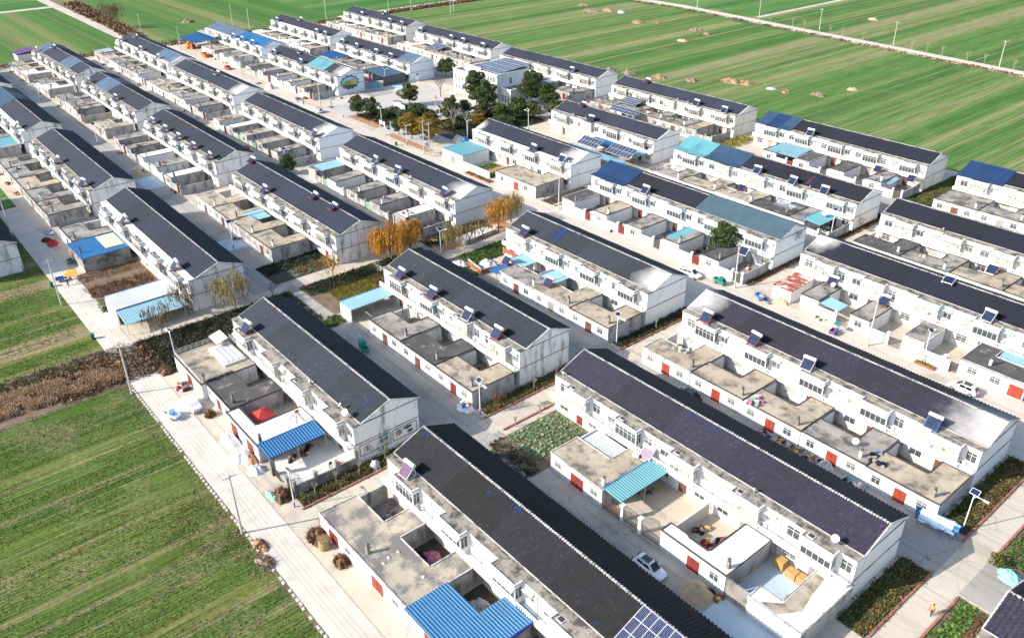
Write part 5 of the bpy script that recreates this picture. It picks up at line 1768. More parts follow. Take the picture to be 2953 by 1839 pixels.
EV = [(-244.2, 135.4, 7.5, 5.0, 'left rounded evergreen at the edge of the square', 'leaf_ever'), (-240.6, 138.6, 6.8, 5.0, 'right rounded evergreen at the edge of the square', 'leaf_ever'),
      (-244.0, 156.1, 8.0, 6.0, 'loose evergreen behind the low screen wall', 'leaf_olive'), (-219.0, 155.6, 8.5, 5.0, 'tall slim evergreen behind the notice boards', 'leaf_olive'),
      (-226.0, 171.5, 13.0, 7.0, 'tallest evergreen before the village hall', 'leaf_ever'), (-219.0, 170.3, 11.0, 7.0, 'broad cone evergreen before the village hall', 'leaf_ever'),
      (-214.8, 186.5, 12.5, 7.5, 'tall evergreen right of the village hall', 'leaf_ever'), (-207.6, 187.5, 9.5, 6.5, 'dense evergreen at the right corner of the hall garden', 'leaf_ever'),
      (-219.6, 161.5, 6.0, 5.0, 'dark evergreen in the shade of the hall garden', 'leaf_ever'), (-214.2, 165.0, 6.0, 5.0, 'olive evergreen in the front row of the hall garden', 'leaf_olive'),
      (-209.6, 168.5, 5.5, 5.0, 'squat evergreen in the front row of the hall garden', 'leaf_ever'), (-205.6, 173.0, 6.5, 5.5, 'wide evergreen in the middle of the hall garden', 'leaf_ever'),
      (-202.4, 176.5, 6.5, 5.0, 'right evergreen of the hall garden row', 'leaf_olive'), (-206.5, 157.5, 5.0, 4.5, 'low golden-green evergreen behind the tarpaulin stack', 'leaf_gold'),
      (-211.5, 135.2, 8.5, 6.0, 'golden-yellow round tree beside the transformer', 'leaf_gold'), (-205.6, 137.6, 9.0, 7.6, 'broad golden-brown tree beside the transformer', 'leaf_gold'),
      (-218.2, 134.9, 5.2, 3.6, 'small green tree in a square planter on the main street', 'leaf_ever'), (-269.5, 190.0, 7.0, 7.0, 'dark bushy tree behind the dark canopy terrace', 'leaf_ever'),
      (-97.4, 139.6, 7.4, 6.0, 'bushy evergreen in the yard of the teal metal roofed terrace', 'leaf_ever'), (-208.4, 92.3, 5.6, 4.2, 'small round evergreen on the far-left lane', 'leaf_ever'),
      (-221.5, 149.5, 4.0, 3.2, 'small round evergreen beside the flagpole', 'leaf_ever'), (-231, 146, 3.2, 5.5, 'low dark shrub tree behind the notice boards', 'leaf_ever'),
      (-237, 141.5, 3.0, 5, 'low dark shrub under the rounded evergreens', 'leaf_ever'), (-233.5, 152, 3.5, 6, 'dark shrub before the low screen wall', 'leaf_ever'), (-225, 158, 3.4, 5, 'shaded shrub in the middle of the hall garden', 'leaf_ever'),
      (-211, 177, 6, 6, 'deep green tree against the hall wall', 'leaf_ever'), (-199, 184, 6, 6, 'dark tree behind the fourth left terrace', 'leaf_ever'), (-212, 150, 3.0, 4.4, 'olive shrub beside the bare white-stemmed trees', 'leaf_olive'),
      (-204, 165, 3.2, 7, 'dark hedge mass behind the fourth left terrace', 'leaf_ever'), (-213, 160, 3.4, 6, 'dark hedge mass in the hall garden', 'leaf_ever')]
for (x, y, hh, ww, lb, lf) in EV:
    ww *= 1.2
    evergreen(x, y, hh, ww, lb, lf, n=int(2400 + ww * ww * hh * 17), trunk=.2 if hh > 4.5 else .03)
bare_tree(-143.4, 84.0, 9.5, 'large orange weeping willow between the terraces', 1.3, 'leaf_willow', strands=1000, group='willows along the ditch', name='willow')
bare_tree(-144.6, 90.0, 8.5, 'second orange weeping willow behind the large one', 1.2, 'leaf_willow', strands=650, group='willows along the ditch', name='willow')
bare_tree(-138.4, 97.5, 7.5, 'thin yellowing willow beside the street lamp', 1.1, 'leaf_willow_pale', strands=300, group='willows along the ditch', name='willow')
bare_tree(-139.8, 111.2, 9.5, 'slim orange willow hanging beside the third left gable', .7, 'leaf_willow', strands=420, group='willows along the ditch', name='willow')
bare_tree(-141.9, 116.8, 8.5, 'bare olive-brown willow at the main street corner', 1.0, 'leaf_willow_pale', strands=420, group='willows along the ditch', name='willow', m='bark')
bare_tree(-138.1, 101.5, 6.0, 'small bare tree at the left end of the concrete tank', 1.0, 'leaf_willow_pale', strands=60, group='willows along the ditch')
bare_tree(-138.4, 105.5, 6.5, 'small bare tree at the middle of the concrete tank', 1.0, 'leaf_willow_pale', strands=60, group='willows along the ditch')
bare_tree(-143.0, 69.7, 6.5, 'young orange-barked tree on the willow path', .9, 'leaf_willow', strands=90, group='willows along the ditch', m='leaf_willow_pale')
bare_tree(-144.0, 48.8, 9.0, 'tall bare willow before the stained gable', 1.0, 'leaf_willow_pale', strands=420, group='willows along the ditch', m='bark_pale')
bare_tree(-147.6, 40.5, 8.0, 'bare grey tree at the corner of the white shed', .9, 'leaf_dry', strands=120, group='willows along the ditch', m='bark_pale')
bare_tree(-144.4, 34.6, 7.0, 'bare brown tree in front of the lean-to', .9, 'leaf_dry', strands=140, group='willows along the ditch', m='bark_pale')
bare_tree(-143.5, 56.5, 4.0, 'small bare sapling beside the concrete crossing', .9, m='bark')
bare_tree(-209.8, 150.0, 9.0, 'bare white-stemmed tree in the hall garden', .7, m='bark_pale', group='leafless trees')
bare_tree(-206.5, 153.0, 8.0, 'second bare white-stemmed tree in the hall garden', .7, m='bark_pale')
bare_tree(-246.5, 171.0, 8.0, 'bare brown tree before the left wing of the hall', .9, m='bark')
bare_tree(-229.0, 175.0, 8.5, 'bare brown tree between hall and evergreens', .9, m='bark')
bare_tree(-465.7, 125.5, 15, 'large bare rounded tree beside the upper left track', 1.2, 'leaf_dry', strands=350, m='bark', name='bare_tree')
bare_tree(-86.8, 148.6, 9.0, 'slim bare tree beside the teal-grey gable', .5, m='bark')
bare_tree(-86.6, 140.0, 3.6, 'small bare bush beside the last main street wing', 1, m='bark')
bare_tree(-84.9, 66.8, 3.6, 'bare dry bush at the second central gable', 1.1, 'leaf_dry', strands=40, m='twig_red')
bare_tree(-146.2, 131.4, 3.6, 'bare shrub in the brick bed before the railed annex', 1.1, m='bark')
bare_tree(-143.8, 134.8, 3.2, 'bare shrub behind the railed annex', 1.1, m='bark')
bare_tree(-152.2, 162.4, 4.6, 'bare tree in the lane before the right solar array', 1.1, m='bark_pale')
bare_tree(-85.6, 175.0, 3.4, 'fallen-looking bare shrub beside the fifth central gable', 1.3, m='bark_pale')
for i, (x, y, lb) in enumerate(((-86.1, 35.0, 'first white-stemmed sapling along the courtyard fence'), (-86.2, 38.4, 'second white-stemmed sapling along the courtyard fence'), (-86.0, 42.0, 'third white-stemmed sapling along the courtyard fence'),
                                (-86.1, 46.4, 'leafy sapling before the painted gable'), (-85.7, 75.0, 'thin sapling before the second central gable'), (-85.7, 80.0, 'second thin sapling before the second central gable'),
                                (-79.8, 66.0, 'left stake sapling in the cabbage garden'), (-79.8, 71.0, 'right stake sapling in the cabbage garden'),
                                (-85.8, 105, 'thin sapling before the third central gable'))):
    bare_tree(x, y, 3.0, lb, .5, m='bark_pale', group='saplings in the gable beds', name='sapling', lev=1, leaf='leaf_veg', nleaf=60 if 'leafy' in lb else 0)
RT = [(-250, 371), (-236, 369), (-229, 368), (-214, 366), (-207, 365), (-196, 363.5), (-172, 361), (-165, 360), (-158, 359), (-147, 357.5), (-140, 357), (-128, 355), (-121, 354)]
for i, (x, y) in enumerate(RT):
    bare_tree(x, y + 3, 6, 'thin leafless roadside sapling on the far field road', .6, m='bark_pale', group='saplings on the far field road', name='sapling', lev=1)


def plants(name, label, P, mode, matname, size, k=6, hgt=.25, cat='plants', kind='stuff', parent=None):
    if name in ('shrubs', 'ground_cover', 'weeds', 'vegetables') and mode == 'leaf':
        P = P[clump_field(float(P[0, 0]), P, 1.1) > -.45]
    P3 = np.concatenate([P, np.full((len(P), 1), .02)], 1)
    if mode == 'ros':
        Q = rosettes(P3, k, size, hgt)
    elif mode == 'blade':
        Q = blade_quads(np.repeat(P3, k, 0) + nrs.normal(0, size * .6, (len(P3) * k, 3)) * [1, 1, 0], hgt, size * .35)
    else:
        P4 = np.repeat(P3, k, 0)
        P4 = P4 + np.stack([nrs.normal(0, size * 1.1, len(P4)), nrs.normal(0, size * 1.1, len(P4)), np.abs(nrs.normal(0, hgt * .6, len(P4))) + .04], 1)
        Q = leaf_quads(P4, size)
    o = ob(name, qmesh(name, Q, matname), parent, kind=kind)
    o['label'] = label
    return o


def grid_pts(x0, y0, x1, y1, dx, dy, j=.12, drop=.1):
    xs, ys = np.meshgrid(np.arange(x0 + dx / 2, x1, dx), np.arange(y0 + dy / 2, y1, dy))
    P = np.stack([xs.ravel(), ys.ravel()], 1) + nrs.normal(0, j, (xs.size, 2))
    return P[nrs.uniform(size=len(P)) > drop]


def rectpoly(x0, y0, x1, y1):
    return [(x0, y0), (x1, y0), (x1, y1), (x0, y1)]


def bed(x0, y0, x1, y1, m, label, z=.018):
    return rect_struct('garden_bed', x0, y0, x1, y1, z, m, label)


# cabbage garden of the second right terrace
bed(-79.0, 60.0, -69.2, 78, 'soil', 'cabbage garden soil at the left end of the purple terrace')
plants('cabbages', 'pale green cabbages in rows beside the purple terrace', grid_pts(-78.6, 63.0, -71.5, 73.2, .55, .6), 'ros', 'leaf_cabbage', .42, 8, .3)
plants('vegetables', 'leafy green vegetables before the purple terrace', grid_pts(-71.4, 64.5, -69.3, 72.5, .5, .55), 'ros', 'leaf_veg', .4, 7, .35)
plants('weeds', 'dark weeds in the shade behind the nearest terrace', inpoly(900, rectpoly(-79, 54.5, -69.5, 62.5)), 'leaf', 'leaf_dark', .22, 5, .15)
# gable beds, right column
bed(-27.7, 70.5, -24.15, 85.5, 'soil_dark', 'dark garden bed along the right gable')
plants('shrubs', 'low hedge plants along the right gable', inpoly(1500, rectpoly(-27.4, 70.8, -24.3, 85.2)), 'leaf', 'leaf_olive', .26, 7, .25)
plants('dry_plants', 'dry brown stems in the right gable bed', inpoly(420, rectpoly(-25.6, 70.8, -24.3, 85.2)), 'leaf', 'leaf_dry', .22, 5, .25)
bed(-27.5, 95, -24.2, 116, 'soil_dark', 'garden bed beyond the lower right street lamp')
plants('shrubs', 'hedge plants beyond the lower right street lamp', inpoly(2000, rectpoly(-27.3, 96, -24.4, 115.6)), 'leaf', 'leaf_olive', .26, 7, .25)
plants('dry_plants', 'yellow-brown plants beyond the lower right street lamp', inpoly(900, rectpoly(-25.9, 100, -24.4, 115.6)), 'leaf', 'leaf_dry', .24, 6, .3)
bed(-19.85, 60, -15.6, 84.5, 'soil', 'vegetable bed in the bottom right corner')
plants('vegetables', 'bright green vegetable rows in the bottom right corner', grid_pts(-19.6, 62, -17.3, 84, .38, .4), 'ros', 'leaf_veg', .36, 8, .3)
plants('dry_plants', 'brown weeds beside the bottom right vegetable rows', inpoly(700, rectpoly(-17.3, 62, -15.8, 84)), 'leaf', 'leaf_dry', .2, 5, .15)
bed(-19.9, 93.6, -8, 118, 'soil', 'garden at the lower right edge')
plants('vegetables', 'green vegetables at the lower right edge', inpoly(900, rectpoly(-19.6, 94, -16, 117)), 'leaf', 'leaf_veg', .28, 7, .3)
plants('weeds', 'dark weeds at the lower right edge', inpoly(700, rectpoly(-16, 93.8, -10, 117)), 'leaf', 'leaf_dark', .26, 6, .2)
evergreen(-19.4, 93.2, 1.6, 2.4, 'round olive shrub at the lower right path corner', 'leaf_olive', 700, 'garden shrubs', .02, .28, 'shrub')
# gable beds, central column
for (y0, y1, nm) in ((32.6, 54, 'painted'), (64.5, 85, 'second central'), (95.2, 116, 'third central'), (132, 155, 'teal metal'), (163, 187, 'fifth central')):
    bed(-87.5, y0, -84.7, y1, 'soil_dark', 'dark planted bed along the %s gable' % nm)
    plants('ground_cover', 'low green plants along the %s gable' % nm, inpoly(1300, rectpoly(-87.3, y0 + .3, -84.8, y1 - .2)), 'leaf', 'leaf_olive' if nm != 'third central' else 'leaf_dark', .24, 6, .2)
    plants('dry_plants', 'dry stems along the %s gable' % nm, inpoly(350, rectpoly(-86.2, y0 + .3, -84.8, y1 - .2)), 'leaf', 'leaf_dry', .2, 5, .2)
# gap between central and left columns
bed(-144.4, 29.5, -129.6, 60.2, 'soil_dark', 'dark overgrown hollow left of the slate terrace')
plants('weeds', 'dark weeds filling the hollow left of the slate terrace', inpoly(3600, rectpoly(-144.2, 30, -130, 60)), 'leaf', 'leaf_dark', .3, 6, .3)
plants('dry_plants', 'brown dead stems in the hollow left of the slate terrace', inpoly(800, rectpoly(-143.8, 26, -131, 46)), 'blade', 'reed_dark', .4, 4, .4)
bed(-144.4, 62.4, -129.6, 92, 'soil', 'grassy hollow between the willow path and the slate terrace')
plants('grass', 'bright green grass in the hollow beside the willow path', inpoly(2600, rectpoly(-139.6, 66, -130.2, 82)), 'blade', 'leaf_yellow', .3, 6, .28)
plants('weeds', 'dark green weeds by the hollow', inpoly(1900, rectpoly(-144, 62.6, -139, 92)), 'leaf', 'leaf_dark', .3, 6, .3)
plants('fallen_leaves', 'orange fallen leaves along the willow path', inpoly(2600, rectpoly(-144.2, 66, -139.5, 92)), 'leaf', 'leaf_dry', .22, 5, .03)
plants('dry_plants', 'red-brown scrub at the near edge of the hollow', inpoly(1200, rectpoly(-139, 75, -130, 83)), 'leaf', 'leaf_dry', .26, 6, .25)
bed(-147.8, 94, -138.6, 116, 'soil_red', 'orange leaf-strewn strip round the concrete tank')
plants('weeds', 'dark weeds round the concrete tank', inpoly(900, rectpoly(-147.6, 94, -142.6, 112)), 'leaf', 'leaf_dark', .28, 6, .3)
bed(-135.2, 92, -128.8, 114, 'soil_dark', 'green plot left of the brick sack yard')
plants('vegetables', 'dark green plot left of the brick sack yard', inpoly(1500, rectpoly(-135, 96, -129.4, 113)), 'leaf', 'leaf_veg', .26, 6, .2)
bed(-129.4, 87, -124.8, 94, 'soil_dark', 'patch behind the second central terrace')
plants('vegetables', 'green patch behind the second central terrace', inpoly(700, rectpoly(-129.2, 87.4, -124.9, 93.8)), 'leaf', 'leaf_veg', .26, 6, .2)
bed(-129.2, 55.6, -125.4, 63.0, 'soil', 'small green plot by the pale blue shed')
plants('vegetables', 'bright green plot by the pale blue shed', inpoly(600, rectpoly(-129.2, 56, -125.6, 62.6)), 'leaf', 'leaf_veg', .26, 6, .2)
# B1 vegetable plots
bed(-180.8, 28.2, -159.8, 42.0, 'soil', 'brown vegetable plots before the stained terrace')
plants('dry_plants', 'brown bean rows in the vegetable plots', grid_pts(-180, 28.8, -175.5, 41.4, .6, .45), 'leaf', 'leaf_dry', .26, 6, .35)
plants('dry_plants', 'grey-brown stalk rows in the vegetable plots', grid_pts(-172.5, 28.8, -166.5, 41.4, .8, .5), 'blade', 'twig_red', .35, 6, .8)
plants('cabbages', 'dark cabbages in rows in the vegetable plots', grid_pts(-165.8, 28.8, -162.2, 41.4, .6, .6), 'ros', 'leaf_cabbage', .36, 7, .25)
plants('weeds', 'mixed weeds at the near end of the vegetable plots', inpoly(500, rectpoly(-162, 28.8, -159.8, 41)), 'leaf', 'leaf_olive', .24, 6, .2)
bed(-158.6, 59.5, -148.6, 78, 'soil_dark', 'dark kitchen garden at the end of the second left terrace')
plants('cabbages', 'green cabbages at the end of the second left terrace', grid_pts(-153.5, 64, -149, 77.5, .6, .6, drop=.25), 'ros', 'leaf_cabbage', .36, 7, .25)
plants('weeds', 'dark weeds at the end of the second left terrace', inpoly(1500, rectpoly(-158.4, 59.8, -153.5, 77.6)), 'leaf', 'leaf_dark', .26, 6, .2)
plants('dry_plants', 'dry brown patch at the end of the second left terrace', inpoly(700, rectpoly(-154.5, 66, -150, 74)), 'leaf', 'leaf_dry', .24, 5, .15)
# main street beds
bed(-178.5, 132.2, -168.6, 140.5, 'soil_red', 'red earth yard plot behind the pale blue wall')
plants('cabbages', 'green cabbages behind the pale blue wall', grid_pts(-178.2, 132.8, -174.6, 140, .55, .55), 'ros', 'leaf_veg', .4, 8, .3)
plants('cabbages', 'right-hand cabbages behind the pale blue wall', grid_pts(-171.5, 132.8, -168.9, 140, .55, .55), 'ros', 'leaf_veg', .4, 8, .3)
for (x0, x1, nm) in ((-176.5, -173.4, 'left'), (-172.4, -169.6, 'middle'), (-168.8, -166.0, 'right')):
    r1 = thing('planter', '%s brick planter bed below the pale blue wall' % nm, 'planter', (x0, 129.0, 0), group='brick planters on the main street')
    w_ = x1 - x0
    ob('border', MB().box(0, 0, 0, w_, .15, .3).box(0, 1.55, 0, w_, 1.7, .3).box(0, .151, 0, .15, 1.549, .3).box(w_ - .15, .151, 0, w_, 1.549, .3).mesh('border', 'brick_red'), r1)
    ob('soil', MB().box(.151, .151, 0, w_ - .151, 1.549, .2).mesh('soil', 'soil'), r1)
    Q = rosettes(np.concatenate([grid_pts(.2, .25, w_ - .2, 1.5, .4, .4), np.full((len(grid_pts(.2, .25, w_ - .2, 1.5, .4, .4, 0, -1)), 1), .2)], 1) if False else np.array([(px, py, .2) for px, py in grid_pts(.2, .25, w_ - .2, 1.5, .4, .4)]), 6, .3, .2)
    ob('foliage', qmesh('foliage', Q, 'leaf_veg'), r1, kind='stuff')
r1 = thing('planter', 'brick flower bed under the white notice wall', 'planter', (-49.0, 129.4, 0), group='brick planters on the main street')
ob('border', MB().box(0, 0, 0, 3.4, .15, .3).box(0, .95, 0, 3.4, 1.1, .3).box(0, .151, 0, .15, .949, .3).box(3.25, .151, 0, 3.4, .949, .3).mesh('border', 'brick_red'), r1)
ob('foliage', qmesh('foliage', leaf_quads(np.stack([nrs.uniform(.2, 3.2, 300), nrs.uniform(.2, .9, 300), nrs.uniform(.15, .6, 300)], 1), .22), 'leaf_yellow'), r1, kind='stuff')
# square beds
bed(-247, 133.2, -229, 145, 'soil_red', 'planting bed at the corner of the square')
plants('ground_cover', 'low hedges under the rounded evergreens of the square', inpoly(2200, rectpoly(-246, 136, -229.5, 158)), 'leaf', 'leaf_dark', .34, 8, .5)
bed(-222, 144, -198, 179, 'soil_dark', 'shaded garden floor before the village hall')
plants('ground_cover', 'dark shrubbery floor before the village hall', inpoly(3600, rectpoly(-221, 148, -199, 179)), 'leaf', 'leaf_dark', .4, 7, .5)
bed(-221, 131.6, -198, 134.2, 'soil_red', 'red brick-edged strip along the main street by the square')
bed(-147.6, 131.4, -143.5, 146, 'soil_dark', 'planted strip beside the fourth left gable')
kerb_line(-142.4, 131.3, 146, .28, 'red brick kerb beside the fourth left gable')
# bank between terraces and field at the back
plants('scrub', 'brown scrub along the far field road', np.concatenate([inpoly(350, [(-400, 372.5), (-311, 374), (-122, 350), (-122, 351), (-311, 375)])]), 'leaf', 'leaf_dry', .7, 6, .4)
plants('scrub', 'brown bushes along the upper left track', inpoly(1700, [(-560, 128), (-430, 123.8), (-430, 127), (-560, 134)]), 'leaf', 'leaf_dry', 1.1, 7, 1.3)
plants('scrub', 'dark brown bank beside the far concrete road', inpoly(900, rectpoly(-411, 234, -405, 330)), 'leaf', 'leaf_dry', .8, 6, .7)
plants('scrub', 'brown scrub edge behind the farthest terraces', inpoly(1100, [(-412, 60), (-404, 60), (-402, 226), (-410, 226)]), 'leaf', 'leaf_dry', .7, 6, .5)
# reeds in the ditch
P = inpoly(5200, [(-141.5, 2), (-134.5, 2), (-133, 24), (-138, 25), (-140, 14)])
P = P[clump_field(2.0, P, .6) > -.4]
plants('reeds', 'straw-coloured reeds lying along the ditch', P, 'blade', 'reed', .4, 6, .8)
P = inpoly(5200, [(-145.5, 0), (-140.5, 4), (-139, 16), (-133, 24), (-131.5, 31), (-144, 31), (-145.5, 24)])
plants('scrub', 'dark leafless scrub along the ditch bank', P[:1300], 'blade', 'reed_dark', .35, 4, .35)
plants('weeds', 'patches of green weeds on the ditch bank', inpoly(900, [(-145.5, 4), (-143, 4), (-137, 26), (-132, 30), (-144, 30)]), 'leaf', 'leaf_olive', .25, 5, .15)
plants('scrub', 'rusty brown brush on the ditch bank', inpoly(900, rectpoly(-142, 14, -132, 31)), 'leaf', 'leaf_dry', .35, 6, .6)
# wheat drills on the near fields, rows along y
xs = np.arange(-131.5, -40, .52)
R_ = []
for x in xs:
    ys = np.arange(-25, 23.0, .5) + nrs.uniform(-.25, .25)
    R_.append(np.stack([np.full_like(ys, x) + nrs.normal(0, .05, len(ys)), ys], 1))
P = np.concatenate(R_)
c = clump_field(.7, P * [1, .12], .35) + .5 * clump_field(3.1, P, .16)
P = P[c > -.55]
o = plants('wheat', 'drilled rows of young wheat in the lower left field', P, 'leaf', 'wheat', .2, 3, .10)
xs = np.arange(-215, -145, .62)
R_ = []
for x in xs:
    ys = np.arange(-5, 22.5, .6) + nrs.uniform(-.25, .25)
    R_.append(np.stack([np.full_like(ys, x) + nrs.normal(0, .06, len(ys)), ys], 1))
P = np.concatenate(R_)
c = clump_field(1.7, P * [1, .12], .3) + .5 * clump_field(5.1, P, .14)
plants('wheat', 'drilled rows of young wheat left of the reed ditch', P[c > -.6], 'leaf', 'wheat', .24, 3, .12)
P = inpoly(2600, rectpoly(-133.5, 22.0, -55, 24.3))
plants('litter', 'pale dead stalks and weeds along the field edge', P, 'leaf', 'straw_grey', .13, 2, .04)
P = inpoly(420, [(-96, 19), (-90, 15.5), (-82, 20), (-80, 24), (-94, 24)])
plants('litter', 'dry stalks on the bare field corner', P, 'leaf', 'leaf_dry', .16, 4, .05)

# ------------------------------------------------------------------ heaps and covered piles
def heap_mesh(rx, ry, hgt, m, seed=0, fold=.38, n=34):
    rs = np.random.RandomState(seed)
    th = np.linspace(0, math.tau, n * 2, endpoint=False)
    rr_ = np.linspace(0, 1, n // 2)
    T, Rr = np.meshgrid(th, rr_, indexing='ij')
    ph = rs.uniform(0, 6, 8)
    ed = 1 + .16 * np.sin(2 * T + ph[0]) + .10 * np.sin(5 * T + ph[1]) + .05 * np.sin(9 * T + ph[2])
    X = np.cos(T) * Rr * rx * ed
    Y = np.sin(T) * Rr * ry * ed
    Z = hgt * (1 - Rr ** 2.2)
    wob = np.zeros_like(Z)
    for q in range(14):
        a_ = rs.uniform(0, math.tau)
        fr = rs.uniform(2.0, 7.0) / max(rx, ry) * (1.0 + .5 * (q > 7))
        wob += np.abs(np.sin((X * math.cos(a_) + Y * math.sin(a_)) * fr + rs.uniform(0, 6))) * rs.uniform(.4, 1) / (1 + .25 * q)
    wob = (wob - wob.mean()) / (wob.std() + 1e-6)
    Z = Z * (1 + fold * .55 * wob * (1 - .5 * (1 - Rr))) + fold * .06 * hgt * rs.normal(size=Z.shape) * (Rr > 0)
    Z[:, 0] = Z[0, 0]
    Z = Z * (1 - Rr ** 12)
    Z = np.maximum(Z, .0)
    a, c = T.shape
    V = np.stack([X, Y, Z], -1).reshape(-1, 3)
    i = np.arange(a)[:, None] * c + np.arange(c - 1)[None, :]
    j = ((np.arange(a) + 1) % a)[:, None] * c + np.arange(c - 1)[None, :]
    F = np.stack([i, i + 1, j + 1, j], -1).reshape(-1, 4)
    return npmesh('heap', V, F, m, smooth=True)


def heap(x, y, rx, ry, hgt, m, label, cat='heap', name='covered_heap', z=.01, rz=0, fuzz=None, group=None, nf=300):
    root = thing(name, label, cat, (x, y, z), rz, group)
    ob('body', heap_mesh(rx, ry, hgt, m, int(abs(x * 31 + y * 17))), root)
    if fuzz:
        q = nrs.uniform(0, 1, nf) ** .5
        t = nrs.uniform(0, math.tau, nf)
        P = np.stack([np.cos(t) * q * rx, np.sin(t) * q * ry, hgt * (1 - q ** 2.2) * .9], 1)
        ob('stalks', qmesh('stalks', np.concatenate([blade_quads(P, hgt * .22 + .1, .09, 1.1), leaf_quads(P, .35)]), fuzz), root, kind='stuff')
    return root


def clutter(x, y, w, d, n, label, mats_, z=.02, name='clutter_pile', cat='clutter', hmax=.8):
    """a jumble of sacks, crates and cloth dumped together: each piece is a part"""
    root = thing(name, label, cat, (x, y, z))
    for i in range(n):
        m = rnd.choice(mats_)
        kind = rnd.random()
        px, py = rnd.uniform(-w / 2, w / 2), rnd.uniform(-d / 2, d / 2)
        if kind < .45:
            me = cached(('sack', m, i % 3), lambda: heap_mesh(.55, .38, .42, m, i, .4, 12))
            ob('sack', me, root, (px, py, rnd.choice([0, 0, .18])), rnd.uniform(0, 6))
        elif kind < .8:
            a, b_, c = rnd.choice([(.6, .4, .3), (.9, .5, .25), (.4, .4, .6), (1.2, .3, .15)])
            me = cached(('crate', m, a), lambda: MB().box(-a / 2, -b_ / 2, 0, a / 2, b_ / 2, c).box(-a / 2 + .04, -b_ / 2 + .04, c, a / 2 - .04, b_ / 2 - .04, c + .03).mesh('crate', m))
            ob('crate', me, root, (px, py, 0), rnd.uniform(0, 6))
        else:
            me = cached(('tub', m), lambda: MB().cyl((0, 0, 0), (0, 0, .35), .22, .3, 12).mesh('tub', m))
            ob('tub', me, root, (px, py, 0))
    return root


MIX1 = ['cloth_red', 'cloth_white', 'cloth_blue', 'cloth_grey', 'box_brown', 'cloth_teal', 'black_cloth', 'cloth_brown']
MIX2 = ['cloth_purple', 'cloth_white', 'cloth_blue', 'cloth_pink', 'tarp_grey']
MIX3 = ['cloth_grey', 'black_cloth', 'cloth_brown', 'conc_grey', 'box_brown']
for (x, y, h, i, c) in YC:
    if rnd.random() < .7:
        clutter(x, y, 3.0, 2.4 if c == 'L' else 4.5, rnd.randint(5, 9), 'odds and ends in the %s court of the %s' % (ORDU[i], HD(h)), rnd.choice([MIX1, MIX3, MIX3, ['conc_grey', 'cloth_white', 'brick_red', 'box_brown']]))
    if rnd.random() < .4:
        yr_ = HOUSES[h][2]
        clutter(x + rnd.uniform(-1, 1), yr_ - 17.3, 2.6, .9, rnd.randint(4, 7), 'things piled on the lane before the %s yard of the %s' % (ORDU[i], HD(h)), MIX3 + ['cloth_white', 'brick_red'])
    if rnd.random() < .4:
        yr_ = HOUSES[h][2]
        clutter(x + rnd.uniform(-1.5, 1) - (0 if c == 'L' else 4), yr_ - rnd.uniform(13, 15), 2.2, 1.6, rnd.randint(3, 5), 'scraps lying on the %s yard roof of the %s' % (ORDU[i], HD(h)), ['conc_grey', 'cloth_grey', 'conc_white', 'brick_red'], 3.1)
# straw and earth heaps in the fields
HP = [(-262, 332, 5, 1.8, 'straw_grey', 'left of the pair of straw heaps beyond the sixth left terrace'), (-253, 328.5, 3.6, 1.5, 'straw_grey', 'right of the pair of straw heaps beyond the sixth left terrace'),
      (-250.6, 308, 3.6, 1.5, 'sand', 'single pale heap in the middle of the big field'), (-201.3, 254.5, 4, 1.6, 'straw_grey', 'grey straw heap left of the long straw ridge'),
      (-190, 264, 6, 2.2, 'straw', 'left half of the long straw ridge in the big field'), (-184.6, 266, 5, 1.8, 'straw', 'right half of the long straw ridge in the big field'),
      (-173.7, 266, 3, 1.0, 'tarp_grey', 'small white covered heap right of the straw ridge'), (-167.7, 266.3, 3.2, 1.4, 'straw', 'small straw heap beside the white covered one'),
      (-157.4, 270.4, 3.6, 1.8, 'straw_grey', 'brown brush heap in the right part of the big field'), (-153.5, 286.2, 2.8, 1.3, 'sand', 'pale heap standing alone near the right of the big field'),
      (-219.5, 416.6, 4, 1.5, 'sand', 'pale heap beyond the far field road'), (-350.5, 342.7, 5, 1.6, 'straw', 'leftmost straw heap near the top of the big field'),
      (-334.5, 333, 7, 2.2, 'straw_grey', 'wide straw heap near the top of the big field'), (-328, 340, 6, 2.4, 'straw', 'tall straw heap of the top cluster'), (-320.3, 341.4, 4, 1.6, 'tarp_grey', 'white covered heap of the top cluster'),
      (-294.9, 326.6, 6, 1.8, 'straw', 'pale heap right of the top cluster'), (-288, 333, 3, 1.2, 'straw', 'little heap behind the pale one right of the top cluster'),
      (-225.5, 246.5, 5.5, 1.5, 'straw_grey', 'long brown heap behind the village hall terrace'), (-212.5, 249, 4.5, 2.2, 'straw', 'tall golden straw heap behind the sixth left terrace'), (-233.5, 244.5, 3, 1.6, 'straw_grey', 'dark brush heap behind the sixth far-left terrace'),
      (-457.3, 160, 6.5, 2.2, 'twig_red', 'dark brown brush mound alone in the upper left field'), (-409, 112, 6, 2, 'straw_grey', 'brown earth heap at the end of the dirt track')]
for (x, y, rr_, hh, m, lb) in HP:
    heap(x, y, rr_ * .66, rr_ * .5, hh * .62, m if m not in ('twig_red',) else 'straw_grey', lb, 'heap', 'straw_heap', -.05, fuzz=(m if m in ('straw', 'straw_grey', 'twig_red') else None), group='heaps in the far fields')
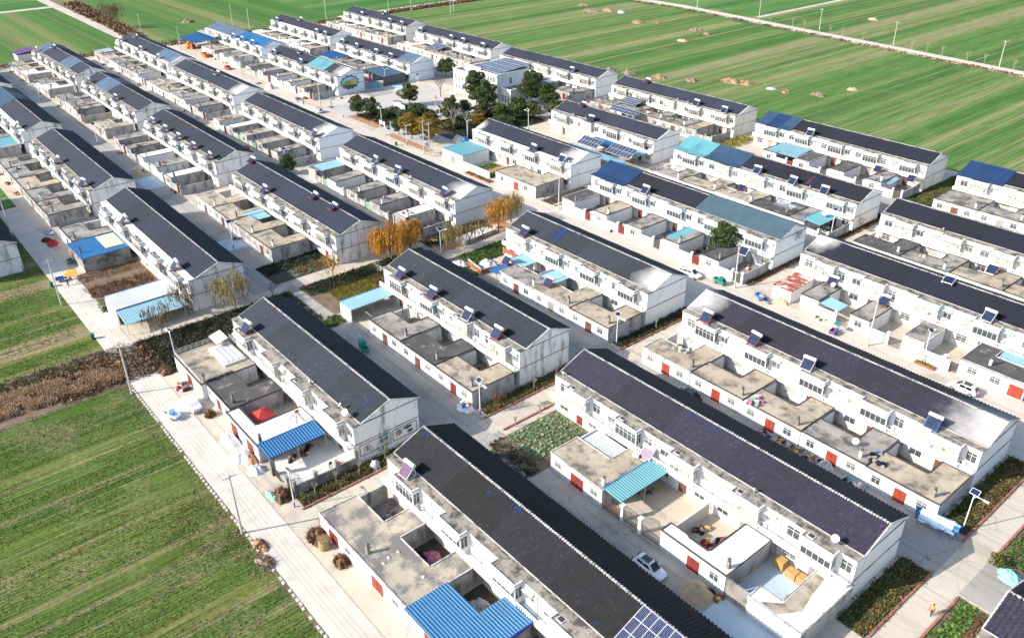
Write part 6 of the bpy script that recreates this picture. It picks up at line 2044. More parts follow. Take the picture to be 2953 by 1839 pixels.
# heaps near the houses
heap(-72.5, 34.0 - 2.6, 1.2, .9, 1.0, 'leaf_dry', 'brown brushwood heap below the weathered roof', 'brushwood', 'brush_heap', fuzz='twig_red', nf=420)
heap(-78.4, 31.2, 1.6, 1.3, 1.2, 'leaf_dry', 'large brushwood heap at the corner of the weathered roof', 'brushwood', 'brush_heap', fuzz='twig_red', nf=600)
heap(-80.2, 33.8, 1.3, 1.0, 1.4, 'leaf_dry', 'upright brushwood bundle at the wall corner', 'brushwood', 'brush_heap', fuzz='leaf_olive', nf=420)
r1 = thing('straw_bale', 'round straw bale beside the large brushwood heap', 'bale', (-76.2, 31.0, 0))
ob('drum', MB().cyl((0, 0, 0), (0, 0, 1.5), .75, .72, 18).mesh('drum', 'straw'), r1)
ob('stalks', qmesh('stalks', blade_quads(np.stack([nrs.uniform(-.7, .7, 200), nrs.uniform(-.7, .7, 200), np.full(200, 1.45)], 1), .3, .06, 1.0), 'straw'), r1, kind='stuff')
heap(-81.8, 24.9, 1.5, .8, .5, 'soil_red', 'red-brown earth heap on the field side of the front road', 'earth heap', 'earth_heap', fuzz='twig_red', nf=120)
heap(-78.6, 24.0, 1.5, 1.0, .6, 'straw_grey', 'pale stalk heap on the field side of the front road', 'straw heap', 'straw_heap', fuzz='straw_grey', nf=400)
heap(-105.2, 30.8, 1.9, 1.5, 1.4, 'cloth_white', 'white plastic sheet over a heap before the pale roofed annex')
heap(-100.2, 30.6, 1.9, 1.5, 1.3, 'cloth_white', 'white sheet over an orange heap on the front road')
heap(-98.9, 31.3, 1.3, 1.0, .9, 'soil_red', 'orange earth heap spilling from the white sheet', 'earth heap', 'earth_heap')
heap(-96.2, 30.9, 1.5, 1.0, .8, 'cloth_white', 'low white covered heap beside the grey gate pillar')
heap(-88.6, 31.3, 1.5, 1.2, 1.2, 'leaf_dry', 'brushwood stacked at the courtyard fence corner', 'brushwood', 'brush_heap', fuzz='twig_red', nf=500)
heap(-89.6, 30.2, 1.4, .7, .5, 'tarp_green', 'torn green sheet on the front road', 'sheet', 'tarpaulin')
heap(-85.9, 44.6, 1.2, .8, .8, 'tarp_grey', 'pale sheeted bundle in the painted gable bed')
heap(-113.6, 31.2, .9, .8, .9, 'leaf_dry', 'dark brushwood bush beside the covered car', 'brushwood', 'brush_heap', fuzz='twig_red', nf=260)
clutter(-124.5, 30.8, 3.2, 1.8, 14, 'jumble of crates and boards at the railed terrace', MIX1)
heap(-131.2, 30.6, 1.8, 1.1, .7, 'leaf_dry', 'dark rubbish and twigs below the terrace street lamp', 'brushwood', 'brush_heap', fuzz='twig_red', nf=260)
heap(-88.6, 63.0, 1.5, 1.1, 1.0, 'cloth_white', 'blue and white sheeted heap at the second central gable corner')
clutter(-88.7, 62.9, 2.0, 1.4, 9, 'coloured sacks thrown on the sheeted heap at the second central gable', ['cloth_white', 'cloth_blue', 'cloth_orange', 'tarp_sky'], .75)
heap(-120.2, 61.4, 1.3, .9, .6, 'tarp_grey', 'grey sheeted heap by the white wall of the second central yard')
heap(-127.2, 98.2, 2.2, 1.8, 1.0, 'tarp_grey', 'grey netting heap inside the brick sack yard')
clutter(-126.6, 98.6, 4.0, 3.0, 22, 'blue, white and purple sacks in the brick yard', MIX2)
clutter(-124.2, 102.4, 2.6, 1.6, 14, 'purple and pink sacks at the back of the brick yard', ['cloth_purple', 'cloth_pink', 'cloth_white'])
heap(-131.6, 94.2, 1.8, 1.3, .6, 'tarp_grey', 'grey rubble heap left of the brick yard')
heap(-40.4, 61.2, 2.4, 1.7, 1.2, 'sand', 'brown sand heap before the pale roofed annex', 'sand heap', 'sand_heap')
clutter(-39.0, 62.6, 1.8, .8, 8, 'buckets and scrap behind the brown sand heap', MIX3)
clutter(-44.2, 68.8, 2.0, 3.4, 18, 'laundry, tubs and firewood in the sunlit court', MIX1)
clutter(-46.8, 70.2, 1.4, 2.2, 10, 'dark scrap at the back of the sunlit court', MIX3)
clutter(-48.0, 93.5, 7.0, 1.3, 34, 'long dark heap of scrap along the third right yards', MIX3)
clutter(-53.8, 93.2, 2.0, 1.0, 12, 'bright tubs and clothes by the orange doors', MIX1)
heap(-43.3, 93.2, 1.5, 1.1, 1.1, 'tarp_grey', 'grey sheeted mound by the third right yards')
clutter(-38.8, 93.1, 2.8, 1.2, 18, 'blankets and bicycle scrap by the barred gate', ['black_cloth', 'cloth_white', 'cloth_teal', 'sand', 'cloth_grey'])
for (x, y, lb) in ((-74.6, 98.6, 'pale rubble on the first flat roof of the third right terrace'), (-57.6, 95.6, 'pink and green bundles on a flat roof of the third right terrace'), (-37.8, 96.6, 'poles and blue cloth on a flat roof of the third right terrace')):
    clutter(x, y, 2.4, 2.6, 12, lb, ['cloth_white', 'cloth_pink', 'tarp_green', 'tarp_grey'] if 'pink' in lb else (['black_cloth', 'cloth_blue', 'cloth_grey'] if 'poles' in lb else ['conc_grey', 'conc_white']), 3.1)
for (x, y, lb) in ((-71.0, 101.6, 'clothes line jumble in the first court of the third right terrace'), (-61.5, 101.0, 'red and green tubs in the second court of the third right terrace'), (-50.8, 100.6, 'blue and white bedding in the third court'),
                   (-41.5, 101.2, 'yellow and white odds in the fourth court'), (-31.0, 102.0, 'bowls by the red door of the last third court'), (-115.5, 71.0, 'red and black jumble in the first court of the second central terrace'),
                   (-104.8, 71.2, 'dark firewood in the middle court of the second central terrace'), (-94.6, 71.0, 'pink and white laundry in the last court of the second central terrace'),
                   (-104.5, 102.4, 'white laundry in the court beside the pale blue sheet'), (-94.4, 102.4, 'pots in the railed court of the third central terrace')):
    clutter(x, y, 3.4, 2.0, 15, lb, MIX1 if 'pink' not in lb else ['cloth_pink', 'cloth_white', 'black_cloth', 'cloth_blue'])
heap(-65.0, 40.4, 2.0, 1.3, .9, 'cloth_pink', 'pink quilt over a heap in the sunk court of the nearest terrace')
heap(-66.6, 39.3, 1.3, .9, .6, 'black_cloth', 'black net beside the pink quilt')
heap(-55.6, 40.2, 1.8, 1.2, .8, 'tarp_grey', 'purple-grey sheet heap beside the blue roof court')
clutter(-75.4, 40.3, 2.0, 1.5, 8, 'dark odds in the first sunk court of the nearest terrace', MIX3)
clutter(-56.6, 70.6, 2.2, 3.0, 10, 'bicycles and boxes under the teal canopy', MIX3)
r1 = thing('laundry_line', 'line of coloured laundry in the sunlit court', 'laundry', (-45.2, 66.5, 0))
ob('rope', MB().cyl((0, 0, 1.9), (2.6, 4.2, 1.9), .012, n=4).mesh('rope', 'grille'), r1)
for i, m in enumerate(('cloth_white', 'cloth_red', 'cloth_yellow', 'cloth_white', 'black_cloth', 'cloth_pink', 'cloth_orange')):
    t = .08 + i * .13
    x, y = 2.6 * t, 4.2 * t
    ob('garment', MB().add([(x - .2, y - .3, 1.88), (x + .2, y + .3, 1.88), (x + .16, y + .25, 1.1), (x - .1, y - .28, 1.02), (x - .17, y - .32, 1.88), (x + .23, y + .28, 1.88), (x + .2, y + .22, 1.1), (x - .06, y - .3, 1.02)],
                           [(0, 1, 2, 3), (7, 6, 5, 4), (0, 4, 5, 1), (1, 5, 6, 2), (2, 6, 7, 3), (3, 7, 4, 0)]).mesh('garment', m), r1)
# red tent in the A1 court
r1 = thing('tent', 'red square canopy tent in the court of the slate terrace', 'tent', (-105.6, 36.6, 0))
b = MB()
S = 1.55
b.add([(-S, -S, 2.1), (S, -S, 2.1), (S, S, 2.1), (-S, S, 2.1), (0, 0, 3.0), (-S, -S, 1.85), (S, -S, 1.85), (S, S, 1.85), (-S, S, 1.85)],
      [(0, 1, 4), (1, 2, 4), (2, 3, 4), (3, 0, 4), (5, 6, 1, 0), (6, 7, 2, 1), (7, 8, 3, 2), (8, 5, 0, 3)])
ob('fabric', b.mesh('fabric', 'cloth_red'), r1)
for sx in (-1, 1):
    for sy in (-1, 1):
        ob('post', MB().cyl((sx * 1.5, sy * 1.5, 0), (sx * 1.5, sy * 1.5, 2.1), .03, n=6).mesh('post', 'steel'), r1)
r1 = thing('heater_stand', 'empty red A-shaped stand on the pale roof beside the red tent', 'stand', (-99.2, 39.6, 3.1))
ob('legs', MB().bar((-1.1, -.9, 0), (0, 0, 1.6), .08).bar((-.9, .9, 0), (0, 0, 1.6), .08).bar((.6, -.6, 0), (0, 0, 1.6), .08).bar((.6, .6, 0), (0, 0, 1.6), .08).bar((-.55, -.45, .8), (.3, -.3, .8), .06).cyl((-.05, -.3, 1.65), (-.05, .3, 1.65), .2, n=10).mesh('legs', 'red_paint'), r1)
clutter(-104.6, 40.2, 3.6, 1.2, 10, 'red bricks, blue pump and bottles at the back of the tent court', ['brick_red', 'cloth_blue', 'cloth_brown'])
clutter(-95.6, 38.0, 1.8, 5.0, 12, 'machines and crates under the bright blue canopy', MIX3)
clutter(-89.2, 41.0, 1.2, 1.2, 7, 'red and white bags beside the stooping person', ['cloth_red', 'cloth_white', 'cloth_pink'])


def dish(x, y, z, rz, label, r_=.5):
    root = thing('satellite_dish', label, 'satellite dish', (x, y, z), rz, 'satellite dishes on the roofs')

    def mk():
        V, F = [], []
        n_, m_ = 18, 6
        for i in range(m_ + 1):
            q = i / m_ * r_
            for k in range(n_):
                a = k * math.tau / n_
                V.append((math.cos(a) * q, math.sin(a) * q, q * q * .35))
        for i in range(m_):
            for k in range(n_):
                F.append((i * n_ + k, i * n_ + (k + 1) % n_, (i + 1) * n_ + (k + 1) % n_, (i + 1) * n_ + k))
        b_ = MB().add(V, F).add([(x_, y_, z_ - .03) for x_, y_, z_ in V], [q[::-1] for q in F])
        return b_.mesh('bowl', 'conc_white')
    ob('bowl', cached(('bowl', r_), mk), root, (0, 0, .9), rot=(R(48), 0, 0))
    ob('mast', cached('dmast', lambda: MB().cyl((0, 0, 0), (0, 0, .95), .04, n=8).mesh('mast', 'steel')), root)
    ob('feed_arm', cached('dfeed', lambda: MB().bar((0, -.5, .55), (0, -.75, 1.25), .03).cyl((0, -.78, 1.2), (0, -.7, 1.35), .06, n=8).mesh('feed_arm', 'steel')), root)


dish(-90.6, 43.2, 6.66, R(10), 'large satellite dish on the near corner of the slate terrace', .58)
dish(-92.8, 43.6, 6.66, R(-20), 'small satellite dish beside the large one on the slate terrace', .3)
dish(-31.4, 74.0, 6.66, R(15), 'satellite dish on the flat strip of the purple terrace')
dish(-70.2, 137.6, 3.1, R(-10), 'satellite dish on the grey wing with the sky-blue porch')
dish(-59.9, 71.0, 3.1, R(30), 'small dish on the tan roof beside the teal canopy', .35)
dish(-41.6, 97.0, 3.1, R(0), 'dish on a flat roof of the third right terrace', .5)
dish(-91.0, 167.8, 3.1, R(0), 'dish on the flat roof near the fifth central gable', .6)

# ------------------------------------------------------------------ vehicles
def wheel(root, x, y, r_=.34, w_=.22):
    tm = cached(('tyre', r_, w_), lambda: MB().cyl((0, -w_ / 2, 0), (0, w_ / 2, 0), r_, n=18).mesh('wheel', 'tyre'))
    o_ = ob('wheel', tm, root, (x, y, r_))
    rm = cached(('rim', r_, w_), lambda: MB().cyl((0, -w_ / 2 - .012, 0), (0, w_ / 2 + .012, 0), r_ * .62, n=14).mesh('rim', 'steel'))
    ob('rim', rm, o_)


def loft(b_, secs, m=0):
    """secs: list of rings (same length) -> skin"""
    n_ = len(secs[0])
    base = len(b_.v)
    vv = [p for s_ in secs for p in s_]
    fs = []
    for i in range(len(secs) - 1):
        for k in range(n_):
            fs.append((i * n_ + k, i * n_ + (k + 1) % n_, (i + 1) * n_ + (k + 1) % n_, (i + 1) * n_ + k))
    fs += [tuple(range(n_ - 1, -1, -1)), tuple(range((len(secs) - 1) * n_, len(secs) * n_))]
    return b_.add(vv, fs, m)


def ring(x, w, z0, z1, rnd_=.12):
    h = (z1 - z0)
    return [(x, -w, z0 + h * .25), (x, -w + rnd_ * .5, z0), (x, w - rnd_ * .5, z0), (x, w, z0 + h * .25), (x, w, z1 - h * .3), (x, w - rnd_, z1), (x, -w + rnd_, z1), (x, -w, z1 - h * .3)]


def car(x, y, rz, label, paint='car_white', Lc=4.6, hh=1.65, roofdark=True, suv=True):
    root = thing('parked_car', label, 'car', (x, y, .03), rz, 'parked cars')
    H = Lc / 2
    key = ('car', paint, Lc, hh)

    def body():
        b_ = MB()
        st = [(-H, .62, .42, .82), (-H + .12, .80, .30, .95), (-H + .6, .90, .24, 1.02), (-.6, .92, .22, 1.0), (.5, .92, .22, .98), (1.2, .91, .24, .93), (H - .35, .86, .28, .84), (H - .05, .72, .34, .68), (H, .6, .4, .6)]
        loft(b_, [ring(*s_) for s_ in st])
        return b_.mesh('body', paint, smooth=False)

    def cabin():
        b_ = MB()
        top = hh
        st = [(-H + .18, .66, .98, 1.05), (-H + .55, .70, .98, top - .06), (-.9, .72, .98, top), (.3, .70, .97, top - .04), (.75, .69, .96, top - .3), (1.25, .72, .93, .97)]
        loft(b_, [ring(*s_, .14) for s_ in st])
        return b_.mesh('cabin', paint)
    for nm_, fn_ in (('body', body), ('cabin', cabin)):
        me_ = cached((key, nm_), fn_)
        me_.polygons.foreach_set('use_smooth', [True] * len(me_.polygons))
        md = ob(nm_, me_, root).modifiers.new('round', 'SUBSURF')
        md.levels = md.render_levels = 2
    top = hh

    def glassm(pts):
        return MB().add(pts, [(0, 1, 2, 3), (3, 2, 1, 0)]).mesh('window', 'glass')
    ws = cached((key, 'ws'), lambda: glassm([(1.2, -.6, 1.0), (1.2, .6, 1.0), (.42, .52, top - .07), (.42, -.52, top - .07)]))
    ob('windscreen', ws, root, (.03, 0, .03))
    rw = cached((key, 'rw'), lambda: glassm([(-H + .2, .55, 1.08), (-H + .2, -.55, 1.08), (-H + .53, -.52, top - .12), (-H + .53, .52, top - .12)]))
    ob('rear_window', rw, root, (-.03, 0, .02))
    for s_ in (-1, 1):
        for (a, c) in ((-H + .75, -.55), (-.45, .62)):
            me = cached((key, 'sw', s_, a), lambda: glassm([(a, s_ * .735, 1.05), (c, s_ * .735, 1.05), (c - (.28 if c > 0 else 0), s_ * .70, top - .16), (a + (.25 if a < -1 else 0), s_ * .70, top - .16)]))
            ob('side_window', me, root, (0, s_ * .005, 0))
        ob('headlight', cached('hl', lambda: MB().box(-.18, -.14, -.06, .03, .14, .06).mesh('headlight', 'light_clear')), root, (H - .12, s_ * .58, .7))
        ob('tail_light', cached('tl', lambda: MB().box(-.04, -.12, -.12, .12, .12, .12).mesh('tail_light', 'light_red')), root, (-H + .02, s_ * .62, .86))
        ob('mirror', cached(('mir', paint), lambda: MB().box(-.06, -.1, -.06, .08, .1, .07).mesh('mirror', paint)), root, (.72, s_ * 1.0, 1.02))
        for wx in (-H + .85, H - .85):
            wheel(root, wx, s_ * .82)
    if roofdark:
        ob('sunroof', cached((key, 'sr'), lambda: MB().box(-1.1, -.48, 0, .1, .48, .012).mesh('sunroof', 'glass')), root, (0, 0, top - .004))
        for s_ in (-1, 1):
            ob('roof_rail', cached('rrail', lambda: MB().bar((-1.5, 0, 0), (.3, 0, 0), .05).mesh('roof_rail', 'steel')), root, (0, s_ * .58, top - .01))
    return root


car(-46.6, 59.7, 0, 'white crossover with dark sunroof parked in the lane of the nearest terrace')
car(-39.6, 127.2, R(180), 'white car parked on the main street at the right')
car(-67.3, 92.2, R(172), 'black car half hidden behind the purple roof ridge', 'car_black')
car(-258.1, 128.4, R(178), 'white car on the main street before the square')
car(-339.9, 131.6, 0, 'small red car far down the main street', 'car_red', 4.0, 1.5, False)
# covered white van
r1 = thing('covered_car', 'white car under a silver-white cover on the front road', 'car', (-117.6, 29.9, .03), R(4), 'parked cars')
b = MB()
st = [(-2.2, .55, .15, .8), (-2.05, .82, .05, 1.15), (-1.3, .92, .02, 1.55), (.2, .92, .02, 1.6), (.9, .9, .02, 1.45), (1.5, .9, .04, 1.0), (2.1, .8, .08, .85), (2.25, .6, .2, .6)]
loft(b, [ring(*s_, .12) for s_ in st])
ob('cover', b.mesh('cover', 'cloth_white'), r1)
ob('skirt', MB().box(-1.9, -.93, .12, 1.9, .93, .5).mesh('skirt', 'cloth_grey'), r1)
ob('bumper', MB().box(2.05, -.8, .2, 2.3, .8, .62).mesh('bumper', 'cloth_grey'), r1)
for wx in (-1.4, 1.35):
    for s_ in (-1, 1):
        wheel(r1, wx, s_ * .8, .32)


def tricycle(x, y, rz, label, paint, canopy_m=None, cab=False, load=None, Ln=1.5):
    root = thing('cargo_tricycle', label, 'tricycle', (x, y, .03), rz, 'three-wheeled carts')
    b_ = MB().box(-Ln, -.55, .5, .1, .55, .56).box(-Ln, -.55, .56, -Ln + .05, .55, .95).box(-Ln + .051, -.55, .56, .1, -.5, .95).box(-Ln + .051, .5, .56, .1, .55, .95).box(.051, -.5, .56, .1, .5, .95)
    ob('cargo_bed', b_.mesh('cargo_bed', paint), root)
    ob('seat', MB().box(.15, -.3, .55, .6, .3, .75).mesh('seat', 'tyre'), root)
    ob('frame', MB().bar((-1, 0, .45), (1.0, 0, .5), .08).bar((1.0, 0, .5), (1.15, 0, .35), .07).bar((.95, 0, .5), (.85, 0, 1.1), .06).mesh('frame', paint), root)
    ob('handlebar', MB().bar((.82, -.38, 1.1), (.82, .38, 1.1), .05).mesh('handlebar', 'tyre'), root)
    wheel(root, 1.2, 0, .28, .1)
    for s_ in (-1, 1):
        wheel(root, -.75, s_ * .6, .28, .12)
    if cab:
        b_ = MB()
        loft(b_, [ring(-.1, .58, .35, 1.6, .1), ring(.5, .58, .3, 1.65, .1), ring(1.0, .55, .3, 1.4, .1), ring(1.35, .45, .32, .9, .1)])
        ob('cab', b_.mesh('cab', paint), root)
        ob('windscreen', MB().add([(1.34, -.4, .98), (1.34, .4, .98), (1.02, .42, 1.44), (1.02, -.42, 1.44)], [(0, 1, 2, 3), (3, 2, 1, 0)]).mesh('windscreen', 'glass'), root, (.02, 0, 0))
        for s_ in (-1, 1):
            ob('side_window', MB().add([(.1, s_ * .59, .95), (.9, s_ * .585, .95), (.8, s_ * .58, 1.42), (.12, s_ * .59, 1.45)], [(0, 1, 2, 3), (3, 2, 1, 0)]).mesh('side_window', 'glass'), root, (0, s_ * .01, 0))
    if canopy_m:
        ob('canopy', MB().box(-.1, -.6, 1.72, 1.1, .6, 1.78).mesh('canopy', canopy_m), root)
        for px in (0, 1.0):
            for s_ in (-1, 1):
                ob('post', MB().cyl((px, s_ * .5, .6), (px, s_ * .55, 1.72), .02, n=6).mesh('post', 'steel'), root)
    if load:
        ob('load', heap_mesh(.7, .5, .45, load, 5), root, (-.7, 0, .6))
    return root


tricycle(-117.0, 26.4, R(200), 'blue and white enclosed tricycle with open door on the front road', 'tarp_sky', None, True)
tricycle(-114.6, 59.9, R(170), 'green tricycle with teal cover behind the slate terrace', 'trike_green', 'trike_green', True)
tricycle(-89.3, 128.2, R(-10), 'teal-green cargo tricycle beside the power pole on the main street', 'trike_green', None, True)
tricycle(-63.3, 128.2, R(95), 'cargo tricycle with teal canopy parked on the main street', 'cloth_purple', 'trike_green', False)
tricycle(-78.9, 128.6, R(-12), 'blue cart loaded with sand by the rusty roofed shed', 'trike_blue', None, False, 'sand', 2.2)
tricycle(-187.0, 30.4, R(10), 'green cargo tricycle beside the vivid blue roof', 'trike_green', None, False)
tricycle(-179.8, 26.8, R(80), 'small blue cart on the front road by the grain mat', 'trike_blue', None, False)
r1 = car(-95.4, 126.6, R(0), 'white pickup truck on the main street behind the third central terrace', 'car_white', 4.7, 1.6, False)
ob('truck_bed', MB().box(-2.3, -.8, 1.02, -.7, .8, 1.06).mesh('truck_bed', 'tyre'), r1)
# bins
for (x, y, lb) in ((-150.9, 24.2, 'green wheelie bin on the front road near the white shed'), (-178.6, 24.1, 'green bin at the field edge by the vegetable plots'), (-209.6, 128.3, 'green wheelie bin on the main street by the square')):
    r1 = thing('wheelie_bin', lb, 'bin', (x, y, .02), rnd.uniform(-.3, .3), 'green bins')
    b = MB().add([(-.26, -.24, .06), (.26, -.24, .06), (.26, .24, .06), (-.26, .24, .06), (-.33, -.32, .98), (.33, -.32, .98), (.33, .32, .98), (-.33, .32, .98)],
                 [(3, 2, 1, 0), (4, 5, 6, 7), (0, 1, 5, 4), (1, 2, 6, 5), (2, 3, 7, 6), (3, 0, 4, 7)])
    ob('body', b.mesh('body', 'bin_green'), r1)
    ob('lid', MB().box(-.36, -.36, .985, .36, .36, 1.06).mesh('lid', 'bin_green'), r1)
    for s_ in (-1, 1):
        wheel(r1, s_ * .24, .24, .1, .06)
# sheeted steel frame at the lower right
r1 = thing('sheeted_frame', 'white and blue tarpaulin over a steel frame beside the lower right lamp', 'tarpaulin', (-27.3, 93.6, 0), R(8))
b = MB()
n_ = 14
V, F = [], []
for i in range(n_ + 1):
    x = -2.6 + 5.2 * i / n_
    for (yy, zz) in ((-1.1, .9), (-1.0, 1.35), (-.4, 1.85), (.2, 1.9), (.8, 1.6), (1.05, 1.0)):
        V.append((x, yy + .08 * math.sin(i * 1.7), zz + .09 * math.sin(i * 1.1 + yy * 3)))
for i in range(n_):
    for k in range(5):
        F.append((i * 6 + k, (i + 1) * 6 + k, (i + 1) * 6 + k + 1, i * 6 + k + 1))
b.add(V, F)
b.m = [1 if (i < 5 or i > 5 * 12) else 0 for i in range(len(F))]
b.add([(x, y, z - .02) for x, y, z in V], [q[::-1] for q in F])
ob('sheet', b.mesh('sheet', 'tarp_sky', 'metal_bright', smooth=True), r1)
ob('flap', MB().add([(-2.6, -1.0, 1.3), (-2.9, -.7, 2.6), (-2.5, .3, 1.9), (-2.4, -.2, 1.2), (-2.55, -1.0, 1.3), (-2.85, -.65, 2.6), (-2.45, .35, 1.9)], [(0, 1, 2, 3), (3, 6, 5, 4)]).mesh('flap', 'metal_bright'), r1)
b = MB()
for (p, q) in (((-2.2, -1.3, 0), (-2.2, -1.3, 1.5)), ((1.0, -1.6, 0), (1.0, -1.6, 1.3)), ((-2.2, -1.3, 1.5), (1.0, -1.6, 1.3)), ((-2.2, -1.3, .7), (1.0, -1.6, .6)), ((2.2, -.8, 0), (2.2, -.8, 1.2)), ((-2.4, .9, 0), (-2.4, .9, 1.4)), ((2.3, .8, 0), (2.3, .8, 1.2)),
               ((-2.2, -1.3, 1.5), (-2.4, .9, 1.4)), ((1.0, -1.6, 1.3), (2.3, .8, 1.2))):
    b.bar(p, q, .05)
ob('steel_frame', b.mesh('steel_frame', 'lamp_blue'), r1)
heap(-17.4, 92.0, 1.7, 1.2, .9, 'tarp_green', 'pale green sheet over a heap at the right edge')
clutter(-14.5, 97.0, 2.4, 2.0, 10, 'white sacks and rubbish at the right edge garden', ['cloth_white', 'tarp_grey'])
# concrete tank with slab lid near the willows
r1 = thing('water_tank', 'long low concrete tank with ribbed lid near the willows', 'tank', (-140.4, 105.2, 0), R(5))
ob('wall', MB().box(-1.4, -4.4, 0, 1.4, 4.4, .9).mesh('wall', 'conc_tan'), r1)
for i in range(9):
    ob('slab', MB().box(-1.5, -4.4 + i * .98, .902, 1.5, -4.4 + i * .98 + .95, 1.0).mesh('slab', 'conc_white'), r1)
ob('end_wall', MB().box(-1.6, -5.0, 0, 1.6, -4.45, 1.25).mesh('end_wall', 'conc_white'), r1)
r1 = thing('well_ring', 'round white concrete well ring beside the tank', 'well', (-141.6, 112.0, 0))
b = MB().cyl((0, 0, 0), (0, 0, .6), .6, n=18).cyl((0, 0, .6), (0, 0, .66), .66, n=18)
ob('ring', b.mesh('ring', 'conc_white'), r1)
r1 = thing('stepping_slabs', 'white concrete steps leading down to the grassy hollow', 'steps', (-143.6, 80.3, 0), R(-15))
for i in range(6):
    ob('step', MB().box(i * .75, -.7, .05, i * .75 + .38, .7, .22).mesh('step', 'conc_white'), r1)
r1 = thing('fallen_post', 'grey concrete post lying across the hollow near the lamp', 'post', (-141.8, 94.4, .1), R(-12))
ob('shaft', MB().cyl((0, 0, .1), (5.2, 0, .15), .12, n=8).mesh('shaft', 'pole_conc'), r1)
# square furniture
r1 = thing('screen_wall', 'low white screen wall with dark tile coping in the square garden', 'wall', (-246.5, 151.4, 0))
for i, (a, c, z) in enumerate(((0, 2.2, 1.9), (2.2, 4.6, 2.4), (4.6, 6.8, 1.9))):
    ob('wall', MB().box(a + .01, -.15, 0, c - .01, .15, z).mesh('wall', 'white_wall'), r1)
    ob('coping', MB().box(a - .05, -.4, z, c + .05, .4, z + .1).box(a - .05, -.2, z + .1, c + .05, .2, z + .25).mesh('coping', 'frame_dark'), r1)
for i, (x, y) in enumerate(((-230.5, 135.6), (-226.6, 137.2), (-223.4, 141.2), (-222.6, 146.0), (-223.0, 151.0), (-224.4, 156.0))):
    r1 = thing('notice_board', '%s glass notice board in the row along the square garden' % ['first', 'second', 'third', 'fourth', 'fifth', 'last'][i], 'notice board', (x, y, 0), R(0 if i == 0 else 75), 'notice boards along the square')
    for px in (0, 3.0):
        ob('post', MB().box(px - .1, -.1, 0, px + .1, .1, 2.0).mesh('post', 'trim_white'), r1)
    ob('board', MB().box(.101, -.05, .7, 2.899, .05, 1.8).mesh('board', 'trim_white'), r1)
    ob('pane', MB().box(.2, -.07, .8, 2.8, -.052, 1.7).mesh('pane', 'curtain_glass'), r1)
r1 = thing('flagpole', 'thin white flagpole with red flag in front of the village hall', 'flagpole', (-221.8, 151.6, 0))
ob('pole', MB().cyl((0, 0, 0), (0, 0, 9), .06, .04, 8).mesh('pole', 'lamp_white'), r1)
ob('flag', MB().add([(0, 0, 8.9), (.5, .15, 8.5), (.9, .1, 8.2), (.8, .1, 7.2), (.4, .16, 7.4), (0, 0, 7.8)], [(0, 1, 4, 5), (1, 2, 3, 4), (5, 4, 1, 0), (4, 3, 2, 1)]).mesh('flag', 'cloth_red'), r1)
r1 = thing('basketball_hoop', 'green basketball stand at the edge of the court', 'basketball hoop', (-260.2, 134.6, 0))
ob('post', MB().bar((0, 0, 0), (0, 0, 2.6), .16).bar((0, 0, 2.6), (1.4, 0, 3.2), .12).mesh('post', 'bin_green'), r1)
ob('base', MB().box(-.9, -.6, 0, .6, .6, .25).mesh('base', 'bin_green'), r1)
ob('backboard', MB().box(1.4, -.9, 2.9, 1.46, .9, 3.95).mesh('backboard', 'trim_white'), r1)
heap(-200.3, 145.0, 3.2, 1.8, 1.6, 'tarp_grey', 'stack under grey-white tarpaulin behind the transformer', 'tarpaulin', 'covered_stack', rz=R(-12))
heap(-198.6, 145.6, 1.8, 1.4, 1.7, 'trike_blue', 'blue sheet end of the tarpaulin stack behind the transformer', 'tarpaulin', 'covered_stack')
r1 = thing('planter', 'square concrete planter before the hall garden', 'planter', (-214.5, 148.2, 0), group='concrete planters on the square')
ob('box', MB().box(-1.3, -1.3, 0, 1.3, 1.3, .7).mesh('box', 'conc_tan'), r1)
ob('soil', MB().box(-1.1, -1.1, .7, 1.1, 1.1, .74).mesh('soil', 'soil'), r1)
r1 = thing('notice_wall', 'white notice wall behind the brick flower bed on the main street', 'wall', (-49.3, 131.0, 0))
ob('panel', MB().box(0, -.12, 0, 5.4, .12, 2.1).mesh('panel', 'white_wall'), r1)
b = MB().bar((.3, -.13, 1.8), (5.1, -.13, 1.8), .03).bar((.3, -.13, .5), (5.1, -.13, .5), .03).bar((.3, -.13, .5), (.3, -.13, 1.8), .03).bar((5.1, -.13, .5), (5.1, -.13, 1.8), .03)
ob('border', b.mesh('border', 'conc_grey'), r1)
b = MB()
for i in range(2):
    for q in range(4):
        b.box(.6 + i * .5, -.16, 1.0 + q * .14, .95 + i * .5, -.125, 1.05 + q * .14)
    b.box(.75 + i * .5, -.16, .95, .81 + i * .5, -.125, 1.5)
ob('lettering', b.mesh('lettering', 'bin_green'), r1, kind='stuff')
r1 = thing('grain_mat', 'mat of golden grain drying on the front road', 'grain mat', (-182.5, 28.6, .02), R(3))
ob('grain', heap_mesh(2.6, 1.4, .10, 'paint_melon', 3), r1)
heap(-201.2, 30.0, 1.8, 1.2, 1.0, 'cloth_red', 'bright red covered heap at the left yards')
heap(-204.4, 29.4, 1.6, 1.0, .6, 'twig_red', 'brown branches beside the red covered heap', 'brushwood', 'brush_heap', fuzz='twig_red', nf=260)
clutter(-209, 31.0, 4, 1.6, 16, 'white and pink bags before the grey yards on the left', ['cloth_white', 'cloth_pink', 'tarp_grey'])
heap(-237, 60.8, 2.4, 1.8, .9, 'sand', 'brown earth heap on the far-left lane', 'earth heap', 'earth_heap')
heap(-360.5, 61.8, 2.8, 2.0, 1.6, 'tarp_grey', 'grey sheeted mound before the far brick wall')
heap(-353.0, 72.5, 1.6, 1.4, .7, 'cloth_pink', 'pink and white rags beside the far brick wall')
r1 = thing('skip', 'orange skip on the far main street', 'skip', (-371.5, 133.0, 0))
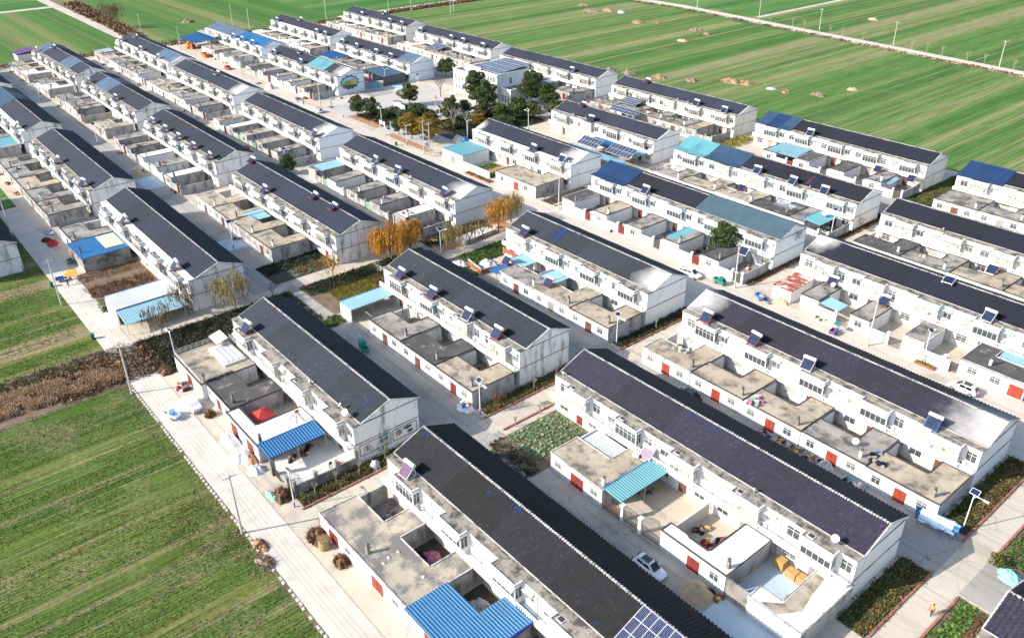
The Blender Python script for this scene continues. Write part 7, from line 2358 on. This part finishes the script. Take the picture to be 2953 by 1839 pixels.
ob('body', MB().add([(.3, 0, 0), (4.7, 0, 0), (4.7, 2, 0), (.3, 2, 0), (0, -.15, 1.5), (5, -.15, 1.5), (5, 2.15, 1.5), (0, 2.15, 1.5)], [(3, 2, 1, 0), (0, 1, 5, 4), (1, 2, 6, 5), (2, 3, 7, 6), (3, 0, 4, 7)]).mesh('body', 'cloth_orange'), r1)
ob('rim', MB().bar((0, -.15, 1.5), (5, -.15, 1.5), .12).bar((0, 2.15, 1.5), (5, 2.15, 1.5), .12).bar((0, -.15, 1.5), (0, 2.15, 1.5), .12).bar((5, -.15, 1.5), (5, 2.15, 1.5), .12).mesh('rim', 'cloth_orange'), r1)
heap(-391.6, 136.0, 3.2, 2.6, 3.0, 'cloth_orange', 'orange tarpaulin hanging under the big blue canopy', 'tarpaulin', 'covered_stack')
heap(-299.5, 130.6, 2.6, 1.6, 1.6, 'tarp_grey', 'grey-green sheeted mound on the far main street')
clutter(-309.5, 130.4, 2.6, 1.4, 12, 'bricks and pots stacked on the far main street', ['brick_red', 'conc_grey', 'cloth_grey'])
clutter(-277.5, 131.0, 3.0, 2.0, 12, 'market clutter beside the two people on the main street', MIX1)
heap(-275.5, 161.2, 2.6, 1.8, .9, 'cloth_teal', 'turquoise net beside the dark canopy', 'net', 'fishing_net')
heap(-281.5, 163.0, 1.1, .8, 1.3, 'cloth_pink', 'magenta sheet hanging beside the dark canopy', 'tarpaulin', 'covered_stack')
heap(-276.0, 170.0, 2.4, 1.4, 1.5, 'box_brown', 'brown stack under the dark canopy', 'tarpaulin', 'covered_stack')
clutter(-409, 104.0, 9, 5, 26, 'white rubble and rubbish at the end of the third farthest terrace', ['conc_white', 'cloth_white', 'brick_red', 'cloth_teal'])
clutter(-68, 130.6, 2.2, .8, 9, 'white planter boxes along the main street wing', ['cloth_white', 'leaf_veg', 'conc_white'])
heap(-76.6, 131.0, 1.6, 1.0, .8, 'sand', 'orange-brown sand heap behind the blue cart', 'sand heap', 'sand_heap')
heap(-84.6, 171.0 - 9, 1.8, 1.3, 1.3, 'straw_grey', 'firewood heap at the end of the fifth central lane', 'firewood', 'brush_heap', fuzz='twig_red', nf=300)
heap(-86.0, 192.5, 1.9, 1.3, 1.3, 'leaf_dry', 'coiled brown vines heaped near the sixth central gable', 'brushwood', 'brush_heap', fuzz='twig_red', nf=300)
clutter(-77.5, 166.5, 3, 2.4, 16, 'orange and blue rubbish at the left end of the fifth right yards', MIX1)
rect_struct('garden_bed', -87.8, 190, -80.5, 226, .018, 'soil_dark', 'dark grass strip beside the sixth central gable')
plants('grass', 'olive grass strip beside the sixth central gable', inpoly(2200, rectpoly(-87.6, 192, -81, 225)), 'leaf', 'leaf_olive', .3, 5, .15)
plants('shrubs', 'yellow-green shrubs beside the sixth left gable', inpoly(700, rectpoly(-146.6, 196, -141, 212)), 'leaf', 'leaf_yellow', .35, 6, .5)
for i in range(5):   # loose flat stones and crates on the flat roofs
    x, y = rnd.uniform(-78, -60), rnd.uniform(33.2, 37)
    tag(ob('roof_stone', cached(('rst', i % 3), lambda: MB().add([(0, 0, 0), (.4, .05, 0), (.45, .35, 0), (.05, .3, 0), (.05, .05, .14), (.35, .08, .12), (.38, .3, .15), (.08, .27, .1)], [(4, 5, 6, 7), (0, 1, 5, 4), (1, 2, 6, 5), (2, 3, 7, 6), (3, 0, 4, 7)]).mesh('roof_stone', 'conc_white')), None, (x, y, 3.09), rnd.uniform(0, 6)),
        'small pale stone lying on the weathered roof of the nearest yard', 'stone', 'loose stones on the weathered roof')

# ------------------------------------------------------------------ people
def person(x, y, rz, label, top, legs, hair='black_cloth', bend=0.0, vest=None, z=.02, stride=.12):
    root = thing('person', label, 'person', (x, y, z), rz, None)
    J = {}
    hip = Vector((0, 0, .92))
    ax = Vector((math.sin(bend), 0, math.cos(bend)))
    J['pelvis'] = hip
    J['waist'] = hip + ax * .18
    J['chest'] = hip + ax * .42
    J['neck'] = hip + ax * .56
    J['head0'] = hip + ax * .64
    J['head1'] = hip + ax * .80
    E = [('pelvis', 'waist'), ('waist', 'chest'), ('chest', 'neck'), ('neck', 'head0'), ('head0', 'head1')]
    rad = dict(pelvis=.16, waist=.14, chest=.17, neck=.065, head0=.085, head1=.095)
    for s_, sd in ((-1, 'r'), (1, 'l')):
        fw = stride * s_
        J['sh' + sd] = J['chest'] + Vector((0, s_ * .19, 0)) + ax * .06
        J['el' + sd] = J['sh' + sd] + Vector((-fw * .6 + .03 + bend * .2, s_ * .06, -.28))
        J['wr' + sd] = J['el' + sd] + Vector((.10 + bend * .2, 0, -.24))
        J['ha' + sd] = J['wr' + sd] + Vector((.03, 0, -.10))
        J['hp' + sd] = hip + Vector((0, s_ * .09, -.06))
        J['kn' + sd] = Vector((fw * .7 + .03, s_ * .10, .48))
        J['an' + sd] = Vector((fw * 1.0 - .03, s_ * .10, .08))
        J['to' + sd] = Vector((fw * 1.0 + .14, s_ * .11, .04))
        E += [('chest', 'sh' + sd), ('sh' + sd, 'el' + sd), ('el' + sd, 'wr' + sd), ('wr' + sd, 'ha' + sd), ('pelvis', 'hp' + sd), ('hp' + sd, 'kn' + sd), ('kn' + sd, 'an' + sd), ('an' + sd, 'to' + sd)]
        rad.update({'sh' + sd: .075, 'el' + sd: .055, 'wr' + sd: .04, 'ha' + sd: .045, 'hp' + sd: .11, 'kn' + sd: .075, 'an' + sd: .05, 'to' + sd: .045})
    names = list(J)
    me = bpy.data.meshes.new('body')
    me.from_pydata([J[k] for k in names], [(names.index(a), names.index(c)) for a, c in E], [])
    t = NT('person_' + str(len(bpy.data.materials)))
    z_ = t.n('ShaderNodeSeparateXYZ')
    t.l(t.P(True), z_.inputs[0])
    col = t.ramp(t.math('DIVIDE', z_.outputs['Z'], 2.0), [(0, (.02, .02, .02)), (.05, legs), (.46, top), (.735 if bend < .3 else .9, (.45, .26, .17))])
    for nd in t.t.nodes:
        if nd.type == 'VALTORGB':
            nd.color_ramp.interpolation = 'CONSTANT'
    t.done(col, .8)
    me.materials.append(t.m)
    o_ = ob('body', me, root)
    sk = o_.modifiers.new('skin', 'SKIN')
    for i, k in enumerate(names):
        v = me.skin_vertices[0].data[i] if me.skin_vertices else None
        if v:
            v.radius = (rad[k], rad[k])
            v.use_root = (k == 'pelvis')
    sb_ = o_.modifiers.new('sub', 'SUBSURF')
    sb_.levels = sb_.render_levels = 1
    hb = MB()
    c_ = J['head1']
    for i in range(5):
        pass
    n_, m_ = 10, 5
    V, F = [], []
    for i in range(m_ + 1):
        a = i / m_ * math.pi * .52
        for k in range(n_):
            q = k * math.tau / n_
            V.append((c_.x - .015 + math.sin(a) * math.cos(q) * .115, c_.y + math.sin(a) * math.sin(q) * .11, c_.z + .0 + math.cos(a) * .13))
    for i in range(m_):
        for k in range(n_):
            F.append((i * n_ + k, i * n_ + (k + 1) % n_, (i + 1) * n_ + (k + 1) % n_, (i + 1) * n_ + k))
    ob('hair', hb.add(V, [q[::-1] for q in F]).mesh('hair', hair, smooth=True), root)
    for s_ in (-1, 1):
        hd = J['ha' + ('l' if s_ > 0 else 'r')]
        fb = MB()
        for k in range(4):
            fb.cyl(hd + Vector((-.03 + k * .02, 0, -.02)), hd + Vector((-.02 + k * .02, 0, -.10 + abs(k - 1.5) * .012)), .010, .008, 5)
        fb.cyl(hd + Vector((.035, 0, .01)), hd + Vector((.07, 0, -.04)), .011, .008, 5)
        ob('hand', fb.mesh('hand', 'skin'), root)
    if vest:
        vb = MB()
        loft(vb, [[(J['waist'] + Vector((math.cos(q) * .155, math.sin(q) * .20, 0))) for q in [k * math.tau / 10 for k in range(10)]],
                  [(J['chest'] + Vector((math.cos(q) * .165, math.sin(q) * .235, .0))) for q in [k * math.tau / 10 for k in range(10)]],
                  [(J['neck'] + Vector((math.cos(q) * .10, math.sin(q) * .16, -.02))) for q in [k * math.tau / 10 for k in range(10)]]])
        ob('vest', vb.mesh('vest', vest), root)
    return root


person(-20.9, 79.3, R(250), 'person in orange-red clothes and yellow vest walking on the lower right path', (.5, .06, .03), (.03, .03, .04), vest='cloth_yellow')
person(-176.7, 26.8, R(150), 'person in black walking on the front road by the vegetable plots', (.02, .02, .022), (.02, .02, .03), bend=.25)
person(-89.6, 39.4, R(-20), 'person in black stooping in the white courtyard', (.02, .02, .022), (.02, .02, .03), bend=.7)
person(-274.9, 129.3, R(60), 'person in dark clothes standing on the far main street', (.02, .02, .025), (.02, .02, .03))
person(-270.2, 129.2, R(40), 'person in red jacket on the far main street', (.4, .03, .05), (.02, .02, .03))
person(-37.2, 133.0, R(160), 'person in dark jacket in the yard behind the white notice wall', (.03, .03, .05), (.03, .03, .05))
bpy.context.view_layer.update()
_dup = {k: v for k, v in LABELS.items() if len(v) > 1}
